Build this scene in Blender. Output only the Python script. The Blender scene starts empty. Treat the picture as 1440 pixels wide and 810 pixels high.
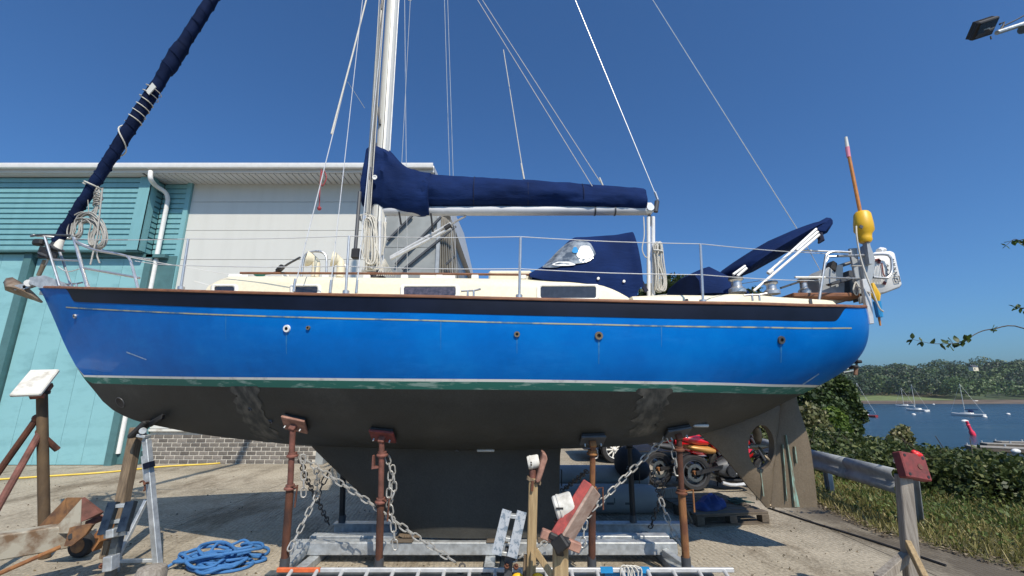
import bpy, bmesh, math, random
import numpy as np
from mathutils import Vector, Matrix, noise as mnoise
random.seed(7); np.random.seed(7)
SC = bpy.context.scene
COL = SC.collection
R = math.radians
# ------------------------------------------------------------------ camera, sun, sky, exposure
K = 1.7/1.5
CAM_H = 1.7
FOC = 608.0
PITCH = math.atan(143.0/608.0)
SP, CP = math.sin(PITCH), math.cos(PITCH)
cam = bpy.data.cameras.new('camera')
cam.sensor_width = 36.0; cam.lens = 36.0*FOC/1440.0
cam.clip_start = 0.05; cam.clip_end = 6000
camo = bpy.data.objects.new('camera', cam); COL.objects.link(camo)
camo.location = (0, 0, CAM_H); camo.rotation_euler = (math.pi/2+PITCH, 0, 0)
SC.camera = camo
SUN_TO = Vector((0.32, -0.78, 1.0)).normalized()
sun = bpy.data.lights.new('sun', 'SUN'); sun.energy = 4.9; sun.angle = R(0.5); sun.color = (1.0, 0.90, 0.75)
suno = bpy.data.objects.new('sun', sun); COL.objects.link(suno)
suno.location = (6, -10, 20); suno.rotation_euler = SUN_TO.to_track_quat('Z', 'Y').to_euler()
world = bpy.data.worlds.new('World'); SC.world = world; world.use_nodes = True
wn = world.node_tree.nodes; wl = world.node_tree.links
sky = wn.new('ShaderNodeTexSky'); sky.sky_type = 'NISHITA'; sky.sun_disc = False
sky.sun_elevation = math.asin(SUN_TO.z); sky.sun_rotation = math.atan2(SUN_TO.x, SUN_TO.y)
sky.altitude = 0; sky.air_density = 1.0; sky.dust_density = 1.7; sky.ozone_density = 3.0
wn['Background'].inputs[1].default_value = 0.10
tint = wn.new('ShaderNodeMix'); tint.data_type = 'RGBA'; tint.blend_type = 'MULTIPLY'; tint.inputs[0].default_value = 1.0; tint.inputs[7].default_value = (.56, .96, 1.36, 1)   # clear blue summer sky
wl.new(sky.outputs[0], tint.inputs[6]); wl.new(tint.outputs[2], wn['Background'].inputs[0])
SC.view_settings.view_transform = 'Standard'; SC.view_settings.look = 'None'
SC.view_settings.exposure = 0.0; SC.view_settings.gamma = 1.0
SC.cycles.max_bounces = 6; SC.cycles.transparent_max_bounces = 12

# ------------------------------------------------------------------ placing helpers
def ray(px, py):
    u = (px-720)/FOC; w = (405-py)/FOC
    return Vector((u, CP-w*SP, SP+w*CP))
def P(px, py, D):                      # point seen at a pixel of the photograph, at distance D along Y
    r = ray(px, py); return Vector((0, 0, CAM_H)) + r*(D/r.y)
def G(px, py, z=0.0):                  # point on the level z seen at a pixel
    r = ray(px, py); return Vector((0, 0, CAM_H)) + r*((z-CAM_H)/r.z)
def mpp(px, py, D):                    # metres per pixel there
    p = P(px, py, D); return (p.y*CP+(p.z-CAM_H)*SP)/FOC
YC = 5.0

# ------------------------------------------------------------------ object helpers
WL = {}
def tag(o, label=None, cat=None, group=None, kind=None):
    if label: o['label'] = label
    if cat: o['category'] = cat
    if group: o['group'] = group
    if kind: o['kind'] = kind
    return o
def link(o, loc, parent):
    COL.objects.link(o); WL[o.name] = Vector(loc)
    if parent is not None:
        o.parent = parent
        o.location = Vector(loc)-WL[parent.name]
    else: o.location = loc
    return o
def thing(name, label, cat, loc, group=None, kind=None):
    o = bpy.data.objects.new(name, None); o.empty_display_size = .2
    link(o, loc, None); return tag(o, label, cat, group, kind)
def copy_tree(o, shift, label=None, group=None):
    c = o.copy(); COL.objects.link(c); c.location = o.location+Vector(shift); WL[c.name] = WL[o.name]+Vector(shift)
    if label: c['label'] = label
    if group: c['group'] = group
    def rec(src, dst):
        for ch in list(src.children):
            d = ch.copy(); COL.objects.link(d); d.parent = dst; WL[d.name] = WL[ch.name]+Vector(shift); rec(ch, d)
    rec(o, c); return c
def frame(d, up=Vector((0, 0, 1))):
    d = Vector(d).normalized()
    if abs(d.dot(up)) > .98: up = Vector((1, 0, 0))
    s = d.cross(up).normalized(); t = s.cross(d).normalized()
    return s, t
class MB:
    def __init__(s): s.v = []; s.f = []; s.m = []; s.mi = 0
    def _add(s, vs, fs):
        n = len(s.v); s.v += [tuple(v) for v in vs]
        s.f += [tuple(i+n for i in f) for f in fs]; s.m += [s.mi]*len(fs); return s
    def box(s, c, size, ax=None):
        c = Vector(c); hx, hy, hz = size[0]/2, size[1]/2, size[2]/2
        X, Y, Z = ax if ax else (Vector((1, 0, 0)), Vector((0, 1, 0)), Vector((0, 0, 1)))
        vs = [c+X*(hx*i)+Y*(hy*j)+Z*(hz*k) for i in (-1, 1) for j in (-1, 1) for k in (-1, 1)]
        return s._add(vs, [(0, 1, 3, 2), (4, 6, 7, 5), (0, 4, 5, 1), (2, 3, 7, 6), (0, 2, 6, 4), (1, 5, 7, 3)])
    def bar(s, a, b, w, h, up=Vector((0, 0, 1)), w2=None, h2=None):   # rectangular bar from a to b
        a, b = Vector(a), Vector(b); sd, t = frame(b-a, up)
        w2 = w if w2 is None else w2; h2 = h if h2 is None else h2
        vs = [a+sd*(i*w/2)+t*(j*h/2) for i, j in ((-1, -1), (1, -1), (1, 1), (-1, 1))] + \
             [b+sd*(i*w2/2)+t*(j*h2/2) for i, j in ((-1, -1), (1, -1), (1, 1), (-1, 1))]
        return s._add(vs, [(3, 2, 1, 0), (4, 5, 6, 7)]+[(i, (i+1) % 4, (i+1) % 4+4, i+4) for i in range(4)])
    def tube(s, pts, r, n=8, cap=True, closed=False, rad2=None):
        pts = [Vector(p) for p in pts]; m = len(pts)
        rs = r if isinstance(r, (list, tuple)) else [r]*m
        vs = []; sd = None
        for i, p in enumerate(pts):
            a = pts[i-1] if (i > 0 or closed) else pts[i]; b = pts[(i+1) % m] if (i < m-1 or closed) else pts[i]
            d = (b-a); d = d.normalized() if d.length > 1e-9 else Vector((0, 0, 1))
            if sd is None: sd, t = frame(d)
            else:
                sd = sd-d*sd.dot(d)
                if sd.length < 1e-6: sd, t = frame(d)
                sd.normalize(); t = sd.cross(d).normalized()
            for k in range(n):
                an = 2*math.pi*k/n
                vs.append(p+sd*(math.cos(an)*rs[i])+t*(math.sin(an)*rs[i]*(rad2 or 1)))
        fs = []
        for i in range(m if closed else m-1):
            i2 = (i+1) % m
            for k in range(n):
                fs.append((i*n+k, i*n+(k+1) % n, i2*n+(k+1) % n, i2*n+k))
        if cap and not closed: fs += [tuple(range(n-1, -1, -1)), tuple((m-1)*n+k for k in range(n))]
        return s._add(vs, fs)
    def cyl(s, a, b, r, r2=None, n=12): return s.tube([a, b], [r, r if r2 is None else r2], n)
    def prism(s, poly, d):                     # polygon extruded by d
        poly = [Vector(p) for p in poly]; d = Vector(d); n = len(poly)
        return s._add(poly+[p+d for p in poly], [tuple(range(n-1, -1, -1)), tuple(range(n, 2*n))]+[(i, (i+1) % n, (i+1) % n+n, i+n) for i in range(n)])
    def grid(s, rows, flip=False, closed=False):
        n = len(rows[0]); m = len(rows)
        vs = [p for r in rows for p in r]; fs = []
        for i in range(m-1):
            for k in range(n if closed else n-1):
                k2 = (k+1) % n
                f = (i*n+k, i*n+k2, (i+1)*n+k2, (i+1)*n+k); fs.append(f[::-1] if flip else f)
        return s._add(vs, fs)
    def fan(s, ring, flip=False):
        c = sum((Vector(p) for p in ring), Vector())/len(ring); n = len(ring)
        return s._add([c]+list(ring), [((0, 1+(i+1) % n, 1+i) if flip else (0, 1+i, 1+(i+1) % n)) for i in range(n)])
    def lathe(s, c, prof, axis=(0, 0, 1), n=20):      # prof: (radius, height along axis)
        ax = Vector(axis).normalized(); sd, t = frame(ax); c = Vector(c)
        rows = [[c+ax*h+sd*(r*math.cos(2*math.pi*k/n))+t*(r*math.sin(2*math.pi*k/n)) for k in range(n)] for r, h in prof]
        s.grid(rows, closed=True); return s
    def ball(s, c, r, n=12, m=8, sc=(1, 1, 1)):
        c = Vector(c)
        rows = [[c+Vector((r*sc[0]*math.sin(math.pi*j/m)*math.cos(2*math.pi*k/n), r*sc[1]*math.sin(math.pi*j/m)*math.sin(2*math.pi*k/n), r*sc[2]*math.cos(math.pi*j/m))) for k in range(n)] for j in range(m+1)]
        return s.grid(rows, closed=True)
    def mesh(s, name, mats, off=Vector(), sharp=35, merge=0.0, smooth=True, recalc=True, bevel=0):
        me = bpy.data.meshes.new(name)
        me.from_pydata([tuple(Vector(v)-off) for v in s.v], [], s.f)
        for m in (mats if isinstance(mats, (list, tuple)) else [mats]): me.materials.append(m)
        me.polygons.foreach_set('material_index', s.m)
        if merge or recalc or bevel:
            bm = bmesh.new(); bm.from_mesh(me)
            if merge: bmesh.ops.remove_doubles(bm, verts=bm.verts, dist=merge); bmesh.ops.dissolve_degenerate(bm, edges=bm.edges, dist=merge)
            if recalc: bmesh.ops.recalc_face_normals(bm, faces=bm.faces)
            if bevel:
                es = [e for e in bm.edges if len(e.link_faces) == 2 and e.calc_face_angle(0) > R(40)]
                bmesh.ops.bevel(bm, geom=es, offset=bevel, segments=1, profile=.5, affect='EDGES', clamp_overlap=True)
            bm.to_mesh(me); bm.free()
        if smooth:
            me.shade_smooth(); me.set_sharp_from_angle(angle=R(sharp))
        return me
    def build(s, name, mats, parent=None, label=None, **kw):
        v = np.array(s.v); lo, hi = v.min(0), v.max(0)
        loc = Vector(((lo[0]+hi[0])/2, (lo[1]+hi[1])/2, lo[2]))
        o = bpy.data.objects.new(name, s.mesh(name, mats, loc, **kw))
        link(o, loc, parent)
        if label: o['label'] = label
        return o
def quads_obj(name, V, mat, parent=None, kind=None):        # V: (n,4,3) separate quads
    V = np.asarray(V, dtype=np.float32); n = len(V); fl = V.reshape(-1, 3)
    lo, hi = fl.min(0), fl.max(0); loc = np.array([(lo[0]+hi[0])/2, (lo[1]+hi[1])/2, lo[2]], dtype=np.float32)
    fl = fl-loc
    me = bpy.data.meshes.new(name); me.vertices.add(4*n); me.vertices.foreach_set('co', fl.ravel())
    me.loops.add(4*n); me.loops.foreach_set('vertex_index', np.arange(4*n, dtype=np.int32))
    me.polygons.add(n); me.polygons.foreach_set('loop_start', np.arange(0, 4*n, 4, dtype=np.int32))
    me.materials.append(mat); me.update(calc_edges=True); me.validate()
    o = bpy.data.objects.new(name, me); link(o, Vector([float(x) for x in loc]), parent)
    if kind: o['kind'] = kind
    return o
def leaf_quads(C, size, flat=0.0, asp=1.6, jit=.4, N=None, turn=.5):           # random leaf shapes round centres C
    C = np.asarray(C); n = len(C); rng = np.random
    a = rng.normal(size=(n, 3))
    if N is not None:
        M_ = N+turn*rng.normal(size=(n, 3)); M_ /= np.linalg.norm(M_, axis=1)[:, None]; a -= M_*(a*M_).sum(1)[:, None]
    a /= np.linalg.norm(a, axis=1)[:, None]
    b = rng.normal(size=(n, 3)) if N is None else np.cross(M_, a); b[:, 2] *= (1-flat); b -= a*(a*b).sum(1)[:, None]; b /= np.linalg.norm(b, axis=1)[:, None]
    nrm = np.cross(a, b)
    s = size*(1-jit+2*jit*rng.rand(n))[:, None]
    A = a*s*asp*.5; B = b*s*.5; bend = nrm*s*.12
    return np.stack([C-A, C+B+bend-A*.15, C+A, C-B+bend-A*.15], 1)
def interp(tab):
    xs = [t[0] for t in tab]; ys = [t[1] for t in tab]
    # monotone cubic
    n = len(xs); d = [(ys[i+1]-ys[i])/(xs[i+1]-xs[i]) for i in range(n-1)]
    m = [d[0]]+[0 if d[i-1]*d[i] <= 0 else 2*d[i-1]*d[i]/(d[i-1]+d[i]) for i in range(1, n-1)]+[d[-1]]
    def f(x):
        if x <= xs[0]: return ys[0]
        if x >= xs[-1]: return ys[-1]
        i = max(j for j in range(n-1) if xs[j] <= x); h = xs[i+1]-xs[i]; t = (x-xs[i])/h
        return (1+2*t)*(1-t)**2*ys[i]+t*(1-t)**2*h*m[i]+t*t*(3-2*t)*ys[i+1]+t*t*(t-1)*h*m[i+1]
    return f
def bez(p0, p1, p2, p3, n):
    return [Vector(p0)*(1-t)**3+Vector(p1)*(3*t*(1-t)**2)+Vector(p2)*(3*t*t*(1-t))+Vector(p3)*t**3 for t in [i/(n-1) for i in range(n)]]
def smooth_path(pts, n=8, closed=False):
    pts = [Vector(p) for p in pts]; out = []; m = len(pts)
    for i in range(m if closed else m-1):
        p0 = pts[i-1] if (i > 0 or closed) else pts[0]; p1 = pts[i]; p2 = pts[(i+1) % m]; p3 = pts[(i+2) % m] if (i+2 < m or closed) else pts[-1]
        for k in range(n):
            t = k/n
            out.append(.5*((2*p1)+(p2-p0)*t+(2*p0-5*p1+4*p2-p3)*t*t+(3*p1-p0-3*p2+p3)*t**3))
    if not closed: out.append(pts[-1])
    return out

# ------------------------------------------------------------------ materials
def newmat(name):
    m = bpy.data.materials.new(name); m.use_nodes = True
    return m, m.node_tree.nodes, m.node_tree.links, m.node_tree.nodes['Principled BSDF']
def ramp(nt, stops):
    r = nt.new('ShaderNodeValToRGB'); e = r.color_ramp.elements
    e[0].position, e[0].color = stops[0][0], (*stops[0][1], 1); e[1].position, e[1].color = stops[-1][0], (*stops[-1][1], 1)
    for p, c in stops[1:-1]:
        q = e.new(p); q.color = (*c, 1)
    return r
def noise_node(nt, nl, scale, detail=5, rough=.6, vec=None, stretch=None, coord='Object'):
    tc = nt.new('ShaderNodeTexCoord'); n = nt.new('ShaderNodeTexNoise')
    n.inputs['Scale'].default_value = scale; n.inputs['Detail'].default_value = detail; n.inputs['Roughness'].default_value = rough
    src = tc.outputs[coord]
    if stretch:
        mp = nt.new('ShaderNodeMapping'); mp.inputs['Scale'].default_value = stretch; nl.new(src, mp.inputs[0]); src = mp.outputs[0]
    nl.new(src, n.inputs['Vector']); return n
def mix(nt, nl, fac, a, b, mode='MIX'):
    m = nt.new('ShaderNodeMix'); m.data_type = 'RGBA'; m.blend_type = mode
    for s, v in ((m.inputs[0], fac), (m.inputs[6], a), (m.inputs[7], b)):
        if hasattr(v, 'is_linked') or hasattr(v, 'links'): nl.new(v, s)
        elif isinstance(v, (int, float)): s.default_value = v
        else: s.default_value = (*v, 1)
    return m.outputs[2]
def mat(name, c, rough=.5, metal=0.0, var=.15, scale=6, bump=0.0, bscale=40, c2=None, lo=.35, hi=.65, stretch=None, coat=0.0, spec=.5, detail=5, bstretch=None, rvar=0.0, bdist=.01):
    m, nt, nl, b = newmat(name)
    if c2 is None: c2 = tuple(x*(1-var) for x in c); c1 = tuple(min(1, x*(1+var*.5)) for x in c)
    else: c1 = c
    n = noise_node(nt, nl, scale, detail, stretch=stretch)
    r = ramp(nt, [(lo, c2), (hi, c1)]); nl.new(n.outputs[0], r.inputs[0]); nl.new(r.outputs[0], b.inputs['Base Color'])
    b.inputs['Roughness'].default_value = rough; b.inputs['Metallic'].default_value = metal
    b.inputs['Coat Weight'].default_value = coat; b.inputs['Specular IOR Level'].default_value = spec
    if rvar:
        mr = nt.new('ShaderNodeMapRange'); mr.inputs['To Min'].default_value = max(0, rough-rvar); mr.inputs['To Max'].default_value = min(1, rough+rvar)
        nl.new(n.outputs[0], mr.inputs[0]); nl.new(mr.outputs[0], b.inputs['Roughness'])
    if bump:
        n2 = noise_node(nt, nl, bscale, 4, stretch=bstretch); bp = nt.new('ShaderNodeBump'); bp.inputs['Strength'].default_value = bump; bp.inputs['Distance'].default_value = bdist
        nl.new(n2.outputs[0], bp.inputs['Height']); nl.new(bp.outputs[0], b.inputs['Normal'])
    return m
def rope_mat(name, c, c2, scale=180):
    m, nt, nl, b = newmat(name)
    tc = nt.new('ShaderNodeTexCoord'); w = nt.new('ShaderNodeTexWave'); w.bands_direction = 'DIAGONAL'
    w.inputs['Scale'].default_value = scale; w.inputs['Distortion'].default_value = 2
    nl.new(tc.outputs['Object'], w.inputs['Vector']); r = ramp(nt, [(.2, c2), (.7, c)]); nl.new(w.outputs[0], r.inputs[0]); nl.new(r.outputs[0], b.inputs['Base Color'])
    b.inputs['Roughness'].default_value = .75
    return m
def leaf_mat(name, c1, c2, c3=None, trans=.25):
    m, nt, nl, b = newmat(name)
    g = nt.new('ShaderNodeNewGeometry'); st = [(0, c1), (1, c2)] if c3 is None else [(0, c1), (.8, c2), (1, c3)]
    r = ramp(nt, st); nl.new(g.outputs['Random Per Island'], r.inputs[0]); nl.new(r.outputs[0], b.inputs['Base Color'])
    b.inputs['Roughness'].default_value = .55
    t = nt.new('ShaderNodeBsdfTranslucent'); nl.new(r.outputs[0], t.inputs[0]); mx = nt.new('ShaderNodeMixShader'); mx.inputs[0].default_value = trans
    nl.new(b.outputs[0], mx.inputs[1]); nl.new(t.outputs[0], mx.inputs[2]); nl.new(mx.outputs[0], nt['Material Output'].inputs[0])
    return m
M = {}
M['stainless'] = mat('stainless', (.60, .60, .60), .38, .8, .15, 20)
M['wire'] = mat('wire', (.75, .75, .74), .35, .35, .1)
M['alu'] = mat('alu', (.60, .61, .62), .5, .35, .15, 12, .05)
M['mast'] = mat('mast', (.68, .67, .62), .4, .15, .08, 3, stretch=(1, 1, .2))
M['galv'] = mat('galv', (.50, .53, .55), .5, .55, .25, 14, .08, 60, rvar=.15)
M['galv_worn'] = mat('galv_worn', (.40, .42, .44), .45, .3, c2=(.16, .2, .24), scale=22, lo=.42, hi=.5, bump=.2)
M['rust'] = mat('rust', (.16, .06, .032), .85, .1, c2=(.055, .026, .02), scale=9, bump=.35, bscale=70, stretch=(1, 1, .35))
M['rust_orange'] = mat('rust_orange', (.36, .17, .06), .85, .1, c2=(.14, .055, .03), scale=10, bump=.3, bscale=60, stretch=(1, 1, .4))
M['rust_red'] = mat('rust_red', (.22, .085, .065), .8, 0, c2=(.09, .04, .03), scale=9, bump=.2)
M['red_pad'] = mat('red_pad', (.42, .07, .06), .7, 0, c2=(.2, .05, .045), scale=16, bump=.3, bscale=90)
M['dark_red_pad'] = mat('dark_red_pad', (.22, .04, .04), .7, 0, c2=(.11, .03, .03), scale=16, bump=.3, bscale=90)
M['pink_wood'] = mat('pink_wood', (.40, .22, .165), .8, 0, c2=(.20, .10, .075), scale=12, bump=.2)
M['black'] = mat('black', (.018, .018, .02), .6, 0, .3, 10, .1)
M['rubber'] = mat('rubber', (.022, .022, .024), .75, 0, .3, 10, .2)
M['wood_tan'] = mat('wood_tan', (.42, .31, .17), .8, 0, c2=(.27, .19, .10), scale=7, stretch=(8, 8, .6), bump=.3, bscale=30, bstretch=(8, 8, .6))
M['wood_grey'] = mat('wood_grey', (.33, .30, .26), .85, 0, c2=(.19, .165, .14), scale=7, stretch=(8, 8, .6), bump=.35, bscale=30, bstretch=(8, 8, .6))
M['wood_brown'] = mat('wood_brown', (.23, .17, .11), .85, 0, c2=(.11, .08, .055), scale=8, stretch=(8, 8, .6), bump=.4, bscale=30, bstretch=(8, 8, .6))
M['wood_dark'] = mat('wood_dark', (.15, .12, .09), .9, 0, c2=(.075, .06, .045), scale=6, stretch=(.6, 8, 8), bump=.4, bscale=20)
M['teak'] = mat('teak', (.24, .10, .045), .6, 0, c2=(.13, .055, .03), scale=14, stretch=(.5, 4, 4), bump=.1)
M['gel_cream'] = mat('gel_cream', (.76, .69, .52), .5, 0, .07, 40, .12, 220)
M['gel_white'] = mat('gel_white', (.80, .78, .72), .35, 0, .06, 8)
M['white'] = mat('white', (.80, .80, .79), .4, 0, .07, 8)
M['white_dirty'] = mat('white_dirty', (.66, .65, .60), .6, 0, c2=(.38, .35, .30), scale=7, lo=.3, hi=.5, bump=.05)
M['canvas'] = mat('canvas', (.006, .020, .085), .85, 0, .25, 2.5, .4, 4, bstretch=(.8, 1, 2.5), spec=.12, bdist=.04)
M['canvas_dark'] = mat('canvas_dark', (.010, .015, .045), .85, 0, .3, 9, .4, 14)
M['tarp_blue'] = mat('tarp_blue', (.012, .035, .16), .6, 0, .3, 8, .5, 14)
M['black_canvas'] = mat('black_canvas', (.012, .014, .022), .7, 0, .3, 8, .5, 14)
M['glass_dark'] = mat('glass_dark', (.03, .032, .042), .12, 0, .3, 20, coat=.5)
M['curtain'] = mat('curtain', (.10, .085, .11), .25, 0, c2=(.03, .03, .045), scale=30, coat=.6)
M['vinyl'] = mat('vinyl', (.42, .48, .54), .12, 0, c2=(.16, .19, .24), scale=7, coat=.8, bump=.1, bscale=12)
M['rope_white'] = rope_mat('rope_white', (.70, .68, .62), (.42, .40, .35))
M['rope_grey'] = rope_mat('rope_grey', (.46, .45, .42), (.2, .2, .19))
M['rope_blue'] = rope_mat('rope_blue', (.065, .24, .52), (.012, .06, .22), 55)
M['rope_red'] = rope_mat('rope_red', (.45, .06, .07), (.2, .03, .04))
M['hose_yellow'] = mat('hose_yellow', (.70, .50, .06), .5)
M['yellow'] = mat('yellow', (.80, .47, .02), .45, 0, .1)
M['orange_pole'] = mat('orange_pole', (.55, .21, .04), .5, 0, .2, 20)
M['pink'] = mat('pink', (.75, .25, .36), .6)
M['bronze'] = mat('bronze', (.24, .19, .13), .5, .5, .25, 14)
M['grey_paint'] = mat('grey_paint', (.36, .39, .42), .5, .1, .12, 6)
M['dark_grey'] = mat('dark_grey', (.07, .075, .085), .5, .1, .2, 8)
M['blue_tape'] = mat('blue_tape', (.02, .25, .55), .4)
M['orange_paint'] = mat('orange_paint', (.62, .13, .04), .5, 0, .25, 20)
M['plough'] = mat('plough', (.30, .24, .18), .65, .3, c2=(.17, .11, .07), scale=9, bump=.15)
M['teal'] = mat('teal', (.19, .405, .44), .5, 0, c2=(.155, .34, .37), scale=1.4, lo=.3, hi=.55, stretch=(2.5, 1, .5), detail=8)
M['teal_door'] = mat('teal_door', (.235, .47, .505), .55, 0, c2=(.165, .35, .38), scale=2.2, lo=.28, hi=.52, bump=.03, bscale=8, stretch=(.5, 1, 1.4), detail=9)
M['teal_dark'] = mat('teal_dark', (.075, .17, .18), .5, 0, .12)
M['clad_white'] = mat('clad_white', (.61, .615, .585), .55, 0, c2=(.575, .58, .55), scale=1.5, lo=.3, hi=.55, bump=.02, bscale=6, stretch=(2.5, 1, .35), detail=8)
M['soffit'] = mat('soffit', (.66, .67, .68), .55, 0, .05, 2)
M['flap'] = mat('flap', (.34, .36, .36), .5, 0, c2=(.22, .235, .235), scale=1.2, bump=.06, bscale=5)
M['pad_face'] = mat('pad_face', (.45, .34, .28), .85, 0, c2=(.28, .18, .14), scale=9, bump=.25, stretch=(1, 1, 2))
M['canvas_furl'] = mat('canvas_furl', (.005, .013, .048), .85, 0, .35, 3, .5, 6, spec=.12, bdist=.03)
M['brick'] = None
# ------------------------------------------------------------------ the ground, yard, water and far shore
WATER_Z = -5.9
def edge_x(y):                         # right edge of the concrete yard
    return 4.62+.02*max(0, y-7)+.15*math.sin(y*.9) if y > 5.6 else 4.62+(5.6-y)*.33
def terrain_z(x, y):
    d = x-(7.6+.33*max(0, y-7)-.15*max(0, 5-y)) if y < 300 else -1
    z = -.02
    if d > 0: z -= min(9.0, (d/17.0)**1.1*9.0)
    if x < edge_x(y)+.05 or y < -20: z = min(z, -.05)
    else:
        e = min(1, max(0, (x-edge_x(y)-.15)/.8))
        z += .05*e*(1+mnoise.noise((x*.8, y*.8, 0)))
    return z
def ground_material():
    m, nt, nl, b = newmat('verge_soil')
    n = noise_node(nt, nl, 1.3, 8, .7); r = ramp(nt, [(.3, (.06, .06, .03)), (.5, (.13, .12, .06)), (.7, (.2, .17, .10))])
    nl.new(n.outputs[0], r.inputs[0]); nl.new(r.outputs[0], b.inputs['Base Color']); b.inputs['Roughness'].default_value = .95
    n2 = noise_node(nt, nl, 14, 6); bp = nt.new('ShaderNodeBump'); bp.inputs['Strength'].default_value = .6; bp.inputs['Distance'].default_value = .05
    nl.new(n2.outputs[0], bp.inputs['Height']); nl.new(bp.outputs[0], b.inputs['Normal']); return m
mb = MB()
def axis(lo, hi, fine_lo, fine_hi, fine, coarse):
    a = list(np.arange(fine_lo, fine_hi+1e-6, fine)); x = fine_hi; s = fine
    while x < hi: s = min(s*1.35, coarse); x += s; a.append(x)
    x = fine_lo; s = fine
    while x > lo: s = min(s*1.35, coarse); x -= s; a.insert(0, x)
    return a
xs = axis(-1500, 2000, 2, 14, .4, 400); ys = axis(-400, 2500, -2, 22, .5, 400)
mb.grid([[Vector((x, y, terrain_z(x, y))) for x in xs] for y in ys])
tag(mb.build('ground', ground_material(), sharp=180), 'bare soil and grass bank round the yard', kind='structure')

def concrete_material():
    m, nt, nl, b = newmat('brushed_concrete')
    tc = nt.new('ShaderNodeTexCoord'); geo = nt.new('ShaderNodeNewGeometry'); pos = geo.outputs['Position']
    def ns(scale, det=6, rough=.65, st=None):
        n = nt.new('ShaderNodeTexNoise'); n.inputs['Scale'].default_value = scale; n.inputs['Detail'].default_value = det; n.inputs['Roughness'].default_value = rough
        if st:
            mp = nt.new('ShaderNodeMapping'); mp.inputs['Scale'].default_value = st; nl.new(pos, mp.inputs[0]); nl.new(mp.outputs[0], n.inputs['Vector'])
        else: nl.new(pos, n.inputs['Vector'])
        return n
    n1 = ns(.55, 8, .7); r1 = ramp(nt, [(.32, (.23, .202, .155)), (.5, (.39, .345, .27)), (.68, (.48, .425, .335))]); nl.new(n1.outputs[0], r1.inputs[0])
    n2 = ns(28, 6, .8); r2 = ramp(nt, [(.34, (.5, .5, .5)), (.6, (1.1, 1.1, 1.1))]); nl.new(n2.outputs[0], r2.inputs[0])
    c = mix(nt, nl, 1.0, r1.outputs[0], r2.outputs[0], 'MULTIPLY')
    n3 = ns(1.1, 7, .75, (1, .45, 1)); r3 = ramp(nt, [(.50, (0, 0, 0)), (.62, (1, 1, 1))]); nl.new(n3.outputs[0], r3.inputs[0])
    c = mix(nt, nl, r3.outputs[0], c, mix(nt, nl, 1.0, c, (.55, .52, .49), 'MULTIPLY'))
    # old oil and soil marks near the verge
    sx = nt.new('ShaderNodeSeparateXYZ'); nl.new(pos, sx.inputs[0])
    mr = nt.new('ShaderNodeMapRange'); mr.inputs[1].default_value = 3.1; mr.inputs[2].default_value = 4.7; nl.new(sx.outputs[0], mr.inputs[0])
    n4 = ns(1.6, 7, .7, (1, .6, 1)); ad = nt.new('ShaderNodeMath'); ad.operation = 'MULTIPLY'; nl.new(mr.outputs[0], ad.inputs[0]); nl.new(n4.outputs[0], ad.inputs[1])
    r4 = ramp(nt, [(.20, (0, 0, 0)), (.44, (.9, .9, .9))]); nl.new(ad.outputs[0], r4.inputs[0])
    c = mix(nt, nl, r4.outputs[0], c, (.095, .08, .062))
    nl.new(c, b.inputs['Base Color']); b.inputs['Roughness'].default_value = .9; b.inputs['Specular IOR Level'].default_value = .25
    # tamped grooves running away from the camera
    wv = nt.new('ShaderNodeTexWave'); wv.wave_type = 'BANDS'; wv.bands_direction = 'X'; wv.inputs['Scale'].default_value = 5.6; wv.inputs['Distortion'].default_value = 1.6; wv.inputs['Detail'].default_value = 3; wv.inputs['Detail Scale'].default_value = 1.5
    mp = nt.new('ShaderNodeMapping'); mp.inputs['Rotation'].default_value = (0, 0, R(-8)); nl.new(pos, mp.inputs[0]); nl.new(mp.outputs[0], wv.inputs['Vector'])
    n5 = ns(.8, 4); r5 = ramp(nt, [(.35, (.15, .15, .15)), (.6, (1, 1, 1))]); nl.new(n5.outputs[0], r5.inputs[0])
    mu = nt.new('ShaderNodeMath'); mu.operation = 'MULTIPLY'; nl.new(wv.outputs['Fac'], mu.inputs[0]); nl.new(r5.outputs[0], mu.inputs[1])
    bp = nt.new('ShaderNodeBump'); bp.inputs['Strength'].default_value = .9; bp.inputs['Distance'].default_value = .011; nl.new(mu.outputs[0], bp.inputs['Height'])
    b2 = nt.new('ShaderNodeBump'); b2.inputs['Strength'].default_value = .5; b2.inputs['Distance'].default_value = .006; nl.new(n2.outputs[0], b2.inputs['Height']); nl.new(bp.outputs[0], b2.inputs['Normal'])
    nl.new(b2.outputs[0], b.inputs['Normal']); return m
M['concrete'] = concrete_material()
mb = MB(); ex = [(edge_x(y)-.03, y) for y in np.arange(-8, 30.1, .5)]
mb.grid([[Vector((x, y, -.03)) for x in (-40, e)] for e, y in ex])
yard = mb.build('yard', M['dark_grey']); tag(yard, 'concrete boatyard floor cast in grooved slabs', kind='structure')
xe = [-25, -16.6, -12.47, -8.37, -4.27, -.12, 3.98]; ye = [-6.4, -2.3, 1.8, 5.86, 10.0, 14.2, 22, 30]
for j in range(len(ye)-1):
    y0, y1 = ye[j]+.006, ye[j+1]-.006
    for i in range(len(xe)-1):
        x0, x1 = xe[i]+.006, xe[i+1]-.006
        MB().box(((x0+x1)/2, (y0+y1)/2, -.014), (x1-x0, y1-y0, .028)).build('concrete_slab', M['concrete'], yard, smooth=False)
    yy = np.linspace(y0, y1, 12)
    poly = [Vector((xe[-1]+.006, y0, -.028))]+[Vector((edge_x(y)+.05*mnoise.noise((y*2.3, 0, 3)), y, -.028)) for y in yy]+[Vector((xe[-1]+.006, y1, -.028))]
    MB().prism(poly, (0, 0, .028)).build('concrete_slab', M['concrete'], yard, smooth=False)

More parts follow.
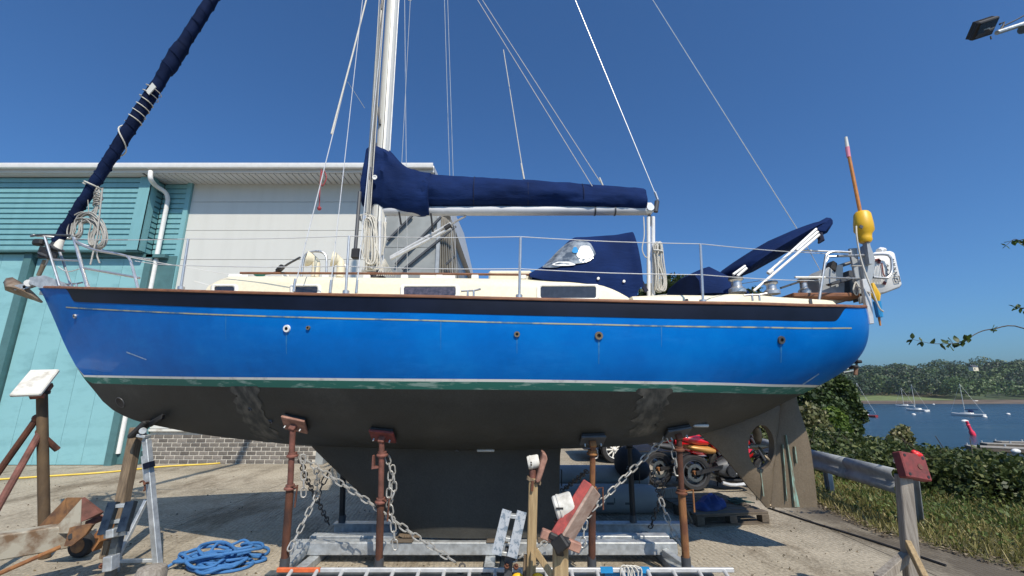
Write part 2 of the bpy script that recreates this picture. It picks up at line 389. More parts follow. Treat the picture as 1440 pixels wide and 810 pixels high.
def water_material():
    m, nt, nl, b = newmat('river_water')
    b.inputs['Base Color'].default_value = (.012, .035, .055, 1); b.inputs['Roughness'].default_value = .12; b.inputs['IOR'].default_value = 1.33
    n = noise_node(nt, nl, .9, 6, .65, stretch=(.35, 1, 1)); n2 = noise_node(nt, nl, .09, 4, .6, stretch=(.15, 1, 1))
    bp = nt.new('ShaderNodeBump'); bp.inputs['Strength'].default_value = .55; bp.inputs['Distance'].default_value = .5; nl.new(n.outputs[0], bp.inputs['Height'])
    b2 = nt.new('ShaderNodeBump'); b2.inputs['Strength'].default_value = .25; b2.inputs['Distance'].default_value = 2.0; nl.new(n2.outputs[0], b2.inputs['Height']); nl.new(bp.outputs[0], b2.inputs['Normal'])
    nl.new(b2.outputs[0], b.inputs['Normal'])
    rr = nt.new('ShaderNodeMapRange'); rr.inputs['To Min'].default_value = .08; rr.inputs['To Max'].default_value = .4; nl.new(n2.outputs[0], rr.inputs[0]); nl.new(rr.outputs[0], b.inputs['Roughness'])
    return m
mb = MB(); mb.grid([[Vector((x, y, WATER_Z)) for x in (8, 60, 200, 500, 1200)] for y in (-200, 0, 60, 150, 262)])
tag(mb.build('river', water_material(), smooth=False), 'calm blue tidal river beyond the hedge', kind='structure')

# far shore: mud beach, salt grass, wooded hill
def hill_z(x, y):
    f = min(1, max(0, (y-268)/150)); f = f*f*(3-2*f)
    ridge = 6.5+12*min(1, max(0, (x-250)/160))+6*mnoise.noise((x*.018, 2.2, 5))
    return WATER_Z+1.3+f*ridge
mb = MB(); hx = np.linspace(40, 900, 60); hy = np.linspace(262, 520, 16)
mb.grid([[Vector((x, y, hill_z(x, y))) for x in hx] for y in hy])
M['hill_grass'] = mat('hill_grass', (.07, .10, .035), .95, c2=(.035, .055, .02), scale=.05)
tag(mb.build('far_hill', M['hill_grass'], sharp=180), 'wooded hillside across the river', kind='structure')
M['mud'] = mat('mud', (.15, .11, .075), .8, 0, c2=(.075, .055, .038), scale=.3, stretch=(.2, 1, 1))
mb = MB(); mb.grid([[Vector((x, y, WATER_Z+z+.25*mnoise.noise((x*.05, y*.1, 1)))) for x in np.linspace(40, 900, 120)] for y, z in ((240, -.6), (250, .35), (258, 1.2), (268, 1.75))])
tag(mb.build('mud_shore', M['mud'], sharp=180), 'brown mud beach along the far shore', kind='structure')

M['salt_grass'] = mat('salt_grass', (.16, .20, .065), .95, 0, c2=(.09, .125, .04), scale=.2)
mb = MB(); mb.grid([[Vector((x, y, WATER_Z+z+.3*mnoise.noise((x*.06, y*.1, 4))+(0 if x < 262 else -(x-262)*.14))) for x in np.linspace(40, 340, 80)] for y, z in ((262, 1.45), (270, 2.3), (286, 3.1), (300, 3.9))])
tag(mb.build('salt_grass_bank', M['salt_grass'], sharp=180), 'pale green grass bank above the far mud beach', kind='structure')
# ------------------------------------------------------------------ foliage
M['leaf_hedge'] = leaf_mat('leaf_hedge', (.026, .045, .012), (.080, .110, .028), (.19, .20, .07))
M['leaf_far'] = leaf_mat('leaf_far', (.030, .060, .018), (.055, .100, .026), None, .1)
M['leaf_far_light'] = leaf_mat('leaf_far_light', (.042, .085, .020), (.075, .125, .032), None, .1)
M['leaf_tree'] = leaf_mat('leaf_tree', (.018, .038, .012), (.055, .09, .022), (.09, .13, .03))
M['leaf_bright'] = leaf_mat('leaf_bright', (.05, .095, .018), (.12, .19, .03), (.2, .27, .05), .35)
M['leaf_bramble'] = leaf_mat('leaf_bramble', (.07, .09, .03), (.17, .17, .065), (.42, .37, .22))
M['leaf_grass'] = leaf_mat('leaf_grass', (.12, .13, .035), (.28, .245, .085), (.44, .37, .18))
M['leaf_grass_green'] = leaf_mat('leaf_grass_green', (.055, .09, .018), (.12, .17, .035), (.24, .25, .08))
M['leaf_litter'] = leaf_mat('leaf_litter', (.06, .045, .028), (.17, .13, .08), (.30, .24, .15), 0)
M['bark'] = mat('bark', (.10, .08, .06), .95, 0, c2=(.05, .04, .03), scale=10, stretch=(1, 1, .2), bump=.4)
def blob_centres(blobs, n, shell=.75):
    tot = sum(b[1]**2 for b in blobs); out = []
    for c, r, sc in blobs:
        k = max(8, int(n*r*r/tot)); d = np.random.normal(size=(k, 3)); d /= np.linalg.norm(d, axis=1)[:, None]
        rad = r*(shell+(1.05-shell)*np.random.rand(k)**.6)
        # uneven clumps
        w = np.array([mnoise.noise(Vector(x)*2.3+Vector(c)*.7) for x in d]); rad *= 1+.28*w
        out.append(np.array(c)+d*rad[:, None]*np.array(sc))
    return np.concatenate(out)
def trunk_tree(name, label, base, blobs, n, leaf, mat_leaf, r0=.15, group=None, cat='tree'):
    t = thing(name, label, cat, base, group); base = Vector(base); mbk = MB()
    top = Vector(blobs[0][0]); mid = base.lerp(top, .5)+Vector((.1, .05, 0))
    mbk.tube([base-Vector((0, 0, .1)), mid, top], [r0, r0*.7, r0*.25], 8)
    mbk.build('trunk', M['bark'], t); lm = MB()
    for c, r, sc in blobs[1:]:
        s = base.lerp(top, .35+.4*random.random()); lm.tube([s, s.lerp(Vector(c), .55)+Vector((0, 0, .1)), Vector(c)], [r0*.4, r0*.28, r0*.1], 6)
    if len(blobs) > 1: lm.build('limb', M['bark'], t)
    quads_obj('crown', leaf_quads(blob_centres(blobs, n), leaf), mat_leaf, t)
    return t
# far wood: one mass of crowns, thousands of leaf clumps
def wood(n, ylo, yhi, xlo, xhi, rlo, rhi, per, size):
    cs = []; ns = []
    for i in range(n):
        x = random.uniform(xlo, xhi); y = random.uniform(ylo, yhi); r = random.uniform(rlo, rhi); z = hill_z(x, y)
        k = int(per*(r/rhi)**2); d = np.random.normal(size=(k, 3)); d /= np.linalg.norm(d, axis=1)[:, None]; d[:, 2] = np.abs(d[:, 2])*1.1-.35
        w = np.array([mnoise.noise(Vector(q)*2.2+Vector((i*3.1, 0, 0))) for q in d])
        cs.append(np.array([x, y, z+r*.75])+d*(r*(.85+.15*np.random.rand(k))*(1+.3*w))[:, None]); ns.append(d)
    return leaf_quads(np.concatenate(cs), size, asp=1.2, N=np.concatenate(ns), turn=.45)
M['leaf_far_dark'] = leaf_mat('leaf_far_dark', (.016, .036, .014), (.034, .062, .022), None, .1)
tag(quads_obj('far_wood', wood(200, 292, 430, 120, 640, 5.0, 12.5, 560, 1.15), M['leaf_far'], kind='stuff'), 'dense green wood covering the far hillside')
tag(quads_obj('far_wood', wood(190, 292, 430, 120, 640, 5.0, 12.0, 560, 1.15), M['leaf_far_dark'], kind='stuff'), 'darker trees scattered through the far hillside wood')
tag(quads_obj('far_wood', wood(90, 292, 430, 120, 640, 5.0, 11.0, 560, 1.15), M['leaf_far_light'], kind='stuff'), 'paler trees scattered through the far hillside wood')
tag(quads_obj('far_wood', wood(75, 272, 306, 278, 640, 5.0, 9.5, 480, 1.05), M['leaf_far_light'], kind='stuff'), 'lighter green trees along the foot of the far hill')
# scrub joined to the bank between yard and water
def bank_pt(x, y, h): return (x, y, terrain_z(x, y)+h)

# hedge of ivy and bramble behind the guard rail
def hedge():
    t = thing('hedge', 'long low ivy and bramble hedge behind the metal guard rail', 'hedge', (7.0, 7.5, 0))
    cs = []; sp = [(5.3, 14.5), (5.45, 12.2), (5.75, 10.4), (6.2, 9.1), (6.75, 7.95), (7.5, 6.95), (8.3, 6.0), (9.4, 5.1)]
    path = smooth_path([(x+.35, y, 0) for x, y in sp], 9)
    blobs = []
    for i, p in enumerate(path):
        for j in range(5):
            o = Vector((random.uniform(-.15-.3*(p.x > 6.4), 1.3), random.uniform(-.5-.25*(p.x > 6.4), .8), 0)); q = p+o
            h = .38+.14*min(1, max(0, q.x-6.1))+.16*mnoise.noise((q.x*.7, q.y*.7, 2))+.12*random.random()-.03*max(0, q.x-7.2)+(.1 if q.y > 9 else 0)
            blobs.append(((q.x, q.y, terrain_z(q.x, q.y)*.35+h*.55), random.uniform(.3, .46), (1.1, 1.1, .95)))
    quads_obj('foliage', leaf_quads(blob_centres(blobs, 105000, .6), .048), M['leaf_hedge'], t)
    st = MB()
    for i in range(60):
        p = random.choice(path); a = Vector((p.x+random.uniform(-.2, .8), p.y, 0)); b = a+Vector((random.uniform(-.5, .4), random.uniform(-.5, .5), random.uniform(.5, .95)))
        st.tube([a, a.lerp(b, .5)+Vector((0, 0, .12)), b], .006, 5)
    st.build('stem', M['bark'], t)['kind'] = 'stuff'
hedge()
def bush(name, label, blobs, n, leaf, ml, base, group=None):
    t = thing(name, label, 'bush', base, group); quads_obj('foliage', leaf_quads(blob_centres(blobs, n, .55), leaf), ml, t)
    st = MB()
    for c, r, sc in blobs[:8]: st.tube([Vector(base), Vector(base).lerp(Vector(c), .6)+Vector((.05, 0, .1)), Vector(c)], [.03, .02, .008], 5)
    st.build('stem', M['bark'], t)['kind'] = 'stuff'; return t
def PB(px, py, D, rpx, sc=(1, 1, 1)):
    return (tuple(P(px, py, D)), rpx*mpp(px, py, D), sc)
trunk_tree('broadleaf_tree', 'dark green broadleaf tree close behind the boat stern', G(1150, 640)+Vector((2.5, 4.5, 0)),
    [PB(1165, 555, 14, 30), PB(1150, 585, 13.6, 34), PB(1182, 580, 14, 26), PB(1140, 560, 14.5, 30), PB(1185, 555, 14.2, 17), PB(1120, 590, 14, 30), PB(1188, 602, 13.8, 18), PB(1165, 612, 13.4, 25)], 26000, .085, M['leaf_tree'], .13)
bush('shrub', 'bright green shrub below the dark tree by the stern', [PB(1160, 600, 12.6, 17), PB(1172, 590, 12.6, 15), PB(1180, 608, 12.4, 15), PB(1165, 620, 12.2, 15)], 3800, .09, M['leaf_bright'], P(1168, 650, 12.6))
bush('bramble_bush', 'pale dusty bramble bush with cream flower heads beside the rudder', [PB(1140, 590, 11.3, 20), PB(1150, 612, 11, 20), PB(1162, 628, 10.8, 17), PB(1140, 635, 10.6, 22), PB(1185, 632, 11, 15), PB(1205, 628, 10.8, 13), PB(1125, 610, 11.5, 20), PB(1100, 615, 12, 20), PB(1070, 605, 12, 20)], 7500, .075, M['leaf_bramble'], P(1140, 660, 11))
bush('sapling', 'thin airy grey green sapling rising above the hedge', [PB(1262, 612, 10.5, 8), PB(1270, 606, 10.5, 8), PB(1256, 620, 10.4, 8), PB(1276, 618, 10.4, 8), PB(1264, 628, 10.3, 8)], 900, .06, M['leaf_bramble'], P(1266, 655, 10.4))
trunk_tree('broadleaf_tree', 'bushy treetop seen over the cockpit beside the white rope coil', (10.5, 28, 0),
    [PB(945, 408, 28, 20), PB(962, 404, 28.4, 15), PB(925, 412, 28, 18), PB(975, 414, 28.2, 14), PB(910, 415, 28.3, 12), PB(950, 440, 28, 40), PB(950, 490, 28, 48), PB(1010, 490, 28, 45), PB(980, 540, 28, 45), PB(1010, 440, 28, 40), PB(1060, 450, 29, 40), PB(1000, 418, 28, 14)], 12000, .24, M['leaf_tree'], .3)

# grass, dead leaves and weeds on the verge
def blades(n, region, h, w, m, name, label):
    pts = []
    while len(pts) < n:
        x = random.uniform(4.3, 9.5); y = random.uniform(3.0, 15)
        if region(x, y): pts.append((x, y, terrain_z(x, y)-.01))
    C = np.array(pts); n = len(C); ang = np.random.rand(n)*2*np.pi; hh = h*(.35+np.random.rand(n)); ww = w*(.6+.8*np.random.rand(n))
    side = np.stack([np.cos(ang), np.sin(ang), np.zeros(n)], 1)*ww[:, None]; ln = np.random.normal(size=(n, 3)); ln[:, 2] = 0; lean = ln*hh[:, None]*.45
    up = np.zeros((n, 3)); up[:, 2] = hh
    V = np.stack([C-side, C+side, C+side*.15+lean+up, C-side*.3+lean*.9+up*.95], 1)
    return tag(quads_obj(name, V, m, kind='stuff'), label)
def on_verge(x, y): return x > edge_x(y)+.03+.2*mnoise.noise((x*1.7, y*1.7, 0)) and x < 8.4+.33*max(0, y-7) and mnoise.noise((x*.9, y*.9, 7)) > -.7
blades(60000, lambda x, y: on_verge(x, y), .11, .0075, M['leaf_grass'], 'dry_grass', 'dry yellow grass on the verge under the guard rail')
blades(9000, lambda x, y: on_verge(x, y) and x > edge_x(y)+.7 and mnoise.noise((x*.6, y*.6, 3)) > -.05, .15, .009, M['leaf_grass_green'], 'green_grass', 'green grass tufts in front of the hedge')
pts = []
while len(pts) < 3500:
    y = random.uniform(3, 11); x = edge_x(y)+abs(random.gauss(0, .22))-.10
    pts.append((x, y, max(terrain_z(x, y), -.0)+.006+random.random()*.02))
q = leaf_quads(np.array(pts), .026, flat=.9); q[:, :, 2] = np.array(pts)[:, None, 2]+(q[:, :, 2]-np.array(pts)[:, None, 2])*.3
tag(quads_obj('leaf_litter', q, M['leaf_litter'], kind='stuff'), 'brown dead leaves scattered along the concrete edge')
q = []
for i in range(1100):
    x, y = random.uniform(4.9, 8.2), random.uniform(3.6, 10)
    if on_verge(x, y):
        for k in range(5): q.append((x+random.gauss(0, .07), y+random.gauss(0, .07), terrain_z(x, y)+random.uniform(.02, .16)))
tag(quads_obj('weeds', leaf_quads(np.array(q), .030, flat=.5), M['leaf_grass_green'], kind='stuff'), 'leafy green weeds growing through the verge grass')

# grit, twigs and crumbs lying on the concrete
pts = []
for i in range(900):
    px, py = random.uniform(0, 1330), random.uniform(650, 830); g = G(px, py)
    if g.x < edge_x(g.y) and g.y < 10: pts.append((g.x, g.y, .006))
tag(quads_obj('grit', leaf_quads(np.array(pts), .016, flat=.7), M['leaf_litter'], kind='stuff'), 'grit and leaf crumbs scattered over the concrete')
# branches reaching in from a small tree just outside the frame
def sapling_branches():
    t = thing('alder_tree', 'slender leafy branch reaching in over the river from the right edge', 'tree', (6.75, 5.2, 0))
    D = 5.0; tr = Vector((6.9, 5.2, 0))
    MB().tube([tr, tr+Vector((-.05, 0, 1.6)), tr+Vector((.05, .05, 3.4))], [.05, .04, .012], 8).build('trunk', M['bark'], t)
    a = [P(1283, 477, D), P(1310, 483, D), P(1340, 483, D), P(1355, 480, D), P(1375, 468, D), P(1395, 463, D), P(1440, 462, D)]
    b = [P(1415, 345, D), P(1425, 337, D), P(1433, 338, D), P(1452, 347, D)]
    c = [P(1427, 431, D), P(1436, 433, D), P(1452, 440, D)]
    lf = MB(); me = None
    for br, root, spots in ((a, tr+Vector((-.04, 0, 1.95)), [(0, 9), (.5, 8), (1, 9), (1.4, 10), (1.8, 11), (2.1, 10), (2.5, 12), (2.9, 10), (3.2, 11), (3.4, 9), (5.0, 7), (5.1, 6)]),
                            (b, tr+Vector((0, .02, 2.6)), [(0, 6), (.9, 9), (1.5, 10), (2, 9), (2.4, 8), (2.7, 8)]), (c, tr+Vector((0, .02, 2.1)), [(0, 6), (.6, 9), (.9, 8), (1.4, 9)])):
        pa = smooth_path(br+[root], 5)
        MB().tube(pa, [.002+.006*i/len(pa) for i in range(len(pa))], 5).build('branch', M['bark'], t)
        for s, sz in spots:
            i = int(s); f = s-i; p = br[min(i, len(br)-1)].lerp(br[min(i+1, len(br)-1)], f); L = sz*mpp(1350, 470, D)
            for rep in range(3):
                d = Vector((random.uniform(-.8, .5), random.uniform(-.6, .6), random.uniform(-1, .5))).normalized(); sd, tt = frame(d); sd = (sd+tt*random.uniform(-.6, .6)).normalized(); nn = sd.cross(d)
                l = MB(); pr = [(0, 0), (.25, .24), (.5, .3), (.8, .17), (1, 0)]
                left = [p+d*(L*u)+sd*(L*w)+nn*(L*.10*(u-.5)) for u, w in pr]; right = [p+d*(L*u)-sd*(L*w)+nn*(L*.10*(u-.5)) for u, w in pr]; midl = [p+d*(L*u)-nn*(L*.06) for u, w in pr]
                l.grid([left, midl, right]); l.build('leaf', M['leaf_bright' if random.random() < .35 else 'leaf_tree'], t, merge=.0005)
sapling_branches()
# ------------------------------------------------------------------ the boatshed
YT, YW, YD, YBR, YE = 9.2*K, 9.54*K, 9.38*K, 9.56*K, 8.98*K        # clad box, white wall, doors, brick plinth, eave
def at_y(px, py, Y): return P(px, py, Y)
def brick_material():
    m, nt, nl, b = newmat('brick'); oi = nt.new('ShaderNodeObjectInfo')
    r = ramp(nt, [(0, (.125, .112, .10)), (.5, (.19, .172, .152)), (1, (.255, .23, .205))]); nl.new(oi.outputs['Random'], r.inputs[0])
    n = noise_node(nt, nl, 25, 5); r2 = ramp(nt, [(.3, (.7, .7, .7)), (.7, (1.1, 1.1, 1.1))]); nl.new(n.outputs[0], r2.inputs[0])
    nl.new(mix(nt, nl, 1, r.outputs[0], r2.outputs[0], 'MULTIPLY'), b.inputs['Base Color']); b.inputs['Roughness'].default_value = .9; return m
M['brick'] = brick_material(); M['mortar'] = mat('mortar', (.56, .53, .47), .95, 0, .15, 20)
def boatshed():
    t = thing('boatshed', 'large boatshed with teal cladding, white upper wall and grey brick plinth', 'building', (-8, 11.5, 0))
    zf = P(300, 233, YE).z; zb = P(300, 244, YE).z; ztop = zf+.05
    xr = P(610, 240, YE).x; xl = -19.0
    # roof and eave
    mb = MB(); mb.prism([(xl, YE, zf), (xl, YE+7, zf+.75), (xl, YE+14, zf), (xl, YE+14, zf-.12), (xl, YE, zf-.12)], (xr-xl, 0, 0)); roof = mb.build('roof', M['soffit'], t, smooth=False)
    mb = MB()                                                     # half round gutter with a lip
    prof = [(0, .0), (-.015, -.05), (-.06, -.11), (-.115, -.10), (-.135, -.04), (-.135, .015), (-.12, .015), (-.118, -.035), (-.10, -.085), (-.06, -.095), (-.02, -.045), (-.012, 0)]
    mb.grid([[Vector((x, YE-.005+a, zf-.01+b)) for a, b in prof] for x in (xl, xr)], closed=True); mb.build('gutter', M['white'], roof)
    mb = MB(); mb.box(((xl+xr)/2, YE+.03, zf-.125), (xr-xl, .05, .12)); mb.build('fascia', M['soffit'], roof, smooth=False)
    zs = zf-.19
    # soffit boards
    n = int((xr-(-9.6))/.16)
    for i in range(n):
        x = xr-.16*(i+.5)
        MB().box((x, (YE+.06+YW)/2, zs), (.135, YW-YE-.06, .022)).build('soffit_board', M['soffit'], t, smooth=False)
    MB().box(((xl+xr)/2, (YE+.06+YW)/2, zs+.03), (xr-xl-.02, YW-YE-.06, .02)).build('soffit_backing', M['dark_grey'], t, smooth=False)
    MB().box(((xl-9.6)/2, (YE+.06+YT)/2-.0, zs), (-9.6-xl, YT-YE-.06, .016)).build('soffit_board', M['soffit'], t, smooth=False)
    # white upper wall: cladding panels with recessed joints
    xw0 = P(266, 300, YW).x; zw0 = P(266, 603, YW).z; xw1 = P(553, 300, YW).x
    joints = [zs-.0]+[P(400, y, YW).z for y in (284, 324, 365, 408)]; z = joints[-1]
    dz = joints[-2]-joints[-1]
    while z-dz > zw0: z -= dz; joints.append(z)
    joints.append(zw0)
    for a, b in zip(joints[:-1], joints[1:]):
        MB().box(((xw0+xr)/2, YW+.02, (a+b)/2), (xr-xw0, .04, a-b-.012)).build('wall_panel', M['clad_white'], t, smooth=False)
    MB().box(((xw0+xr)/2, YW+.10, (zs+zw0)/2), (xr-xw0-.05, .10, zs-zw0-.02)).build('wall', M['flap'], t, smooth=False)
    MB().box(((xw0+xr)/2, YW+.01, zw0-.03), (xr-xw0, .09, .05)).build('wall_sill', M['white_dirty'], t, smooth=False)
    # brick plinth
    bw, bh, jt = .225, .078, .016
    x0 = P(165, 640, YBR).x; x1 = P(447, 640, YBR).x; nrow = int((zw0-.06)/(bh+.016))
    MB().box(((x0+x1)/2, YBR+.09, zw0/2-.03), (x1-x0, .16, zw0-.005)).build('brick_wall', M['mortar'], t, smooth=False)
    bm = MB(); bm.box((0, 0, 0), (bw-jt, .10, bh)); bme = bm.mesh('brick', M['brick'], bevel=.006)
    cnt = 0
    for r in range(nrow):
        z = bh/2+.012+r*(bh+.016); x = x0+(bw/2 if r % 2 else bw); 
        while x < x1-bw/2:
            o = bpy.data.objects.new('brick', bme); link(o, Vector((x+random.uniform(-.002, .002), YBR+.05+random.uniform(-.003, .003), z)), t); x += bw; cnt += 1
    # teal clad box: planks as separate boards
    xb1 = P(196, 350, YT).x; zb0 = P(100, 352, YT).z; zb1 = zs-.02
    nb = 14; h = (zb1-zb0)/nb; x_in = xb1-.30
    MB().box(((xl+xb1)/2, (YT+YW)/2+.03, (zb0+zb1)/2), (xb1-xl-.03, YW-YT-.02, zb1-zb0)).build('cladding_backing', M['teal_dark'], t, smooth=False)
    for i in range(nb):
        z = zb0+h*i
        pr = [(xl, YT-.03, z+.004), (xl, YT-.03, z+h*.70), (xl, YT+.0, z+h*.80), (xl, YT+.0, z+h*.985), (xl, YT+.03, z+h*.985), (xl, YT+.03, z+.004)]
        MB().prism(pr, (x_in-xl, 0, 0)).build('plank', M['teal'], t, smooth=False)
        ys0, ys1 = YT+.15, YW-.02
        pr = [(xb1+.0, ys0, z+.004), (xb1+.0, ys0, z+h*.70), (xb1-.03, ys0, z+h*.80), (xb1-.03, ys0, z+h*.985), (xb1-.06, ys0, z+h*.985), (xb1-.06, ys0, z+.004)]
        MB().prism(pr, (0, ys1-ys0, 0)).build('plank', M['teal'], t, smooth=False)
    MB().box(((x_in+xb1)/2+.01, YT-.035, (zb0+zb1)/2), (xb1-x_in+.02, .03, zb1-zb0)).build('corner_trim', M['teal'], t, smooth=False)
    MB().box((xb1+.005, YT+.05, (zb0+zb1)/2), (.03, .20, zb1-zb0)).build('corner_trim', M['teal'], t, smooth=False)
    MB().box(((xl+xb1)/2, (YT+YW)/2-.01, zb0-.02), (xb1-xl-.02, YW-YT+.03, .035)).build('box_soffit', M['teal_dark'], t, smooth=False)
    # recessed clad strip beside the white wall
    xs0 = xb1+.02; xs1 = P(259, 300, YW).x; zt0 = .3
    ns = int((zs-zt0)/h)
    for i in range(ns):
        z = zs-h*(i+1); pr = [(xs0, YW-.02, z), (xs0, YW-.02, z+h*.70), (xs0, YW+.01, z+h*.8), (xs0, YW+.01, z+h*.985), (xs0, YW+.04, z+h*.985), (xs0, YW+.04, z)]
        MB().prism(pr, (xs1-xs0, 0, 0)).build('plank', M['teal'], t, smooth=False)
    MB().box(((xs0+xs1)/2, YW+.09, (zt0+zs)/2), (xs1-xs0, .09, zs-zt0)).build('cladding_backing', M['teal_dark'], t, smooth=False)
    MB().box(((xs1+xw0)/2, YW-.02, (zt0+zs)/2), (xw0-xs1-.01, .10, zs-zt0)).build('corner_post', M['teal'], t, smooth=False)
    # lower doors: leaves of vertical boards, dark post and lintel
    zd1 = zb0-.14; zl = zb0-.045
    xd1 = P(150, 640, YD).x; xp = P(32, 420, YD).x
    MB().box(((xl+xd1+.7)/2, YD+.14, zl/2), (xd1+.7-xl, .1, zl-.02)).build('door_backing', M['teal_dark'], t, smooth=False)
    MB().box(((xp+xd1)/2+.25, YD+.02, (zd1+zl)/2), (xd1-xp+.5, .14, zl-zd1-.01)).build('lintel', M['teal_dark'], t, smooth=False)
    door = MB().box(((xp+xd1)/2, YD+.07, zd1/2), (xd1-xp, .03, zd1-.02)).build('sliding_door', M['teal_dark'], t, smooth=False)
    wv = .57; x = xd1
    while x > xp+.25:
        a = max(x-wv, xp+.11); MB().box(((a+x)/2, YD+.03, zd1/2), (x-a-.007, .045, zd1-.03)).build('door_board', M['teal_door'], door, smooth=False); x -= wv
    MB().box((xp-.02, YD-.03, zl/2), (.20, .17, zl-.01)).build('door_post', M['teal_dark'], t, smooth=False)
    d2 = MB().box(((xl+xp)/2-.1, YD-.01, zl/2), (xp-xl-.25, .03, zl-.03)).build('sliding_door', M['teal_dark'], t, smooth=False)
    x = xp-.13
    while x > xl+.6:
        MB().box((x-wv/2, YD-.05, zl/2), (wv-.007, .045, zl-.04)).build('door_board', M['teal_door'], d2, smooth=False); x -= wv
    MB().box((xd1+.10, YD+.05, zl/2), (.17, .20, zl)).build('door_post', M['teal_dark'], t, smooth=False)
    rail = MB()
    for z in (.30, .48, .72): rail.box((xd1+.33, YD+.16, z), (.36, .04, .03))
    rail.box((xd1+.24, YD+.15, .55), (.05, .06, 1.0)); rail.build('door_frame', M['teal_dark'], t, smooth=False)
    # downpipe with its swan neck
    yo = YE-.06; Q = [P(212, 241, yo), P(212, 252, yo), P(219, 261, YE+.22), P(233, 271, YW-.20), P(236, 282, YW-.11), P(229, 330, YW-.11), P(218, 398, YW-.11)]
    dwn = Q[-1]-Q[-2]; x = Q[-1].x
    Q.append(Vector((Q[-1].x, Q[-1].y, .25)))
    for i in (5, 6, 7): Q[i].x = Q[4].x
    MB().tube(smooth_path(Q[:5], 6)+Q[5:], .055, 12).build('downpipe', M['white'], t)
    for z in (1.4, 3.2, 4.9): MB().cyl((Q[4].x, Q[4].y, z), (Q[4].x, Q[4].y, z+.05), .068).build('pipe_clip', M['white'], t)
    MB().box((x1+.08, YBR+.05, zw0/2), (.18, .3, zw0-.01)).build('brick_pier', M['flap'], t, smooth=False)
    # grey ribbed end sheet with dark diagonal braces at the right corner of the shed
    Yf = YW-.10; zb_ = .9
    A = [P(556, 303, Yf), P(632, 303, Yf), P(643, 388, Yf)]
    ztop_ = A[0].z; k = (A[2].x-A[1].x)/(A[1].z-A[2].z)
    def wid(z): return A[1].x+(A[1].z-z)*k-.08*(A[1].z-z)*0
    xm = P(618, 330, Yf).x
    rows = []
    for z in np.linspace(zb_, ztop_, 9):
        xe_ = wid(z) if z > A[2].z-.4 else wid(A[2].z-.4); row = []
        for j in range(40):
            f = j/39; x = xm+(xe_-xm)*f; row.append(Vector((x, Yf+.05*math.sin(j*1.35)+.05+.55*f*f, z)))
        rows.append(row)
    cur = MB(); cur.grid(rows); o = cur.build('ribbed_end_sheet', mat('end_sheet', (.30, .285, .25), .6, 0, c2=(.19, .18, .16), scale=1.2, bump=.05), t, sharp=60, recalc=False)
    sm = o.modifiers.new('thick', 'SOLIDIFY'); sm.thickness = .02
    xa = P(540, 350, Yf).x; jz = list(np.arange(zb_, ztop_+.01, (ztop_-zb_)/6))
    for a, b in zip(jz[:-1], jz[1:]): MB().box(((xa+xm)/2, Yf+.04, (a+b)/2), (xm-xa-.01, .04, b-a-.012)).build('shutter_panel', M['flap'], t, smooth=False)
    MB().box((P(616, 350, Yf).x, Yf-.01, (zb_+ztop_)/2), (.09, .06, ztop_-zb_)).build('shutter_post', M['grey_paint'], t, smooth=False)
    for a, b in (((556, 372), (620, 305)), ((566, 380), (641, 318)), ((627, 372), (641, 359)), ((545, 338), (580, 303))):
        MB().bar(P(*a, Yf-.05), P(*b, Yf-.05), .05, .05).build('brace', M['dark_grey'], t, smooth=False)
    # white bracket holding the roof corner
    MB().box((xr-.25, YE+.35, zs-.1), (.5, .6, .08)).build('eave_bracket', M['soffit'], t, smooth=False)
    # body of the shed behind
    MB().box(((xl+xr)/2, YE+8, (zs-.1)/2), (xr-xl-.3, 9.0, zs-.15)).build('shed_body', M['flap'], t, smooth=False)
boatshed()
# small things at the foot of the shed
hp = [G(-30, 676, .02), G(60, 670, .02), G(150, 664, .02), G(230, 656, .02), G(300, 652, .02), G(350, 647, .02), G(395, 645.5, .02), G(432, 644, .02), G(440, 640, .02)]
hp += [hp[-1]+Vector((.05, .2, .1)), hp[-1]+Vector((-.08, .3, .45)), hp[-1]+Vector((-.2, .3, .6))]
tag(MB().tube(smooth_path(hp, 8), .017, 8).build('hose', M['hose_yellow']), 'yellow water hose lying along the concrete in front of the shed', 'hose')
b = G(192, 646); tag(MB().lathe(b, [(0, .004), (.11, .004), (.13, .2), (.14, .2), (.14, .22), (.125, .22), (.1, .02), (0, .02)], n=16).build('bucket', M['white_dirty']), 'small white bucket at the foot of the brick plinth', 'bucket')
b = G(217, 643); mb = MB(); mb.prism([b+Vector((-.18, 0, .02)), b+Vector((.10, 0, .02)), b+Vector((.17, .05, .55)), b+Vector((-.12, .05, .55))], (0, .16, 0)); tag(mb.build('plastic_crate', mat('terracotta', (.42, .12, .06), .6), bevel=.02), 'terracotta red plastic box leaning against the brick plinth', 'box')
b = G(152, 650); tag(MB().lathe(b, [(0, .002), (.3, .002), (.33, .1), (.28, .13), (.2, .06), (0, .05)], n=18).build('tyre_offcut', M['rubber']), 'black rubber pad on the ground by the teal door post', 'rubber pad')

tag(MB().tube(smooth_path([G(1080, 714, .012), G(1110, 724, .012), G(1150, 737, .012), G(1200, 752, .012), G(1262, 772, .012), G(1330, 795, .012)], 6), .012, 6).build('cable_or_shadow_line', M['black']), 'thin black tube standing in for a shadow line on the concrete from the rudder towards the grey timber stand', 'cable_or_shadow_line')  # thin black tube added where only a shadow line crosses the concrete
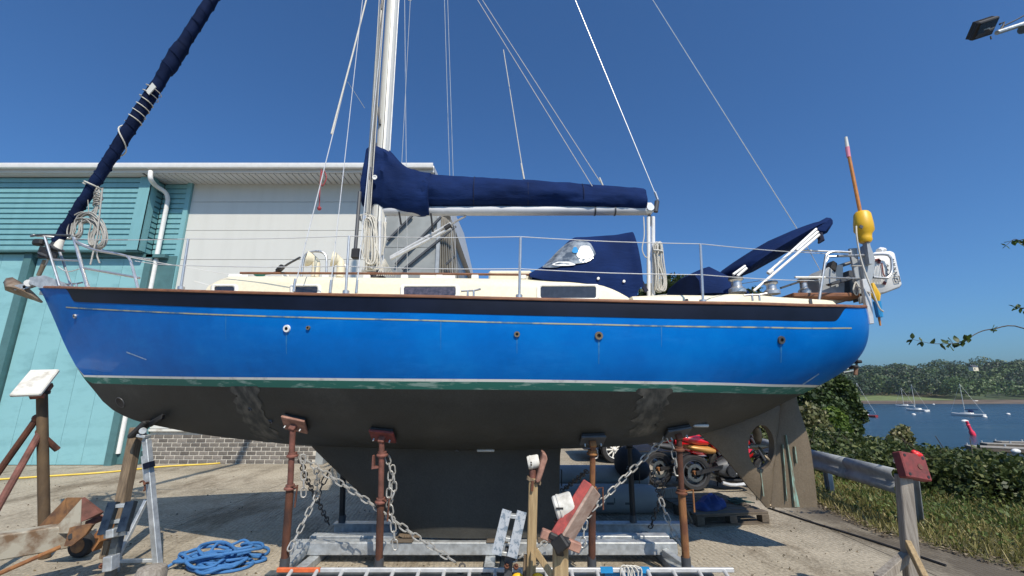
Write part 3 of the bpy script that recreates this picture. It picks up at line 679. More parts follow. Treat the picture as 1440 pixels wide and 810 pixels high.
# ------------------------------------------------------------------ the yacht: hull form
def paint_material():
    m, nt, nl, b = newmat('blue_topside_paint')
    n = noise_node(nt, nl, 1.1, 7, .7); r = ramp(nt, [(.28, (.0, .098, .38)), (.5, (.0, .132, .49)), (.72, (.001, .172, .56))]); nl.new(n.outputs[0], r.inputs[0])
    n2 = noise_node(nt, nl, 3.0, 8, .75, stretch=(.5, 1, 2.2)); r2 = ramp(nt, [(.52, (0, 0, 0)), (.75, (.45, .45, .45))]); nl.new(n2.outputs[0], r2.inputs[0])
    c = mix(nt, nl, r2.outputs[0], r.outputs[0], (.015, .21, .60))
    n3 = noise_node(nt, nl, 5, 9, .8, stretch=(.25, 1, 3)); r3 = ramp(nt, [(.66, (0, 0, 0)), (.72, (.55, .55, .55))]); nl.new(n3.outputs[0], r3.inputs[0])
    c = mix(nt, nl, r3.outputs[0], c, (.10, .30, .60))
    nl.new(c, b.inputs['Base Color']); b.inputs['Specular IOR Level'].default_value = .06; b.inputs['Coat Weight'].default_value = .16; b.inputs['Coat Roughness'].default_value = .015
    rr = nt.new('ShaderNodeMapRange'); rr.inputs['To Min'].default_value = .2; rr.inputs['To Max'].default_value = .5; nl.new(n2.outputs[0], rr.inputs[0]); nl.new(rr.outputs[0], b.inputs['Roughness'])
    n4 = noise_node(nt, nl, 1.6, 3); bp = nt.new('ShaderNodeBump'); bp.inputs['Strength'].default_value = .035; bp.inputs['Distance'].default_value = .05
    nl.new(n4.outputs[0], bp.inputs['Height']); nl.new(bp.outputs[0], b.inputs['Coat Normal']); nl.new(bp.outputs[0], b.inputs['Normal']); return m
def antifoul_material(name, base, light, streak=(.22, .32, .27), sf=.69):
    m, nt, nl, b = newmat(name)
    n = noise_node(nt, nl, 1.7, 8, .72); r = ramp(nt, [(.3, tuple(x*.75 for x in base)), (.55, base), (.75, light)]); nl.new(n.outputs[0], r.inputs[0])
    n2 = noise_node(nt, nl, 6, 8, .8, stretch=(2.2, 2.2, .22)); r2 = ramp(nt, [(sf, (0, 0, 0)), (sf+.08, (.6, .6, .6))]); nl.new(n2.outputs[0], r2.inputs[0])
    c = mix(nt, nl, r2.outputs[0], r.outputs[0], streak)
    n3 = noise_node(nt, nl, 60, 4); r3 = ramp(nt, [(.3, (.8, .8, .8)), (.7, (1.1, 1.1, 1.1))]); nl.new(n3.outputs[0], r3.inputs[0])
    nl.new(mix(nt, nl, 1, c, r3.outputs[0], 'MULTIPLY'), b.inputs['Base Color']); b.inputs['Roughness'].default_value = .55; b.inputs['Specular IOR Level'].default_value = .4
    bp = nt.new('ShaderNodeBump'); bp.inputs['Strength'].default_value = .2; bp.inputs['Distance'].default_value = .01; nl.new(n3.outputs[0], bp.inputs['Height']); nl.new(bp.outputs[0], b.inputs['Normal']); return m
M['topside'] = paint_material()
M['antifoul'] = antifoul_material('antifoul', (.033, .037, .037), (.056, .060, .058))
M['antifoul_keel'] = antifoul_material('antifoul_keel', (.044, .044, .040), (.064, .061, .054), (.10, .14, .125), .7)
M['antifoul_rudder'] = antifoul_material('antifoul_rudder', (.155, .122, .085), (.20, .165, .12), (.30, .42, .36), .66)
M['worn'] = mat('antifoul_worn', (.125, .122, .110), .75, 0, c2=(.034, .038, .038), scale=7, lo=.40, hi=.66, stretch=(1.8, 1, .8), detail=10, bump=.15)
M['navy'] = mat('navy_paint', (.006, .009, .022), .4, 0, .3, 2.5, spec=.2)
M['boot_white'] = mat('boot_white', (.76, .77, .74), .4, 0, c2=(.55, .57, .55), scale=9, lo=.3, hi=.45)
M['boot_green'] = mat('boot_green', (.016, .15, .12), .6, 0, c2=(.24, .37, .33), scale=9, lo=.34, hi=.46, stretch=(.5, 1, 2.5), detail=8)
M['gold_line'] = mat('gold_line', (.36, .36, .24), .5, 0, c2=(.06, .16, .28), scale=5, lo=.38, hi=.5)
M['primer_streak'] = mat('verdigris', (.22, .36, .31), .8, 0, c2=(.15, .13, .095), scale=22, lo=.42, hi=.58, stretch=(3, 3, .35))

bs = interp([(-5.62, .02), (-5.3, .17), (-4.7, .42), (-3.9, .72), (-2.9, 1.01), (-1.7, 1.22), (-.5, 1.33), (.8, 1.33), (2.0, 1.24), (3.0, 1.01), (3.42, .81), (3.64, .63), (3.77, .43), (3.87, .18)])
def tab_from_px(pts, yof, it=8):
    out = []
    for px, py in pts:
        Y = YC-.8
        for _ in range(it): Y = YC-yof(P(px, py, Y).x)
        p = P(px, py, Y); out.append((p.x, p.z))
    out.sort(); return out
zs = interp(tab_from_px([(57, 405), (150, 407.5), (300, 412), (480, 416.5), (650, 420), (800, 423.5), (950, 427), (1100, 430), (1200, 432.5), (1222, 433)], bs))
X_BOW = P(57, 405, YC).x; X_STERN = 3.865
kp = [(57.5, 408), (75, 447), (94, 491), (115, 528), (133, 550), (150, 570), (170, 583), (199, 594), (227, 600), (284, 611), (360, 620), (435, 627), (520, 630), (650, 633), (793, 631), (879, 627), (930, 621), (985, 610), (1040, 592), (1085, 570), (1121, 553)]
kt = [(P(x, y, YC).x, P(x, y, YC).z) for x, y in kp]
kt += [(P(x, y, YC-d).x, P(x, y, YC-d).z) for x, y, d in ((1153, 538, .05), (1178, 524, .10), (1195, 511, .16), (1209, 493, .22), (1217, 473, .30), (1221, 452, .36))]
kt.sort(); zk = interp(kt)
full = interp([(-5.6, .0), (-4.6, .12), (-3.6, .45), (-2.4, .75), (-1, .92), (1, .92), (2.2, .88), (3.0, .88), (3.9, 1.0)])
def section(X):
    b, z0, z1, f = bs(X), zk(X), zs(X), full(X); h = z1-z0
    return ((0, z0), (b*(.22+.50*f), z0+h*(.27-.21*f)), (b*(.62+.46*f), z0+h*(.62-.20*f)), (b, z1))
def sec_pt(c, t):
    a = (1-t)**3, 3*t*(1-t)**2, 3*t*t*(1-t), t**3
    return sum(a[i]*c[i][0] for i in range(4)), sum(a[i]*c[i][1] for i in range(4))
def t_at(X, z):
    c = section(X)
    if z <= c[0][1]: return 0.0
    if z >= c[3][1]: return 1.0
    lo, hi = 0.0, 1.0
    for _ in range(24):
        m = (lo+hi)/2
        if sec_pt(c, m)[1] < z: lo = m
        else: hi = m
    return (lo+hi)/2
def off_at(X, z): return sec_pt(section(X), t_at(X, z))[0]
def hp_(X, z, side=-1, out=0.0):
    o = off_at(X, z); dz = .02; dx = .05
    ny = 1.0; nz = -(off_at(X, z+dz)-off_at(X, z-dz))/(2*dz); nx = -(off_at(X+dx, z)-off_at(X-dx, z))/(2*dx)
    n = Vector((nx, ny, nz)).normalized()
    return Vector((X+n.x*out, YC+side*(o+n.y*out), z+n.z*out))
def onto(px, py, off, Y=None, side=-1, it=14):       # where a sight line meets a side surface
    Y = Y or YC-.9
    for _ in range(it):
        p = P(px, py, Y); Y = .5*Y+.5*(YC+side*off(p.x, p.z))
    return P(px, py, Y)
def PH(px, py): return onto(px, py, off_at)
wt = [(PH(x, y).x, PH(x, y).z) for x, y in ((150, 528), (280, 530), (400, 531), (560, 532.5), (720, 533.5), (900, 536), (1030, 538.5), (1090, 540.5))]
wt = [(X_BOW, wt[0][1]+.03)]+wt+[(X_STERN, wt[-1][1]-.005)]
wt.sort(); zw = interp(wt)

M['galv_dark'] = mat('galv_dark', (.13, .15, .165), .45, .45, c2=(.06, .075, .085), scale=12)
boat = thing('sailboat', 'blue hulled sailing yacht with cream cabin propped ashore on a steel cradle', 'sailboat', (0, YC, .22))
stations = [X_BOW+.002]+[X_BOW+.02+.05*i for i in range(1, 9)]+list(np.linspace(X_BOW+.5, 2.6, 60))+list(np.linspace(2.65, X_STERN-.1, 26))+[X_STERN-.07, X_STERN-.04, X_STERN-.018, X_STERN]
def band(name, m, lo, hi, n, xs=None, out=0.0, cap=False):
    mb = MB()
    for side in (-1, 1):
        rows = []
        for X in (xs or stations):
            c = section(X); a, b = t_at(X, lo(X)), t_at(X, hi(X)); row = []
            for i in range(n):
                t = a+(b-a)*i/(n-1); y, z = sec_pt(c, t)
                row.append(hp_(X, z, side, out) if out else Vector((X, YC+side*y, z)))
            rows.append(row)
        mb.grid(rows, flip=side > 0)
        if cap: last = rows[-1]; cap_l = last if side < 0 else cap_l+last[::-1]
    if cap and len(cap_l) > 2: mb.fan(cap_l)
    return mb.build(name, m, boat, merge=.0004, sharp=50)
G1 = .022; G2 = .088
hull = band('topsides', M['topside'], lambda X: zw(X), lambda X: zs(X), 18, cap=True)
hull['label'] = 'glossy blue topsides of the hull'
band('boot_stripe', M['boot_white'], lambda X: zw(X)-G1, lambda X: zw(X), 3)
band('green_stripe', M['boot_green'], lambda X: zw(X)-G2, lambda X: zw(X)-G1, 4)
band('hull_bottom', M['antifoul'], lambda X: zk(X), lambda X: zw(X)-G2, 16)
# navy bulwark panel, proud of the topsides, swept up at both ends
xa, xb = PH(93, 412).x, PH(1192, 438).x
def drop(X):
    e = .16; f = min(1, max(0, (X-xa)/e), max(0, (xb-X)/(e*1.3)))
    f = min(max(0, (X-xa)/e), max(0, (xb-X)/(e*1.3)), 1); f = f*f*(3-2*f)
    return .006+.128*f
bx = list(np.linspace(xa, xa+.2, 12))+list(np.linspace(xa+.25, xb-.25, 50))+list(np.linspace(xb-.2, xb, 12))
band('bulwark_panel', M['navy'], lambda X: zs(X)-drop(X), lambda X: zs(X), 5, bx, .004)
cxs = list(np.linspace(PH(92, 426).x, PH(1197, 456).x, 70))
band('cove_line', M['gold_line'], lambda X: zs(X)-.205, lambda X: zs(X)-.193, 2, cxs, .003)
# worn patches sanded through the antifouling, white scuffs on the paint
def patch(name, m, quad, out=.003, nx=9, nz=24, jag=.07):
    a, b, c, d = [PH(*q) for q in quad]; rows = []        # a-b top edge, d-c bottom edge
    for i in range(nz):
        f = i/(nz-1); row = []
        for j in range(nx):
            g = j/(nx-1); p = a.lerp(b, g).lerp(d.lerp(c, g), f)
            jx = jag*(mnoise.noise((f*9, g*3, 4))+.6*mnoise.noise((f*31, g*5, 8))) if j in (0, nx-1) else 0
            row.append(hp_(p.x+jx, p.z, -1, out))
        rows.append(row)
    mb = MB(); mb.grid(rows); return mb.build(name, m, boat, sharp=180)
patch('worn_patch', M['worn'], ((325, 543), (362, 543), (398, 618), (368, 619)))
patch('worn_patch', M['worn'], ((898, 546), (944, 546), (915, 612), (884, 615)))
M['scuff'] = mat('scuff', (.40, .52, .66), .6, 0, c2=(.10, .28, .52), scale=18)
patch('scuff_mark', M['scuff'], ((178, 494), (206, 505), (206, 506.3), (178, 496)), .002, 6, 3, 0)
patch('scuff_mark', M['scuff'], ((1128, 540), (1151, 525), (1152, 526), (1129, 541.5)), .002, 6, 3, 0)
M['run'] = mat('weather_run', (.03, .20, .44), .6, 0, c2=(.0, .11, .40), scale=20)
for x_, y_, w_, h_ in ((403, 468, 2.2, 30), (842, 478, 2.5, 34), (727, 475, 1.6, 22), (1098, 484, 2.5, 26), (620, 452, 1.2, 40), (318, 442, 1.2, 36), (930, 458, 1.4, 30)):
    patch('weather_run', M['run'], ((x_-w_/2, y_), (x_+w_/2, y_), (x_+w_/5, y_+h_), (x_-w_/5, y_+h_)), .0015, 3, 6, 0)
# keel, skeg and rudder as foils
def foil(name, le, te, th, m, n=18, rows_n=14, wob=0):
    rows = []
    for i in range(rows_n):
        f = i/(rows_n-1)*(len(le)-1); k = min(int(f), len(le)-2); g = f-k
        a = Vector(le[k]).lerp(Vector(le[k+1]), g); b = Vector(te[k]).lerp(Vector(te[k+1]), g); tk = th[k]*(1-g)+th[k+1]*g; ring = []
        for j in range(2*n):
            u = j/n; s = 1 if u < 1 else -1; x = u if u < 1 else 2-u
            x = .5-.5*math.cos(math.pi*x); w = tk*(2.2*math.sqrt(max(0, x))*(1-x)**.8*.62+.02); p = a.lerp(b, x); ring.append(Vector((p.x, YC-s*w, p.z)))
        rows.append(ring)
    mb = MB(); mb.grid(rows, closed=True); mb.fan(rows[-1]); mb.fan(rows[0]); return mb.build(name, m, boat, merge=.0003, sharp=60)
Pc = lambda x, y: P(x, y, YC)
zt = lambda px, py: Pc(px, py)
keel = foil('keel', [zt(425, 610), zt(437, 627), zt(482, 671), zt(530, 716), zt(552, 736), zt(566, 752)], [zt(795, 600), zt(788, 634), zt(787, 671), zt(787, 716), zt(786, 738), zt(783, 754)], [.17, .15, .15, .17, .18, .17], M['antifoul_keel'])
# skeg with the propeller aperture cut through it
def ring_px(c, rx, ry, n, a0=0): return [Pc(c[0]+rx*math.cos(a0+2*math.pi*i/n), c[1]+ry*math.sin(a0+2*math.pi*i/n)) for i in range(n)]
out = [(975, 600), (985, 612), (1008, 631), (1027, 653), (1053, 686), (1078, 714), (1081, 713), (1084, 690), (1087, 664), (1090, 630), (1093, 600), (1096, 572), (1088, 562), (1060, 575), (1020, 590)]
ap_c = (1067.5, 627); n = 28; inner = []
ap = [(1067.5+18.5*math.cos(2*math.pi*i/n)*(.93 if math.cos(2*math.pi*i/n) > 0 else 1.0), 628+31*math.sin(2*math.pi*i/n)) for i in range(n)]
def ray_out(c, d):
    best = None
    for i in range(len(out)):
        (x1, y1), (x2, y2) = out[i], out[(i+1) % len(out)]; ex, ey = x2-x1, y2-y1; den = d[0]*ey-d[1]*ex
        if abs(den) < 1e-9: continue
        t = ((x1-c[0])*ey-(y1-c[1])*ex)/den; s = ((x1-c[0])*d[1]-(y1-c[1])*d[0])/den
        if t > 0 and -1e-6 <= s <= 1+1e-6 and (best is None or t < best): best = t
    return (c[0]+d[0]*best, c[1]+d[1]*best)
angs = sorted(set([math.atan2(y-628, x-1067.5) % (2*math.pi) for x, y in out]+[2*math.pi*i/n for i in range(n)]))
mb = MB(); fr, bk = [], []
for a in angs:
    d = (math.cos(a), math.sin(a)); i_ = (1067.5+18.5*d[0]*(.95 if d[0] > 0 else 1)/math.sqrt(1), 628+31*d[1]); e = ray_out((1067.5, 628), d)
    I, E = Pc(*i_), Pc(*e); mid = I.lerp(E, .5)
    fr.append([I+Vector((0, -.05, 0)), mid+Vector((0, -.055, 0)), E+Vector((0, -.018, 0)), E+Vector((0, .018, 0)), mid+Vector((0, .055, 0)), I+Vector((0, .05, 0)), I+Vector((0, -.05, 0))])
mb.grid(fr+[fr[0]]); mb.build('skeg', M['antifoul_rudder'], boat, merge=.0003, sharp=40)
rud = foil('rudder', [zt(1096, 566), zt(1094, 577), zt(1090, 621), zt(1085, 665), zt(1082, 713)], [zt(1120, 556), zt(1122, 568), zt(1139, 621), zt(1146, 672), zt(1150, 713)], [.05, .05, .055, .055, .05], M['antifoul_rudder'], rows_n=12)
def streak(par, pts, w):
    mb = MB(); L = [P(x-w(i)/2, y, YC-.062) for i, (x, y) in enumerate(pts)]; Rr = [P(x+w(i)/2, y, YC-.062) for i, (x, y) in enumerate(pts)]
    mb.prism(L+Rr[::-1], (0, .03, 0)); mb.build('verdigris_streak', M['primer_streak'], par)
streak(rud, [(1106, 612), (1112, 650), (1117, 685), (1121, 713)], lambda i: (1.0, 2.2, 4.5, 7)[i])
streak(rud, [(1118, 628), (1120, 645), (1121, 652)], lambda i: (1.5, 2.0, .6)[i]); streak(rud, [(1101, 625), (1104, 660), (1107, 705)], lambda i: .9)
streak(boat, [(1070, 661), (1072, 680), (1074, 698)], lambda i: 1.5)
bmb = MB(); bmb.bar(P(1063, 695, YC), P(1082, 695, YC), .02, .12); bmb.build('rudder_shoe', M['bronze'], boat); 
MB().tube([P(1081, 711, YC), P(1086, 709, YC), P(1088, 715, YC)], .013, 6).build('shoe_bolt', M['bronze'], boat)
# propeller in the aperture
hub = P(1066, 628, YC); ax = Vector((1, 0, .03)); prop = MB().lathe(hub-ax*.10, [(0, 0), (.02, 0), (.03, .06), (.03, .14), (.014, .2), (0, .21)], ax, 12).build('propeller', M['bronze'], boat)
for k in range(3):
    a = math.pi/2+k*2*math.pi/3+.1; d = Vector((0, math.cos(a), math.sin(a))); s = Vector((.75, -math.sin(a)*.65, math.cos(a)*.65)).normalized()
    L = .225 if abs(math.sin(a)) > .9 else .2; pr = [(.02, .02), (.08, .04), (.14, .045), (.19, .032), (L, .0)]
    mb = MB(); mb.grid([[hub+d*r-s*w, hub+d*r+Vector((.012, 0, 0)), hub+d*r+s*w] for r, w in pr]); o = mb.build('blade', M['bronze'], prop, recalc=False); q = o.modifiers.new('s', 'SOLIDIFY'); q.thickness = .012
MB().cyl(hub-ax*.1, hub-ax*.45+Vector((0, 0, .02)), .016).build('shaft', M['stainless'], boat)
# skin fittings
def fitting(name, px, py, r, m, hole=.5, depth=.015):
    p = PH(px, py); q = hp_(p.x, p.z, -1, .05); nrm = (q-hp_(p.x, p.z, -1, 0)).normalized(); c = hp_(p.x, p.z, -1, 0)-nrm*.02; rr = r*mpp(px, py, p.y)
    o = MB().lathe(c, [(rr*1.1, 0), (rr, .02+depth), (rr*hole, .02+depth)], nrm, 18).build(name, m, boat)
    MB().lathe(c, [(rr*hole, .02+depth*.98), (rr*hole*.9, .0235), (0, .023)], nrm, 18).build('opening', M['black'], o)
for px, py, r, m in ((404, 462, 5, 'white'), (434, 461, 2.8, 'bronze'), (727, 470, 4, 'bronze'), (842, 472, 5.5, 'bronze'), (1098, 478, 5.5, 'dark_grey'), (106, 444.5, 3, 'stainless')):
    fitting('skin_fitting', px, py, r, M[m])
fitting('thruster_tube', 169, 566, 8, M['dark_grey'], .86, .006)
for px, py in ((381, 592), (352, 575), (642, 633)): fitting('skin_fitting', px, py, 3, M['dark_grey'])
for px, py, w in ((683, 632, 25), (985, 597, 22)):
    p = PH(px, py); MB().box(hp_(p.x, p.z, -1, .01), (w*mpp(px, py, p.y), .03, .03)).build('anode', M['galv'], boat, bevel=.008)

# ------------------------------------------------------------------ deck, toe rail, cabin
def dz(X): return zs(X)-.07
mb = MB(); mb.grid([[Vector((X, YC+f*max(.001, off_at(X, dz(X))-.012), dz(X)+.05*(1-f*f))) for f in np.linspace(-1, 1, 9)] for X in stations]); mb.build('deck', M['gel_cream'], boat, sharp=180)
for side in (-1, 1):
    rail = MB(); rows = []
    for X in stations[3:]:
        y = YC+side*(bs(X)-.012); z = zs(X)
        rows.append([Vector((X, y-side*.03, z-.002)), Vector((X, y+side*.028, z-.002)), Vector((X, y+side*.032, z+.012)), Vector((X, y+side*.022, z+.024)), Vector((X, y-side*.03, z+.024))])
    rail.grid(rows, closed=True); rail.fan(rows[0]); rail.fan(rows[-1]); rail.build('toe_rail', M['teak'], boat, sharp=60)
cf, ca = P(287, 406, YC-.72).x, P(893, 421, YC-.82).x
chw = interp([(cf, .72), (cf+.25, .755), (-1.7, .83), (-.3, .87), (ca, .84)])
ctop = interp(tab_from_px([(287, 404), (300, 396), (317, 388), (335, 387.5), (520, 389), (700, 390.5), (835, 394), (850, 398), (880, 412), (893, 421)], lambda X: chw(X)-.06))
def cab_row(X):
    w, zt_, zb = chw(X), ctop(X), dz(X)-.01; h = max(.01, zt_-zb)
    half = [(w, zb), (w-.03, zb+h*.75), (w-.05, zb+h*.9), (w-.085, zb+h*.985), (w-.14, zt_), (w*.5, zt_+.035), (0, zt_+.045)]
    return [Vector((X, YC-y, z)) for y, z in half]+[Vector((X, YC+y, z)) for y, z in half[-2::-1]]
cx = [cf, cf+.04, cf+.1, cf+.2, cf+.3]+list(np.linspace(cf+.4, ca-.4, 30))+[ca-.3, ca-.22, ca-.15, ca-.08, ca-.03, ca]
mb = MB(); rows = [cab_row(X) for X in cx]; mb.grid(rows); mb.fan(rows[0]); mb.fan(rows[-1]); cabin = mb.build('cabin_trunk', M['gel_cream'], boat, sharp=50, merge=.0005)
def cab_off(X, z):
    zb = dz(X)-.01; h = max(.01, ctop(X)-zb); f = min(1, max(0, (z-zb)/h)); return chw(X)-.04*f
def rrect(x0, y0, x1, y1, r, n=5):
    pts = []
    for cx_, cy_, a0 in ((x1-r, y0+r, -90), (x1-r, y1-r, 0), (x0+r, y1-r, 90), (x0+r, y0+r, 180)):
        for i in range(n+1):
            a = R(a0+90*i/n); pts.append((cx_+r*math.cos(a), cy_+r*math.sin(a)))
    return pts
for x0, y0, x1, y1 in ((302, 403, 330, 411), (413, 403, 447, 413), (568, 403.5, 641, 416.5), (760, 403, 838, 419.5)):
    o_ = rrect(x0-5, y0-3, x1+5, y1+3, 4.5); i_ = rrect(x0, y0, x1, y1, 3.0)
    A = [onto(px, py, cab_off) for px, py in o_]; B = [onto(px, py, cab_off) for px, py in i_]
    up = Vector((0, -1, .12)).normalized()
    mb = MB(); rows = [[a-up*.01 for a in A], [a+up*.010 for a in A], [a.lerp(b, .5)+up*.016 for a, b in zip(A, B)], [b+up*.010 for b in B], [b-up*.002 for b in B]]
    mb.grid(rows, closed=True); fr_ = mb.build('window', M['gel_white'], cabin, sharp=70)
    mb = MB(); mb.fan([b+up*.004 for b in B]); mb.build('pane', M['curtain' if x0 == 568 else 'glass_dark'], fr_)
# handrails on the cabin top
hy = lambda X: chw(X)-.2
hpx = [(338, 384), (420, 384.2), (500, 384.5), (600, 385), (700, 386), (757, 386.5)]
pa = [onto(x, y, lambda X, z: hy(X)) for x, y in hpx]
for s in (-1, 1):
    pts = pa if s < 0 else [Vector((p.x, 2*YC-p.y, p.z)) for p in pa]
    o = MB().tube(smooth_path(pts, 5), .013, 6).build('handrail', M['teak'], boat)
    if s < 0:
        for x in (345, 402, 458, 516, 569, 618, 668, 735):
            p = onto(x, 387, lambda X, z: hy(X)); MB().box((p.x, p.y, p.z-.02), (.075, .03, .045)).build('handrail_foot', M['gel_white'], boat, bevel=.006)
def deckbox(name, x0, y0, x1, y1, Y, depth, m, bevel=.02):
    a, b = P(x0, y1, Y), P(x1, y0, Y); zb = min(a.z, b.z)-.06
    return MB().box(((a.x+b.x)/2, Y+depth/2, (zb+b.z)/2), (b.x-a.x, depth, b.z-zb)).build(name, m, boat, bevel=bevel)
deckbox('sliding_hatch', 687, 380, 748, 389, YC-.4, .8, M['gel_cream'])
deckbox('fore_hatch', 318, 384.5, 340, 390, YC-.28, .55, M['gel_white'])
deckbox('roof_ridge', 590, 385, 640, 391, YC-.45, .05, M['gel_white'], .008)
# cockpit coaming
poly = [(880, 432), (890, 416), (940, 414), (985, 414.5), (1005, 415), (1029, 412.5), (1057, 413), (1098, 417), (1165, 421), (1174, 422.5), (1180, 428), (1180, 434)]
ya = lambda px: YC-(1.0 if px < 1050 else 1.0-(px-1050)/130*.28)
mb = MB(); rows = []
for px, py in poly[1:-1]:
    p = P(px, py, ya(px)); zb = zs(p.x)-.08; rows.append([Vector((p.x, p.y-.01, zb)), Vector((p.x, p.y, p.z-.03)), Vector((p.x, p.y+.03, p.z)), Vector((p.x, p.y+.14, p.z+.004)), Vector((p.x, p.y+.18, p.z-.03)), Vector((p.x, p.y+.18, zb))])
mb.grid(rows); mb.fan(rows[0]); mb.fan(rows[-1]); mb.build('cockpit_coaming', M['gel_cream'], boat, sharp=50)
mb = MB(); rows = [[Vector((r_[0].x, 2*YC-v.y, v.z)) for v in r_] for r_ in rows]; mb.grid(rows); mb.fan(rows[0]); mb.fan(rows[-1]); mb.build('cockpit_coaming', M['gel_cream'], boat, sharp=50)
for px in (966, 1140):
    p = P(px, 424, ya(px)-.015); MB().box((p.x, p.y, p.z-.02), (.025, .012, .09)).build('drain_slot', M['dark_grey'], boat)
def cleat(px, py, Y, L):
    p = P(px, py, Y); o = MB(); o.tube([p+Vector((-L, 0, .03)), p+Vector((-L*.3, 0, .035)), p+Vector((L*.3, 0, .035)), p+Vector((L, 0, .05))], .010, 6); o.cyl(p+Vector((-L*.3, 0, -.02)), p+Vector((-L*.3, 0, .035)), .010); o.cyl(p+Vector((L*.3, 0, -.02)), p+Vector((L*.3, 0, .035)), .010); o.build('cleat', M['stainless'], boat)
cleat(662, 414, 3.85, .09); cleat(1063, 420, 3.95, .11); cleat(104, 403, YC-.1, .09)
def winch(px, pyb, pyt, r, Y):
    b, t = P(px, pyb, Y), P(px, pyt, Y); h = t.z-b.z; rr = r*mpp(px, pyb, Y)
    w = MB().lathe(b, [(rr*1.15, 0), (rr*1.15, h*.22), (rr*.72, h*.36), (rr*.66, h*.68), (rr*.95, h*.8), (rr*.95, h*.9), (rr*.4, h*.95), (0, h)], n=20).build('winch', M['stainless'], boat)
    MB().lathe(b, [(rr*.97, h*.78), (rr*.99, h*.86), (rr*.97, h*.93), (rr*.4, h*.99)], n=20).build('winch_cap', M['dark_grey'], w)
winch(1037, 412, 389, 10, YC-.86); winch(1086, 414, 395, 9, YC-.8); winch(1132, 414, 391, 7, YC-.3)
MB().bar(P(1098, 405, YC-.6), P(1122, 397, YC-.5), .02, .02).build('winch_handle', M['dark_grey'], boat)
p = P(1130, 420, YC-.2); MB().box((p.x+.1, p.y, p.z-.01), (.75, .5, .05)).build('aft_hatch', M['teak'], boat, bevel=.01)

# ------------------------------------------------------------------ spars and canvas
MX = lambda z0: None
m0, m1 = P(527, 388, YC), P(553, -5, YC); md = (m1-m0).normalized(); ZT = 12.4
mtop = m0+md*((ZT-m0.z)/md.z); mbase = m0-md*.15
mb = MB(); mb.tube([mbase, m0, m0.lerp(mtop, .3), m0.lerp(mtop, .6), mtop], [.086, .086, .086, .082, .068], 20); mast = mb.build('mast', M['mast'], boat)
MB().tube([mbase+Vector((.085, 0, .1)), mtop+Vector((.07, 0, 0))], .012, 6).build('sail_track', M['alu'], mast)
for dx_, dy_, r_, mm in ((.02, -.085, .006, 'dark_grey'), (-.035, -.078, .006, 'alu'), (.055, -.068, .006, 'alu')):
    MB().tube([mbase+Vector((dx_, dy_, 0)), mtop+Vector((dx_*.8, dy_*.78, 0))], r_, 5).build('mast_groove', M[mm], mast)
pole_a, pole_b = P(517, 300, YC-.13), P(536.5, 8, YC-.13)
MB().tube([pole_a, pole_a.lerp(pole_b, .3), pole_a.lerp(pole_b, .7), pole_b], [.030, .040, .040, .024], 12).build('stowed_pole', mat('pole_grey', (.44, .45, .44), .5, .2, c2=(.26, .27, .27), scale=14, stretch=(1, 1, .2)), boat)
MB().tube([P(521, 300, YC-.17), P(533, 60, YC-.17), P(541, -10, YC-.17)], .011, 6).build('pole_lift', M['dark_grey'], boat); MB().tube([P(539, -12, YC-.14), P(537.5, 14, YC-.14)], [.02, .026], 8).build('pole_end', M['dark_grey'], boat)
MB().cyl(P(531, 150, YC-.095), P(534.5, 175, YC-.095), .014).build('mast_cleat', M['dark_grey'], mast)
MB().lathe(m0+Vector((0, 0, -.05)), [(.13, 0), (.13, .035), (.095, .05), (.09, .10), (.08, .1)], n=20).build('mast_collar', M['black'], mast)
for zf_, L in ((.52, .85),):
    c = m0.lerp(mtop, zf_)
    for s in (-1, 1): MB().bar(c, c+Vector((.0, s*L, .05)), .09, .025, w2=.05).build('spreader', M['mast'], mast)
spr = m0.lerp(mtop, .52)
# furled headsail on its forestay
f0, f1 = P(80, 341, YC), P(240, 90, YC); fd = (f1-f0).normalized()
ftop = f0+fd*((ZT-.6-f0.z)/fd.z)
pts = []; rad = []; N = 150
for i in range(N):
    f = i/(N-1); p = f0.lerp(ftop, f); r = .052+.020*min(1, f*5)+.006*mnoise.noise((f*9, 1, 1))+.004*(i % 3 == 0)+.003*mnoise.noise((i*.7, 2, 0))
    if .29 < f < .34: r += .018
    if f > .9: r *= 1-(f-.9)*6
    pts.append(p+Vector((.003*math.sin(i*1.3), .003*math.cos(i*1.1), 0))); rad.append(r)
fsail = MB().tube(pts, rad, 14).build('furled_headsail', M['canvas_furl'], boat)
sd_, tt_ = frame(fd); Lf = (ftop-f0).length; sp_ = []
for i in range(1100):
    f = i/1099*.9; j = f*(N-1); k = min(int(j), N-2); rr0 = rad[k]+(rad[k+1]-rad[k])*(j-k); a = 2*math.pi*f*Lf/.19; sp_.append(f0.lerp(ftop, f)+sd_*((rr0+.001)*math.cos(a))+tt_*((rr0+.001)*math.sin(a)))
MB().tube(sp_, .007, 4).build('sail_edge', M['canvas_furl'], fsail)
fs0 = P(52, 392, YC); MB().tube([fs0, f0], .012, 6).build('forestay', M['stainless'], boat)
dr = MB().lathe(P(66, 364, YC), [(0, 0), (.035, 0), (.1, .03), (.1, .045), (.05, .06), (.05, .12), (.1, .14), (.1, .155), (.05, .18), (.045, .28), (.03, .32)], fd, 18).build('furling_drum', M['dark_grey'], boat)
mb = MB(); mb.bar(P(55, 357, YC-.06), P(80, 360, YC-.06), .03, .09); mb.bar(P(55, 351, YC+.06), P(80, 354, YC+.06), .03, .09); mb.build('drum_guard', M['black'], dr, bevel=.008)
MB().cyl(P(80, 350, YC), P(85, 337, YC), .05, .04).build('tack_swivel', M['gel_white'], dr)
MB().cyl(P(54, 388, YC), P(64, 366, YC), .022, .026).build('turnbuckle', M['bronze'], dr)
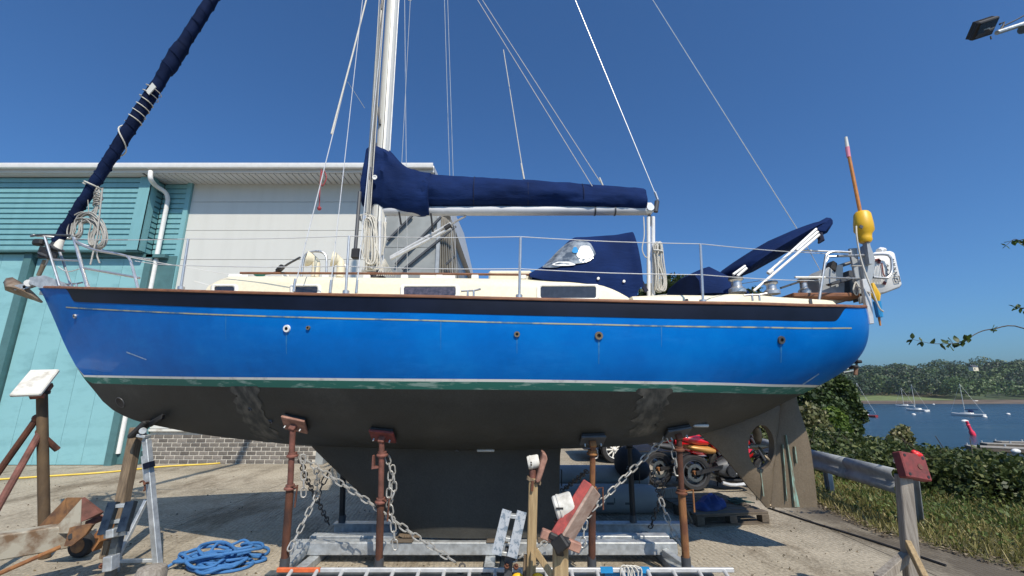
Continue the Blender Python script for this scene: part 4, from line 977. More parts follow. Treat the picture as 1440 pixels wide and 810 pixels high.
# spiral of white sheet lashed round the sail
def furl_pt(f): return f0.lerp(ftop, f)
L_ = (ftop-f0).length
def fpar(px, py):
    p = P(px, py, YC); return (p-f0).dot(fd)/L_
def spiral(fa, fb, turns, ph=0, r=.085, n=16):
    sd, t = frame(fd); out_ = []
    m = int(turns*n)+1
    for i in range(m):
        f = fa+(fb-fa)*i/(m-1); a = ph+2*math.pi*turns*i/(m-1); out_.append(furl_pt(f)+sd*(r*math.cos(a))+t*(r*math.sin(a)))
    return out_
fa, fb = fpar(155, 220), fpar(217, 122)
lash = MB(); lash.tube(spiral(fpar(188, 175), fpar(206, 140), 4.0, 1.0, .081), .0065, 6); lash.tube(spiral(fpar(152, 222), fpar(186, 176), 1.0, 2.0, .09), .0085, 6); lash.tube(spiral(fpar(206, 140), fb, 2.5, 0, .095), .005, 6)
lash2 = MB(); lash2.tube(spiral(fpar(126, 262), fpar(129, 258), 1.6, 0, .09), .009, 6); tag(lash2.build('lashing_rope', M['rope_white']), 'white rope turn round the headsail just above the grey coil', 'rope')
tag(lash.build('lashing_rope', M['rope_white']), 'white rope lashed in spirals round the furled navy headsail', 'rope')
p = P(213, 122, YC-.1); mb = MB(); mb.prism([P(205, 128, YC-.09), P(214, 116, YC-.1), P(219, 122, YC-.1), P(209, 133, YC-.09)], (0, .012, 0)); mb.build('clew_patch', M['clad_white'], boat)
# coils of grey rope hanging off the headsail
def coil(name, label, path, turns, spread, r, m, cat='rope'):
    mb = MB()
    for k in range(turns):
        o = Vector((random.gauss(0, spread), random.gauss(0, spread*.8), random.gauss(0, spread*.7)))
        q = [Vector(p)+o+Vector((random.gauss(0, spread*.35), random.gauss(0, spread*.35), random.gauss(0, spread*.35))) for p in path]
        mb.tube(smooth_path(q, 5, True), r, 5, closed=True)
    return mb, lambda: tag(mb.build(name, m), label, cat)
mb, fin = coil('rope_coil', 'grey rope coil hanging in a horseshoe under the furled headsail', [P(122, 300, YC), P(133, 306, YC), P(143, 318, YC), P(147, 335, YC), P(141, 346, YC), P(131, 345, YC), P(130, 332, YC), P(136, 318, YC), P(126, 310, YC), P(113, 312, YC), P(112, 328, YC), P(103, 334, YC), P(101, 326, YC), P(108, 308, YC)], 11, .02, .008, M['rope_grey'])
for k in range(5): mb.tube(smooth_path([P(133+random.gauss(0, 2), 262, YC), P(138+random.gauss(0, 3), 275, YC), P(136+random.gauss(0, 3), 290, YC), P(130+random.gauss(0, 3), 303, YC)], 5), .008, 5)
for k in range(6): mb.tube(smooth_path([P(136, 270+3*k, YC-.03), P(142+random.gauss(0, 1.5), 274+3*k, YC), P(137, 279+3*k, YC+.04), P(132+random.gauss(0, 1), 273+3*k, YC)], 5, True), .008, 5, closed=True)
mb.tube([P(144, 265, YC-.03), P(137, 330, YC-.05), P(127, 372, YC-.1)], .009, 6); mb.tube(smooth_path([P(137, 350, YC), P(136, 358, YC), P(140, 370, YC)], 4), .009, 6)
mb.tube([P(122, 262, YC-.02), P(125, 300, YC)], .005, 5); fin()
# boom with its cover
bm0, bm1 = P(541, 297, YC), P(908, 296, YC)
boom = MB().tube([bm0, bm1], [.06, .06], 16).build('boom', mat('boom_grey', (.50, .52, .56), .55, .1, .08, 4), boat); boom['label'] = 'grey alloy boom under the navy sail cover'
def cover(name, st, hw_, wr, sag=0):
    rows = []; n = 26
    for i in range(len(st)):
        x, t, b = st[i]; a, c = P(x, t, YC), P(x, b, YC); zc, hh = (a.z+c.z)/2, (a.z-c.z)/2; ring = []
        for k in range(n):
            an = 2*math.pi*k/n; cy = math.copysign(abs(math.cos(an))**.8, math.cos(an)); sz = math.sin(an)
            w = hw_(x)*(1.0-.35*max(0, sz)**1.5); q = Vector((a.x, YC+cy*w, zc+sz*hh))
            d = .030*max(0, 1-5*abs(mnoise.noise((q.x*2.6-q.z*2.2, an*.8, 9))))*abs(math.cos(an))+wr*mnoise.noise((q.x*2.2+q.z*1.5, an*1.6, q.z*2))+wr*.5*mnoise.noise((q.x*7+q.z*3, an*2.5, 3)); q += Vector((0, cy*d, sz*d*.4)); ring.append(q)
        rows.append(ring)
    mb = MB(); mb.grid(rows, closed=True); mb.fan(rows[0]); mb.fan(rows[-1]); return mb.build(name, M['canvas'], boat, sharp=60)
def dens(tab, k=5):
    fx = [t[0] for t in tab]; ft = interp([(t[0], t[1]) for t in tab]); fb_ = interp([(t[0], t[2]) for t in tab]); o = []
    for a, b in zip(fx[:-1], fx[1:]): o += [(a+(b-a)*i/k, ft(a+(b-a)*i/k), fb_(a+(b-a)*i/k)) for i in range(k)]
    return o+[tab[-1]]
cover('mast_cover', dens([(516, 226, 290), (521, 203, 292), (532, 199, 293), (541, 203, 295), (551, 213, 297), (566, 230, 300), (585, 241, 302), (598, 244, 303), (607, 246, 303)], 5), lambda x: .15 if x < 550 else .15+.02*(x-550)/57, .075)
cover('boom_cover', dens([(598, 246, 292), (615, 247, 291.5), (700, 251.5, 291.5), (800, 258.5, 292.5), (880, 264, 297), (902, 266.5, 298), (905, 268, 297)], 12), lambda x: .15-.04*(x-600)/300, .03)
for x_ in (668, 742, 818):
    t_, b_ = interp([(615, 247), (700, 251.5), (800, 258.5), (880, 264)])(x_), 291.5; a_, c_ = P(x_, t_, YC), P(x_, b_, YC); zc_, hh_ = (a_.z+c_.z)/2, (a_.z-c_.z)/2; ring = []
    for k in range(20):
        an_ = 2*math.pi*k/20; sz_ = math.sin(an_); w_ = (.155-.04*(x_-600)/300)*(1.0-.35*max(0, sz_)**1.5)+.012; ring.append(Vector((a_.x, YC+math.copysign(abs(math.cos(an_))**.8, math.cos(an_))*w_, zc_+sz_*(hh_+.004))))
    MB().tube(ring, .004, 4, closed=True).build('cover_seam', M['canvas_dark'], boat)
MB().lathe(P(527, 249.5, YC-.205), [(0, .0), (.018, 0), (.03, .002), (.03, .006), (.018, .006)], (0, -1, 0), 18).build('cover_badge', M['white'], boat)
for x, y0, y1 in ((561, 298, 316), (606, 300, 326)): MB().tube([P(x, y0, YC-.1), P(x+3, y1, YC-.08)], .012, 5).build('cover_strap', M['black'], boat)
for x in (836, 864): MB().lathe(P(x, 296, YC)-Vector((.008, 0, 0)), [(.064, 0), (.068, .0), (.068, .018), (.064, .018)], (1, 0, 0), 16).build('boom_strap', M['dark_grey'], boom)
mb = MB(); mb.box(P(911, 294, YC), (.11, .11, .14)); mb.build('boom_end', M['gel_white'], boom, bevel=.02)
MB().lathe(P(915, 291, YC-.07), [(0, 0), (.045, 0), (.05, .02), (.045, .05), (0, .05)], (0, 1, 0), 16).build('sheave', M['stainless'], boom)
mb = MB(); mb.cyl(P(924, 283, YC), P(922, 298, YC), .03); mb.build('boom_block', M['dark_grey'], boom)
for x, w in ((912, .030), (918.5, .030)): MB().tube([P(x, 305, YC), P(x+.3, 420, YC)], w*.75, 10).build('boom_crutch_post', M['white'], boat)
MB().bar(P(913, 303, YC), P(913, 318, YC), .035, .035).build('mainsheet_block', M['dark_grey'], boat)
MB().tube(smooth_path([P(905, 305, YC-.03), P(906, 330, YC-.04), P(903, 350, YC-.04), P(907, 361, YC-.04), P(911, 362, YC-.04)], 5), .007, 5).build('mainsheet', M['rope_white'], boat)
mb, fin = coil('rope_coil', 'white rope coil hung on the boom crutch behind the navy spray hood', [P(925, 342, YC-.05), P(928, 348, YC-.05), P(929, 370, YC-.05), P(934, 395, YC-.05), P(931, 409, YC-.05), P(925, 405, YC-.05), P(925, 380, YC-.05), P(922, 350, YC-.05)], 12, .018, .0085, M['rope_white'])
mb.tube(spiral(0, 0, 0) if False else smooth_path([P(920, 352, YC-.09), P(930, 353, YC-.09), P(930, 357, YC-.02), P(920, 356, YC-.02)], 4, True), .012, 6, closed=True); fin()
# rope tail bundles at the mast foot
mb, fin = coil('rope_bundle', 'tangle of white halyard tails tied to the foot of the mast', [P(516, 312, YC-.16), P(524, 312, YC-.16), P(527, 340, YC-.16), P(528, 372, YC-.16), P(518, 374, YC-.16), P(513, 358, YC-.16), P(516, 335, YC-.16)], 9, .03, .0085, M['rope_white'])
for k in range(9): mb.tube(smooth_path([P(512+2.2*k, 306+random.gauss(0, 2), YC-.13), P(514+1.6*k+random.gauss(0, 2), 326, YC-.17), P(516+1.2*k, 338, YC-.18), P(511+2.4*k+random.gauss(0, 2), 362, YC-.17), P(514+1.8*k, 380, YC-.12)], 5), .007, 5)
for k in range(9): mb.tube([P(541, 364, YC-.14), P(530+3*k, 388, YC-.2+.03*k)], .005, 5)
for k in range(4): mb.tube(smooth_path([P(540+k, 312, YC-.05), P(541+random.gauss(0, 1.2), 335, YC-.07), P(539+random.gauss(0, 1.5), 358, YC-.05)], 5), .007, 5)
fin()
for px, py in ((518, 309), (521, 372)): pass
MB().lathe(P(516, 311, YC-.1), [(.05, 0), (.05, .03), (.034, .04), (.032, .09), (.045, .1), (0, .11)], (-.2, -1, 0), 16).build('mast_winch', M['stainless'], mast)
MB().cyl(P(534, 312, YC-.12), P(533, 378, YC-.12), .022).build('winch_bracket', M['alu'], mast)
MB().cyl(P(509, 380, YC-.1), P(529, 380, YC-.1), .022).build('mast_bail', M['alu'], mast)
# kicker struts, spinnaker strut
for dy in (0, 7): MB().cyl(P(549, 362+dy*.3, YC), P(634, 314+dy, YC), .020, .018).build('kicker_tube', M['alu'], boat)
MB().tube([P(630, 319, YC), P(640, 312, YC), P(655, 304, YC)], .012, 6).build('kicker_eye', M['stainless'], boat)
MB().cyl(P(626, 322, YC), P(634, 317, YC), .035).build('kicker_end', M['black'], boat)
MB().tube([P(506, 270, YC-.2), P(499, 360, YC-.25)], .022, 8).build('pole_strut', M['dark_grey'], boat)
mb = MB(); mb.box(P(501, 357, YC-.25), (.10, .07, .12)); mb.build('strut_bracket', M['black'], boat, bevel=.012)

# ------------------------------------------------------------------ standing rigging
def wire(name, a, b, r=.0045, m='wire', n=5): return MB().tube([a, b], r, n).build(name, M[m], boat)
def up_line(base, px, py, Y, extra=0.25):           # line from a deck point through the pixel at distance Y and on past the frame
    q = P(px, py, Y); return q+(q-base)*extra
def chain_plate(p): MB().cyl(p, p+Vector((0, 0, .12)), .012, .010).build('turnbuckle', M['stainless'], boat)
b1 = PH(413, 410); wire('shroud', b1, up_line(b1, 520, -20, YC-.35, .25), .005); chain_plate(b1)
b2 = PH(464, 412); wire('shroud', b2, up_line(b2, 512, -20, YC-.5, .25), .004); chain_plate(b2)
b3 = PH(501, 412); wire('shroud', b3, up_line(b3, 541, 0, YC-.3, .25), .005); chain_plate(b3)
# rope tied along the forward shroud
q0, q1 = b1, P(520, -20, YC-.35)
tag(MB().tube([q0.lerp(q1, .42)+Vector((-.01, -.01, 0)), q0.lerp(q1, .7)+Vector((.005, -.012, 0)), q0.lerp(q1, .98)], .010, 6).build('halyard', M['rope_white']), 'white rope halyard led down along the forward shroud', 'rope')
rr_ = MB(); a = q0.lerp(q1, .40)
rr_.tube([P(452, 238, a.y), P(450, 262, a.y), P(449, 290, a.y)], .006, 5); rr_.tube(smooth_path([P(455, 240, a.y), P(459, 250, a.y), P(453, 262, a.y), P(451, 250, a.y)], 4, True), .006, 5, closed=True)
rr_.ball(P(449, 293, a.y), .022, 8, 6); tag(rr_.build('cord', M['rope_red']), 'short red cord knotted to the forward shroud', 'cord')
# flag halyard
w_ = wire('flag_halyard', P(489, 115, YC-.45), P(513, 152, YC-.2), .003)
for (x0, y0, x1, y1, Yb, Yt) in ((577, 0, 559, 345, YC+1.1, YC+.2), (569, 0, 572, 300, YC+.9, YC+.3), (625, 0, 634, 300, YC+1.25, YC+.4), (629.5, 0, 639, 300, YC+1.25, YC+.4)):
    b_ = P(x1, y1, Yb); t_ = P(x0, y0, Yt); d_ = (b_-t_); wire('shroud', t_-d_*.2, b_+d_*((2.5-b_.z)/d_.z if d_.z else 0), .0042)
wire('topping_lift', P(925, 281, YC), P(809, 0, YC)+(P(809, 0, YC)-P(925, 281, YC))*.25, .005)
MB().cyl(P(925, 281, YC), P(921, 270, YC), .015).build('turnbuckle', M['stainless'], boat)
b_ = P(1152, 378, YC-.0); wire('backstay', P(918, 0, YC)+(P(918, 0, YC)-P(1121, 322, YC))*.3, P(1121, 322, YC), .0055)
wire('backstay', P(1121, 322, YC), P(1160, 392, YC+.05), .0045)
wire('lazy_jack', P(671, 0, YC-.15)-(P(800, 218, YC-.15)-P(671, 0, YC-.15))*.15, P(833, 262, YC-.1), .0042, 'rope_white'); wire('lazy_jack', P(678, 0, YC+.15)-(P(818, 220, YC+.15)-P(678, 0, YC+.15))*.15, P(848, 262, YC+.1), .0042, 'rope_white')
wire('lazy_jack', P(708, 70, YC+.1), P(737, 252, YC), .0055, 'rope_white')
MB().cyl(P(733, 230, YC), P(737, 252, YC), .011).build('lazy_jack_end', M['rope_white'], boat); MB().cyl(P(843, 250, YC+.1), P(848, 262, YC+.1), .011).build('lazy_jack_end', M['rope_white'], boat)
for k, (x0, x1, yy) in enumerate(((527, 541, 0), (530, 544, 0), (533, 549, 0))):
    wire('halyard', P(511+2*k, 380, YC-.2), P(x1-6, -30, YC-.2), .005, 'rope_white' if k != 1 else 'rope_grey')

# ------------------------------------------------------------------ guard rails
def stanchion(px0, py0, px1, py1):
    b_ = PH(px0, py0); b_ = Vector((b_.x, b_.y+.04, b_.z)); t_ = P(px1, py1, b_.y+.0)
    o = MB().tube([b_-Vector((0, 0, .05)), t_], [.0125, .011], 8).build('stanchion', M['stainless'], boat); MB().cyl(b_, b_+Vector((0, 0, .03)), .03).build('stanchion_base', M['stainless'], o)
    m = o.copy(); return t_, b_
tops = [stanchion(*s) for s in ((250, 406, 265, 336), (484, 412, 491, 332), (730, 418, 732, 333), (991, 425, 985, 343))]
pul = P(105, 336, YC-.34); pul_lo = P(190, 367, YC-.45)
aft = P(1166, 357, 4.45); aft_lo = P(1157, 395, 4.45)
T = [pul]+[t for t, b in tops]+[aft]; Lw = [pul_lo]+[b.lerp(t, .47) for t, b in tops]+[aft_lo]
for line in (T, Lw):
    pts = []
    for a, b in zip(line[:-1], line[1:]):
        pts += [a.lerp(b, k/6)-Vector((0, 0, .012*math.sin(math.pi*k/6))) for k in range(6)]
    MB().tube(smooth_path(pts+[line[-1]], 1), .0042, 5).build('lifeline', M['wire'], boat)
    mir = [Vector((p.x, 2*YC-p.y, p.z)) for p in pts+[line[-1]]]; MB().tube(mir, .0042, 5).build('lifeline', M['wire'], boat)
for t_, b_ in tops[1:]:
    MB().tube([Vector((p.x, 2*YC-p.y, p.z)) for p in (b_-Vector((0, 0, .05)), t_)], .012, 8).build('stanchion', M['stainless'], boat)
# pulpit
pp = lambda x, y, d=0: P(x, y, YC+d)
def pipe(name, pts, r=.0135, sm=0, m='stainless'): return MB().tube(smooth_path(pts, sm) if sm else pts, r, 8).build(name, M[m], boat)
pipe('pulpit_leg', [pp(84, 402, -.12), pp(63, 333, -.15)]); pipe('pulpit_leg', [pp(123, 404, -.38), pp(104, 334, -.33)], .017); pipe('pulpit_leg', [pp(125, 404, -.36), pp(113, 374, -.34)])
pipe('pulpit_leg', [pp(194, 405, -.47), pp(184, 368, -.45), pp(178, 360, -.44)], sm=4)
pipe('pulpit_rail', [pp(104, 336, -.33), pp(112, 343, -.36), pp(135, 352, -.42), pp(165, 357, -.44), pp(178, 360, -.44)], sm=4)
pipe('pulpit_rail', [pp(44, 332, -.08), pp(60, 330, -.14), pp(100, 331, -.33)], .012, m='dark_grey')
pipe('pulpit_rail', [pp(118, 377, -.36), pp(196, 391, -.46)]); pipe('pulpit_rail', [pp(74, 365, -.13), pp(115, 367, -.33)], .011)
pipe('pulpit_rail', [pp(100, 331, -.33), pp(104, 336, .3), pp(120, 345, .4), pp(178, 360, .5), pp(213, 365, .55)], sm=4); pipe('pulpit_leg', [pp(100, 402, .12), pp(80, 342, .2)]); 
pipe('pulpit_rail', [pp(44, 332, -.08), pp(46, 331, .08), pp(104, 336, .3)])
MB().tube(smooth_path([pp(82, 375, -.14), pp(95, 382, -.2), pp(112, 378, -.3)], 5), .006, 5).build('safety_line', M['wire'], boat)
nl_ = MB(); nl_.box(P(55, 341, YC-.1), (.12, .08, .08)); nl_.build('bow_light', M['black'], boat, bevel=.02)
# bow roller and anchor
mb = MB(); c1, c2 = P(37, 397, YC), P(100, 404, YC)
for s in (-.07, .07): mb.prism([P(37, 397, YC+s), P(42, 390, YC+s), P(62, 387, YC+s), P(100, 401, YC+s), P(100, 405, YC+s), P(56, 405, YC+s)], (0, .01, 0))
mb.box(P(68, 398, YC), (.3, .14, .02)); br_ = mb.build('bow_roller', M['galv'], boat)
MB().cyl(P(40, 398, YC-.07), P(40, 398, YC+.07), .04).build('roller', M['white'], br_)
an = thing('anchor', 'rusty plough anchor stowed over the bow roller', 'anchor', P(30, 412, YC))
mb = MB(); uu = [(6, 398), (10, 392), (18, 391), (27, 397), (36, 403), (47, 413), (59, 425)]; rg = [(8, 403), (14, 403), (22, 405), (30, 408), (38, 412), (48, 418), (59, 425)]; dd_ = [(8, 407), (13, 409), (21, 412), (30, 415), (38, 418), (48, 421), (59, 425)]
mb.grid([[P(*u, YC+.16) for u in uu], [P(*u, YC+.05) for u in [((a_[0]+b_[0])/2, (a_[1]+b_[1])/2) for a_, b_ in zip(uu, rg)]], [P(*u, YC-.03) for u in rg], [P(*u, YC+.1) for u in dd_]]); o = mb.build('fluke', M['plough'], an, recalc=False, sharp=25); q = o.modifiers.new('s', 'SOLIDIFY'); q.thickness = .012
MB().bar(P(22, 405, YC), P(38, 402, YC), .03, .06).build('anchor_hinge', M['galv'], an); MB().bar(P(34, 405, YC), P(72, 393, YC), .03, .05).build('shank', M['galv'], an)

# ------------------------------------------------------------------ spray hood
hx0, hx1 = P(743, 388, YC-.7).x, P(899, 360, YC-.7).x
h_top = interp(tab_from_px([(743, 386), (765, 372), (785, 352), (799, 338), (810, 332), (830, 331), (860, 329), (882, 325.5), (893, 324), (899, 350)], lambda X: .55))
h_bot = interp(tab_from_px([(743, 389), (765, 393.5), (800, 396.5), (845, 401), (862, 408), (880, 422), (893, 424), (899, 404)], lambda X: .80))
def hood_off(X, z):
    a, b = h_bot(X), h_top(X); f = min(1, max(0, (z-a)/max(.02, b-a))); return .80*(1-.30*f**2.2)
def hood_row(X, n=22):
    a, b = h_bot(X), h_top(X); row = []
    side = [(hood_off(X, a+(b-a)*f), a+(b-a)*f) for f in np.linspace(0, .93, 10)]
    y1, z1 = side[-1]; top = [(y1*.93, b-.015), (y1*.8, b), (y1*.4, b+.02), (0, b+.025)]
    pts = side+top; row = [(-y, z) for y, z in pts]+[(y, z) for y, z in pts[-2::-1]]
    return [Vector((X, YC+y+.012*mnoise.noise((X*5+z*4, y*2, z*5)), z+.006*mnoise.noise((X*6, y*5, 3)))) for y, z in row]
mb = MB(); rows = [hood_row(X) for X in np.linspace(hx0+.01, hx1-.01, 44)]; mb.grid(rows); hood = mb.build('spray_hood', M['canvas'], boat, sharp=55)
def vinyl_material():
    m, nt, nl, b = newmat('clear_vinyl'); b.inputs['Base Color'].default_value = (.35, .40, .46, 1); b.inputs['Roughness'].default_value = .12; b.inputs['Coat Weight'].default_value = .6
    n = noise_node(nt, nl, 9, 3); bp = nt.new('ShaderNodeBump'); bp.inputs['Strength'].default_value = .4; bp.inputs['Distance'].default_value = .02; nl.new(n.outputs[0], bp.inputs['Height']); nl.new(bp.outputs[0], b.inputs['Normal'])
    r = ramp(nt, [(.4, (.07, .09, .12)), (.66, (.34, .38, .42))]); nl.new(n.outputs[0], r.inputs[0]); nl.new(r.outputs[0], b.inputs['Base Color']); return m
lo_ = interp([(763, 377), (778, 377.5), (800, 373), (822, 370.5), (832, 366), (838, 358)]); hi_ = interp([(763, 376), (775, 364), (790, 349), (804, 340.5), (818, 339), (830, 343), (838, 357)])
mb = MB(); rows = []
for x in np.linspace(763.5, 837.8, 24):
    rows.append([onto(x, lo_(x)+(hi_(x)-lo_(x))*k/7, hood_off, YC-.7)+Vector((-.004, -.014, .004)) for k in range(8)])
mb.grid(rows); win = mb.build('clear_window', vinyl_material(), hood, sharp=180)
mb = MB(); rows = []
def patch_px(cx_, cy_, rx, ry, out_):
    return [onto(cx_+rx*math.cos(a)*(1+.2*math.sin(3*a)), cy_+ry*math.sin(a)*(1+.15*math.cos(2*a)), hood_off, YC-.7)+Vector((-.004, -out_, .004)) for a in np.linspace(0, 2*math.pi, 18, endpoint=False)]
mb.fan(patch_px(823, 356, 11, 11, .019)); mb.fan(patch_px(793, 372, 15, 3.5, .019)); mb.build('white_cloth', M['white'], win); mb = MB(); mb.fan(patch_px(809, 353, 4, 5, .022)); mb.build('blue_cloth', M['blue_tape'], win)
for px, py in ((841, 392), (877, 396)): MB().lathe(onto(px, py, hood_off, YC-.7), [(.014, -.02), (.014, .02), (0, .022)], (0, -1, 0), 10).build('fastener', M['white'], hood)
# folded canopy on its tubes
def sock(name, st, m, Y, wr=.02):
    rows = []
    for i, (x, y, r, dd) in enumerate(st):
        c = P(x, y, Y-dd)+Vector((0, dd, 0)); rr = r*mpp(x, y, Y-dd); ring = []
        d = (P(*st[min(i+1, len(st)-1)][:2], Y)-P(*st[max(i-1, 0)][:2], Y)); sd, t = frame(d)
        for k in range(18):
            a = 2*math.pi*k/18; q = c+sd*(math.cos(a)*dd)+t*(math.sin(a)*rr); q += (q-c).normalized()*wr*mnoise.noise((i*.6, a*1.5, 2)); ring.append(q)
        rows.append(ring)
    mb = MB(); mb.grid(rows, closed=True); mb.fan(rows[0]); mb.fan(rows[-1]); return mb.build(name, m, boat, sharp=60)
st = [(1046, 379, 5, .5), (1056, 374, 8.5, .62), (1072, 363, 10, .68), (1090, 351, 13, .7), (1112, 338, 15, .72), (1135, 325, 15, .72), (1152, 316, 14, .72), (1163, 312, 12, .72), (1170, 311, 8, .7)]
sock('folded_canopy', st, M['canvas'], YC, .03)
mb = MB(); mb.prism([P(1142, 322, YC-.72), P(1168, 302, YC-.72), P(1176, 310, YC-.72), P(1170, 320, YC-.72), P(1164, 329, YC-.72), P(1152, 328, YC-.72)], (0, 1.4, 0)); mb.build('canopy_flap', M['canvas'], boat, bevel=.03)
MB().tube([P(1152, 328, YC-.7), P(1155, 338, YC-.7), P(1151, 342, YC-.7)], [.03, .03, .01], 8).build('canopy_toggle', M['canvas_dark'], boat)
for s in (-.74, .74):
    for a, b in (((1060, 409), (1152, 330)), ((1083, 381), (1148, 322)), ((1120, 352), (1150, 326)), ((1031, 386), (1048, 374)), ((1037, 388), (1050, 377))):
        pipe('canopy_tube', [P(*a, YC+s), P(*b, YC+s)], .0135, m='white')
    MB().lathe(P(1083, 382, YC+s), [(.02, -.03), (.025, 0), (.02, .03)], (.6, 0, .5), 10).build('tube_joint', M['white'], boat)
# navy cover over the cockpit gear
mb = MB(); rows = []
for px, t_, b_ in ((978, 383, 414), (981, 380, 414), (990, 376, 414), (1000, 373, 414), (1012, 379, 414), (1026, 386, 414), (1040, 397, 414), (1049, 410, 414)):
    a, c = P(px, t_, YC-.55), P(px, b_, YC-.55); rows.append([Vector((a.x, YC-.62, c.z)), Vector((a.x, YC-.6+.02*math.sin(px), c.z+(a.z-c.z)*.55)), Vector((a.x, YC-.5, a.z)), Vector((a.x, YC-.1, a.z+.03)), Vector((a.x, YC+.3, a.z)), Vector((a.x, YC+.45, c.z))])
mb.grid(rows); mb.fan(rows[0]); mb.fan(rows[-1]); mb.build('cockpit_cover', M['canvas'], boat, sharp=60)
for x0, x1, y in ((897, 909, 388),): MB().bar(P(x0, y, YC-.3), P(x1, y+22, YC-.3), .04, .04).build('companion_post', M['canvas_dark'], boat)
# cowl vents and stainless hoop before the mast
pipe('vent_guard', [P(424, 389, YC-.35), P(428, 362, YC-.35), P(436, 355, YC-.35), P(451, 354, YC-.35), P(459, 362, YC-.35), P(459, 389, YC-.35)], sm=5)
for px, Y in ((443, YC-.3), (478, YC-.25)):
    b_ = P(px, 390, Y); MB().tube(smooth_path([b_, b_+Vector((0, 0, .12)), b_+Vector((-.02, 0, .19)), b_+Vector((-.10, -.03, .21))], 4), [.045]*9+[.055, .075, .085, .09][:4], 12, cap=False).build('cowl_vent', M['gel_cream'], boat)
pipe('vent_guard', [P(468, 389, YC-.2), P(470, 371, YC-.2), P(478, 366, YC-.2), P(486, 374, YC-.2), P(487, 389, YC-.2)], .011, sm=5)
mb = MB(); mb.tube(smooth_path([P(353, 384, YC-.5), P(375, 385, YC-.5), P(390, 382, YC-.55), P(404, 372, YC-.7), P(422, 362, YC-.8)], 5), .011, 6)
tag(mb.build('block_and_line', M['dark_grey']), 'dark sheet and block led forward along the cabin top to the shroud', 'line')
MB().cyl(P(391, 381, YC-.56), P(397, 375, YC-.6), .03).build('sheet_block', M['black'], boat); MB().ball(P(365, 386, YC-.5), .04, 10, 6, (1.6, 1, .6)).build('green_bag', mat('turquoise', (.02, .26, .24), .6), boat)

# ------------------------------------------------------------------ stern rail and gear
ys_ = YC-.62
pipe('pushpit', [P(1151, 427, ys_), P(1160.5, 366, ys_), P(1163, 358, ys_), P(1168, 355, ys_), P(1176, 354, ys_), P(1196, 355, ys_)], sm=4)
pipe('pushpit', [P(1160, 372, YC+.6), P(1165, 361, YC+.6), P(1200, 360, YC+.6)]); pipe('pushpit', [P(1178, 360, ys_), P(1212, 359, ys_+.1), P(1244, 358, YC-.42), P(1252, 362, YC-.42), P(1254, 370, YC-.42), P(1254, 381, YC-.42), P(1250, 389, YC-.42), P(1244, 391, YC-.42), P(1228, 390, YC-.42)], sm=4)
pipe('pushpit', [P(1128, 352, ys_), P(1176, 354, ys_)], .010, m='wire'); pipe('pushpit', [P(1118, 390, ys_), P(1160, 390, ys_)], .012, m='gel_white'); pipe('pushpit', [P(1160, 390, ys_), P(1218, 392, ys_+.2)], .009)
vane = thing('steering_vane', 'grey wind vane steering gear with tapered plates hung on the transom', 'vane gear', P(1213, 430, YC-.3))
def plate(name, pts, Y, th, m, par): mb = MB(); mb.prism([P(x, y, Y) for x, y in pts], (0, th, 0)); return mb.build(name, m, par, bevel=.006)
plate('vane_plate', [(1195, 349), (1206, 348.5), (1215, 426), (1211, 427)], YC-.45, .035, M['grey_paint'], vane)
plate('vane_plate', [(1214, 345), (1225, 346), (1231, 362), (1230, 384), (1223, 404), (1230, 454), (1224, 456), (1219, 410), (1213, 370)], YC-.5, .05, M['grey_paint'], vane)
plate('post', [(1213, 392), (1223, 392), (1230, 455), (1223, 456)], YC-.58, .05, M['alu'], vane)
plate('gear_body', [(1194, 380), (1215, 380), (1219, 418), (1196, 417)], YC-.25, .25, M['dark_grey'], vane)
plate('arm', [(1165, 399), (1196, 387), (1200, 393), (1170, 401)], YC-.4, .06, M['dark_grey'], vane)
ob = thing('outboard_motor', 'small grey outboard motor clamped inside the stern rail', 'outboard motor', P(1172, 424, YC-.2))
plate('casing', [(1150, 388), (1166, 375), (1176, 384), (1177, 424), (1156, 420)], YC-.3, .3, M['grey_paint'], ob); plate('cowl', [(1174, 372), (1186, 372), (1186, 396), (1174, 398)], YC-.25, .25, M['gel_white'], ob)
plate('leg', [(1174, 394), (1188, 394), (1188, 422), (1182, 425), (1172, 422)], YC-.28, .22, M['grey_paint'], ob); plate('tiller', [(1167, 376), (1172, 366), (1178, 370), (1176, 382)], YC-.3, .1, M['black'], ob)
MB().tube([P(1150, 390, YC-.2), P(1172, 377, YC-.2), P(1200, 368, YC-.2)], .02, 8).build('handle', M['dark_grey'], ob)
# folded ladder under the counter
lad = MB(); lad.tube([P(1205, 505, YC), P(1204, 525, YC)], .012, 6); lad.tube([P(1180, 521, YC), P(1203, 517, YC)], .012, 6); lad.tube([P(1186, 524, YC+.3), P(1204, 521, YC+.3)], .012, 6); lad.build('stern_ladder', M['galv_dark'], boat)
for a in ((1202, 509), (1197, 516)): MB().box(P(*a, YC), (.06, .16, .035)).build('ladder_tread', M['black'], boat, bevel=.01)
MB().tube([P(1204, 517, YC), P(1203, 527, YC)], [.02, .02], 8).build('ladder_foot', mat('brown_plastic', (.2, .11, .07), .7), boat)
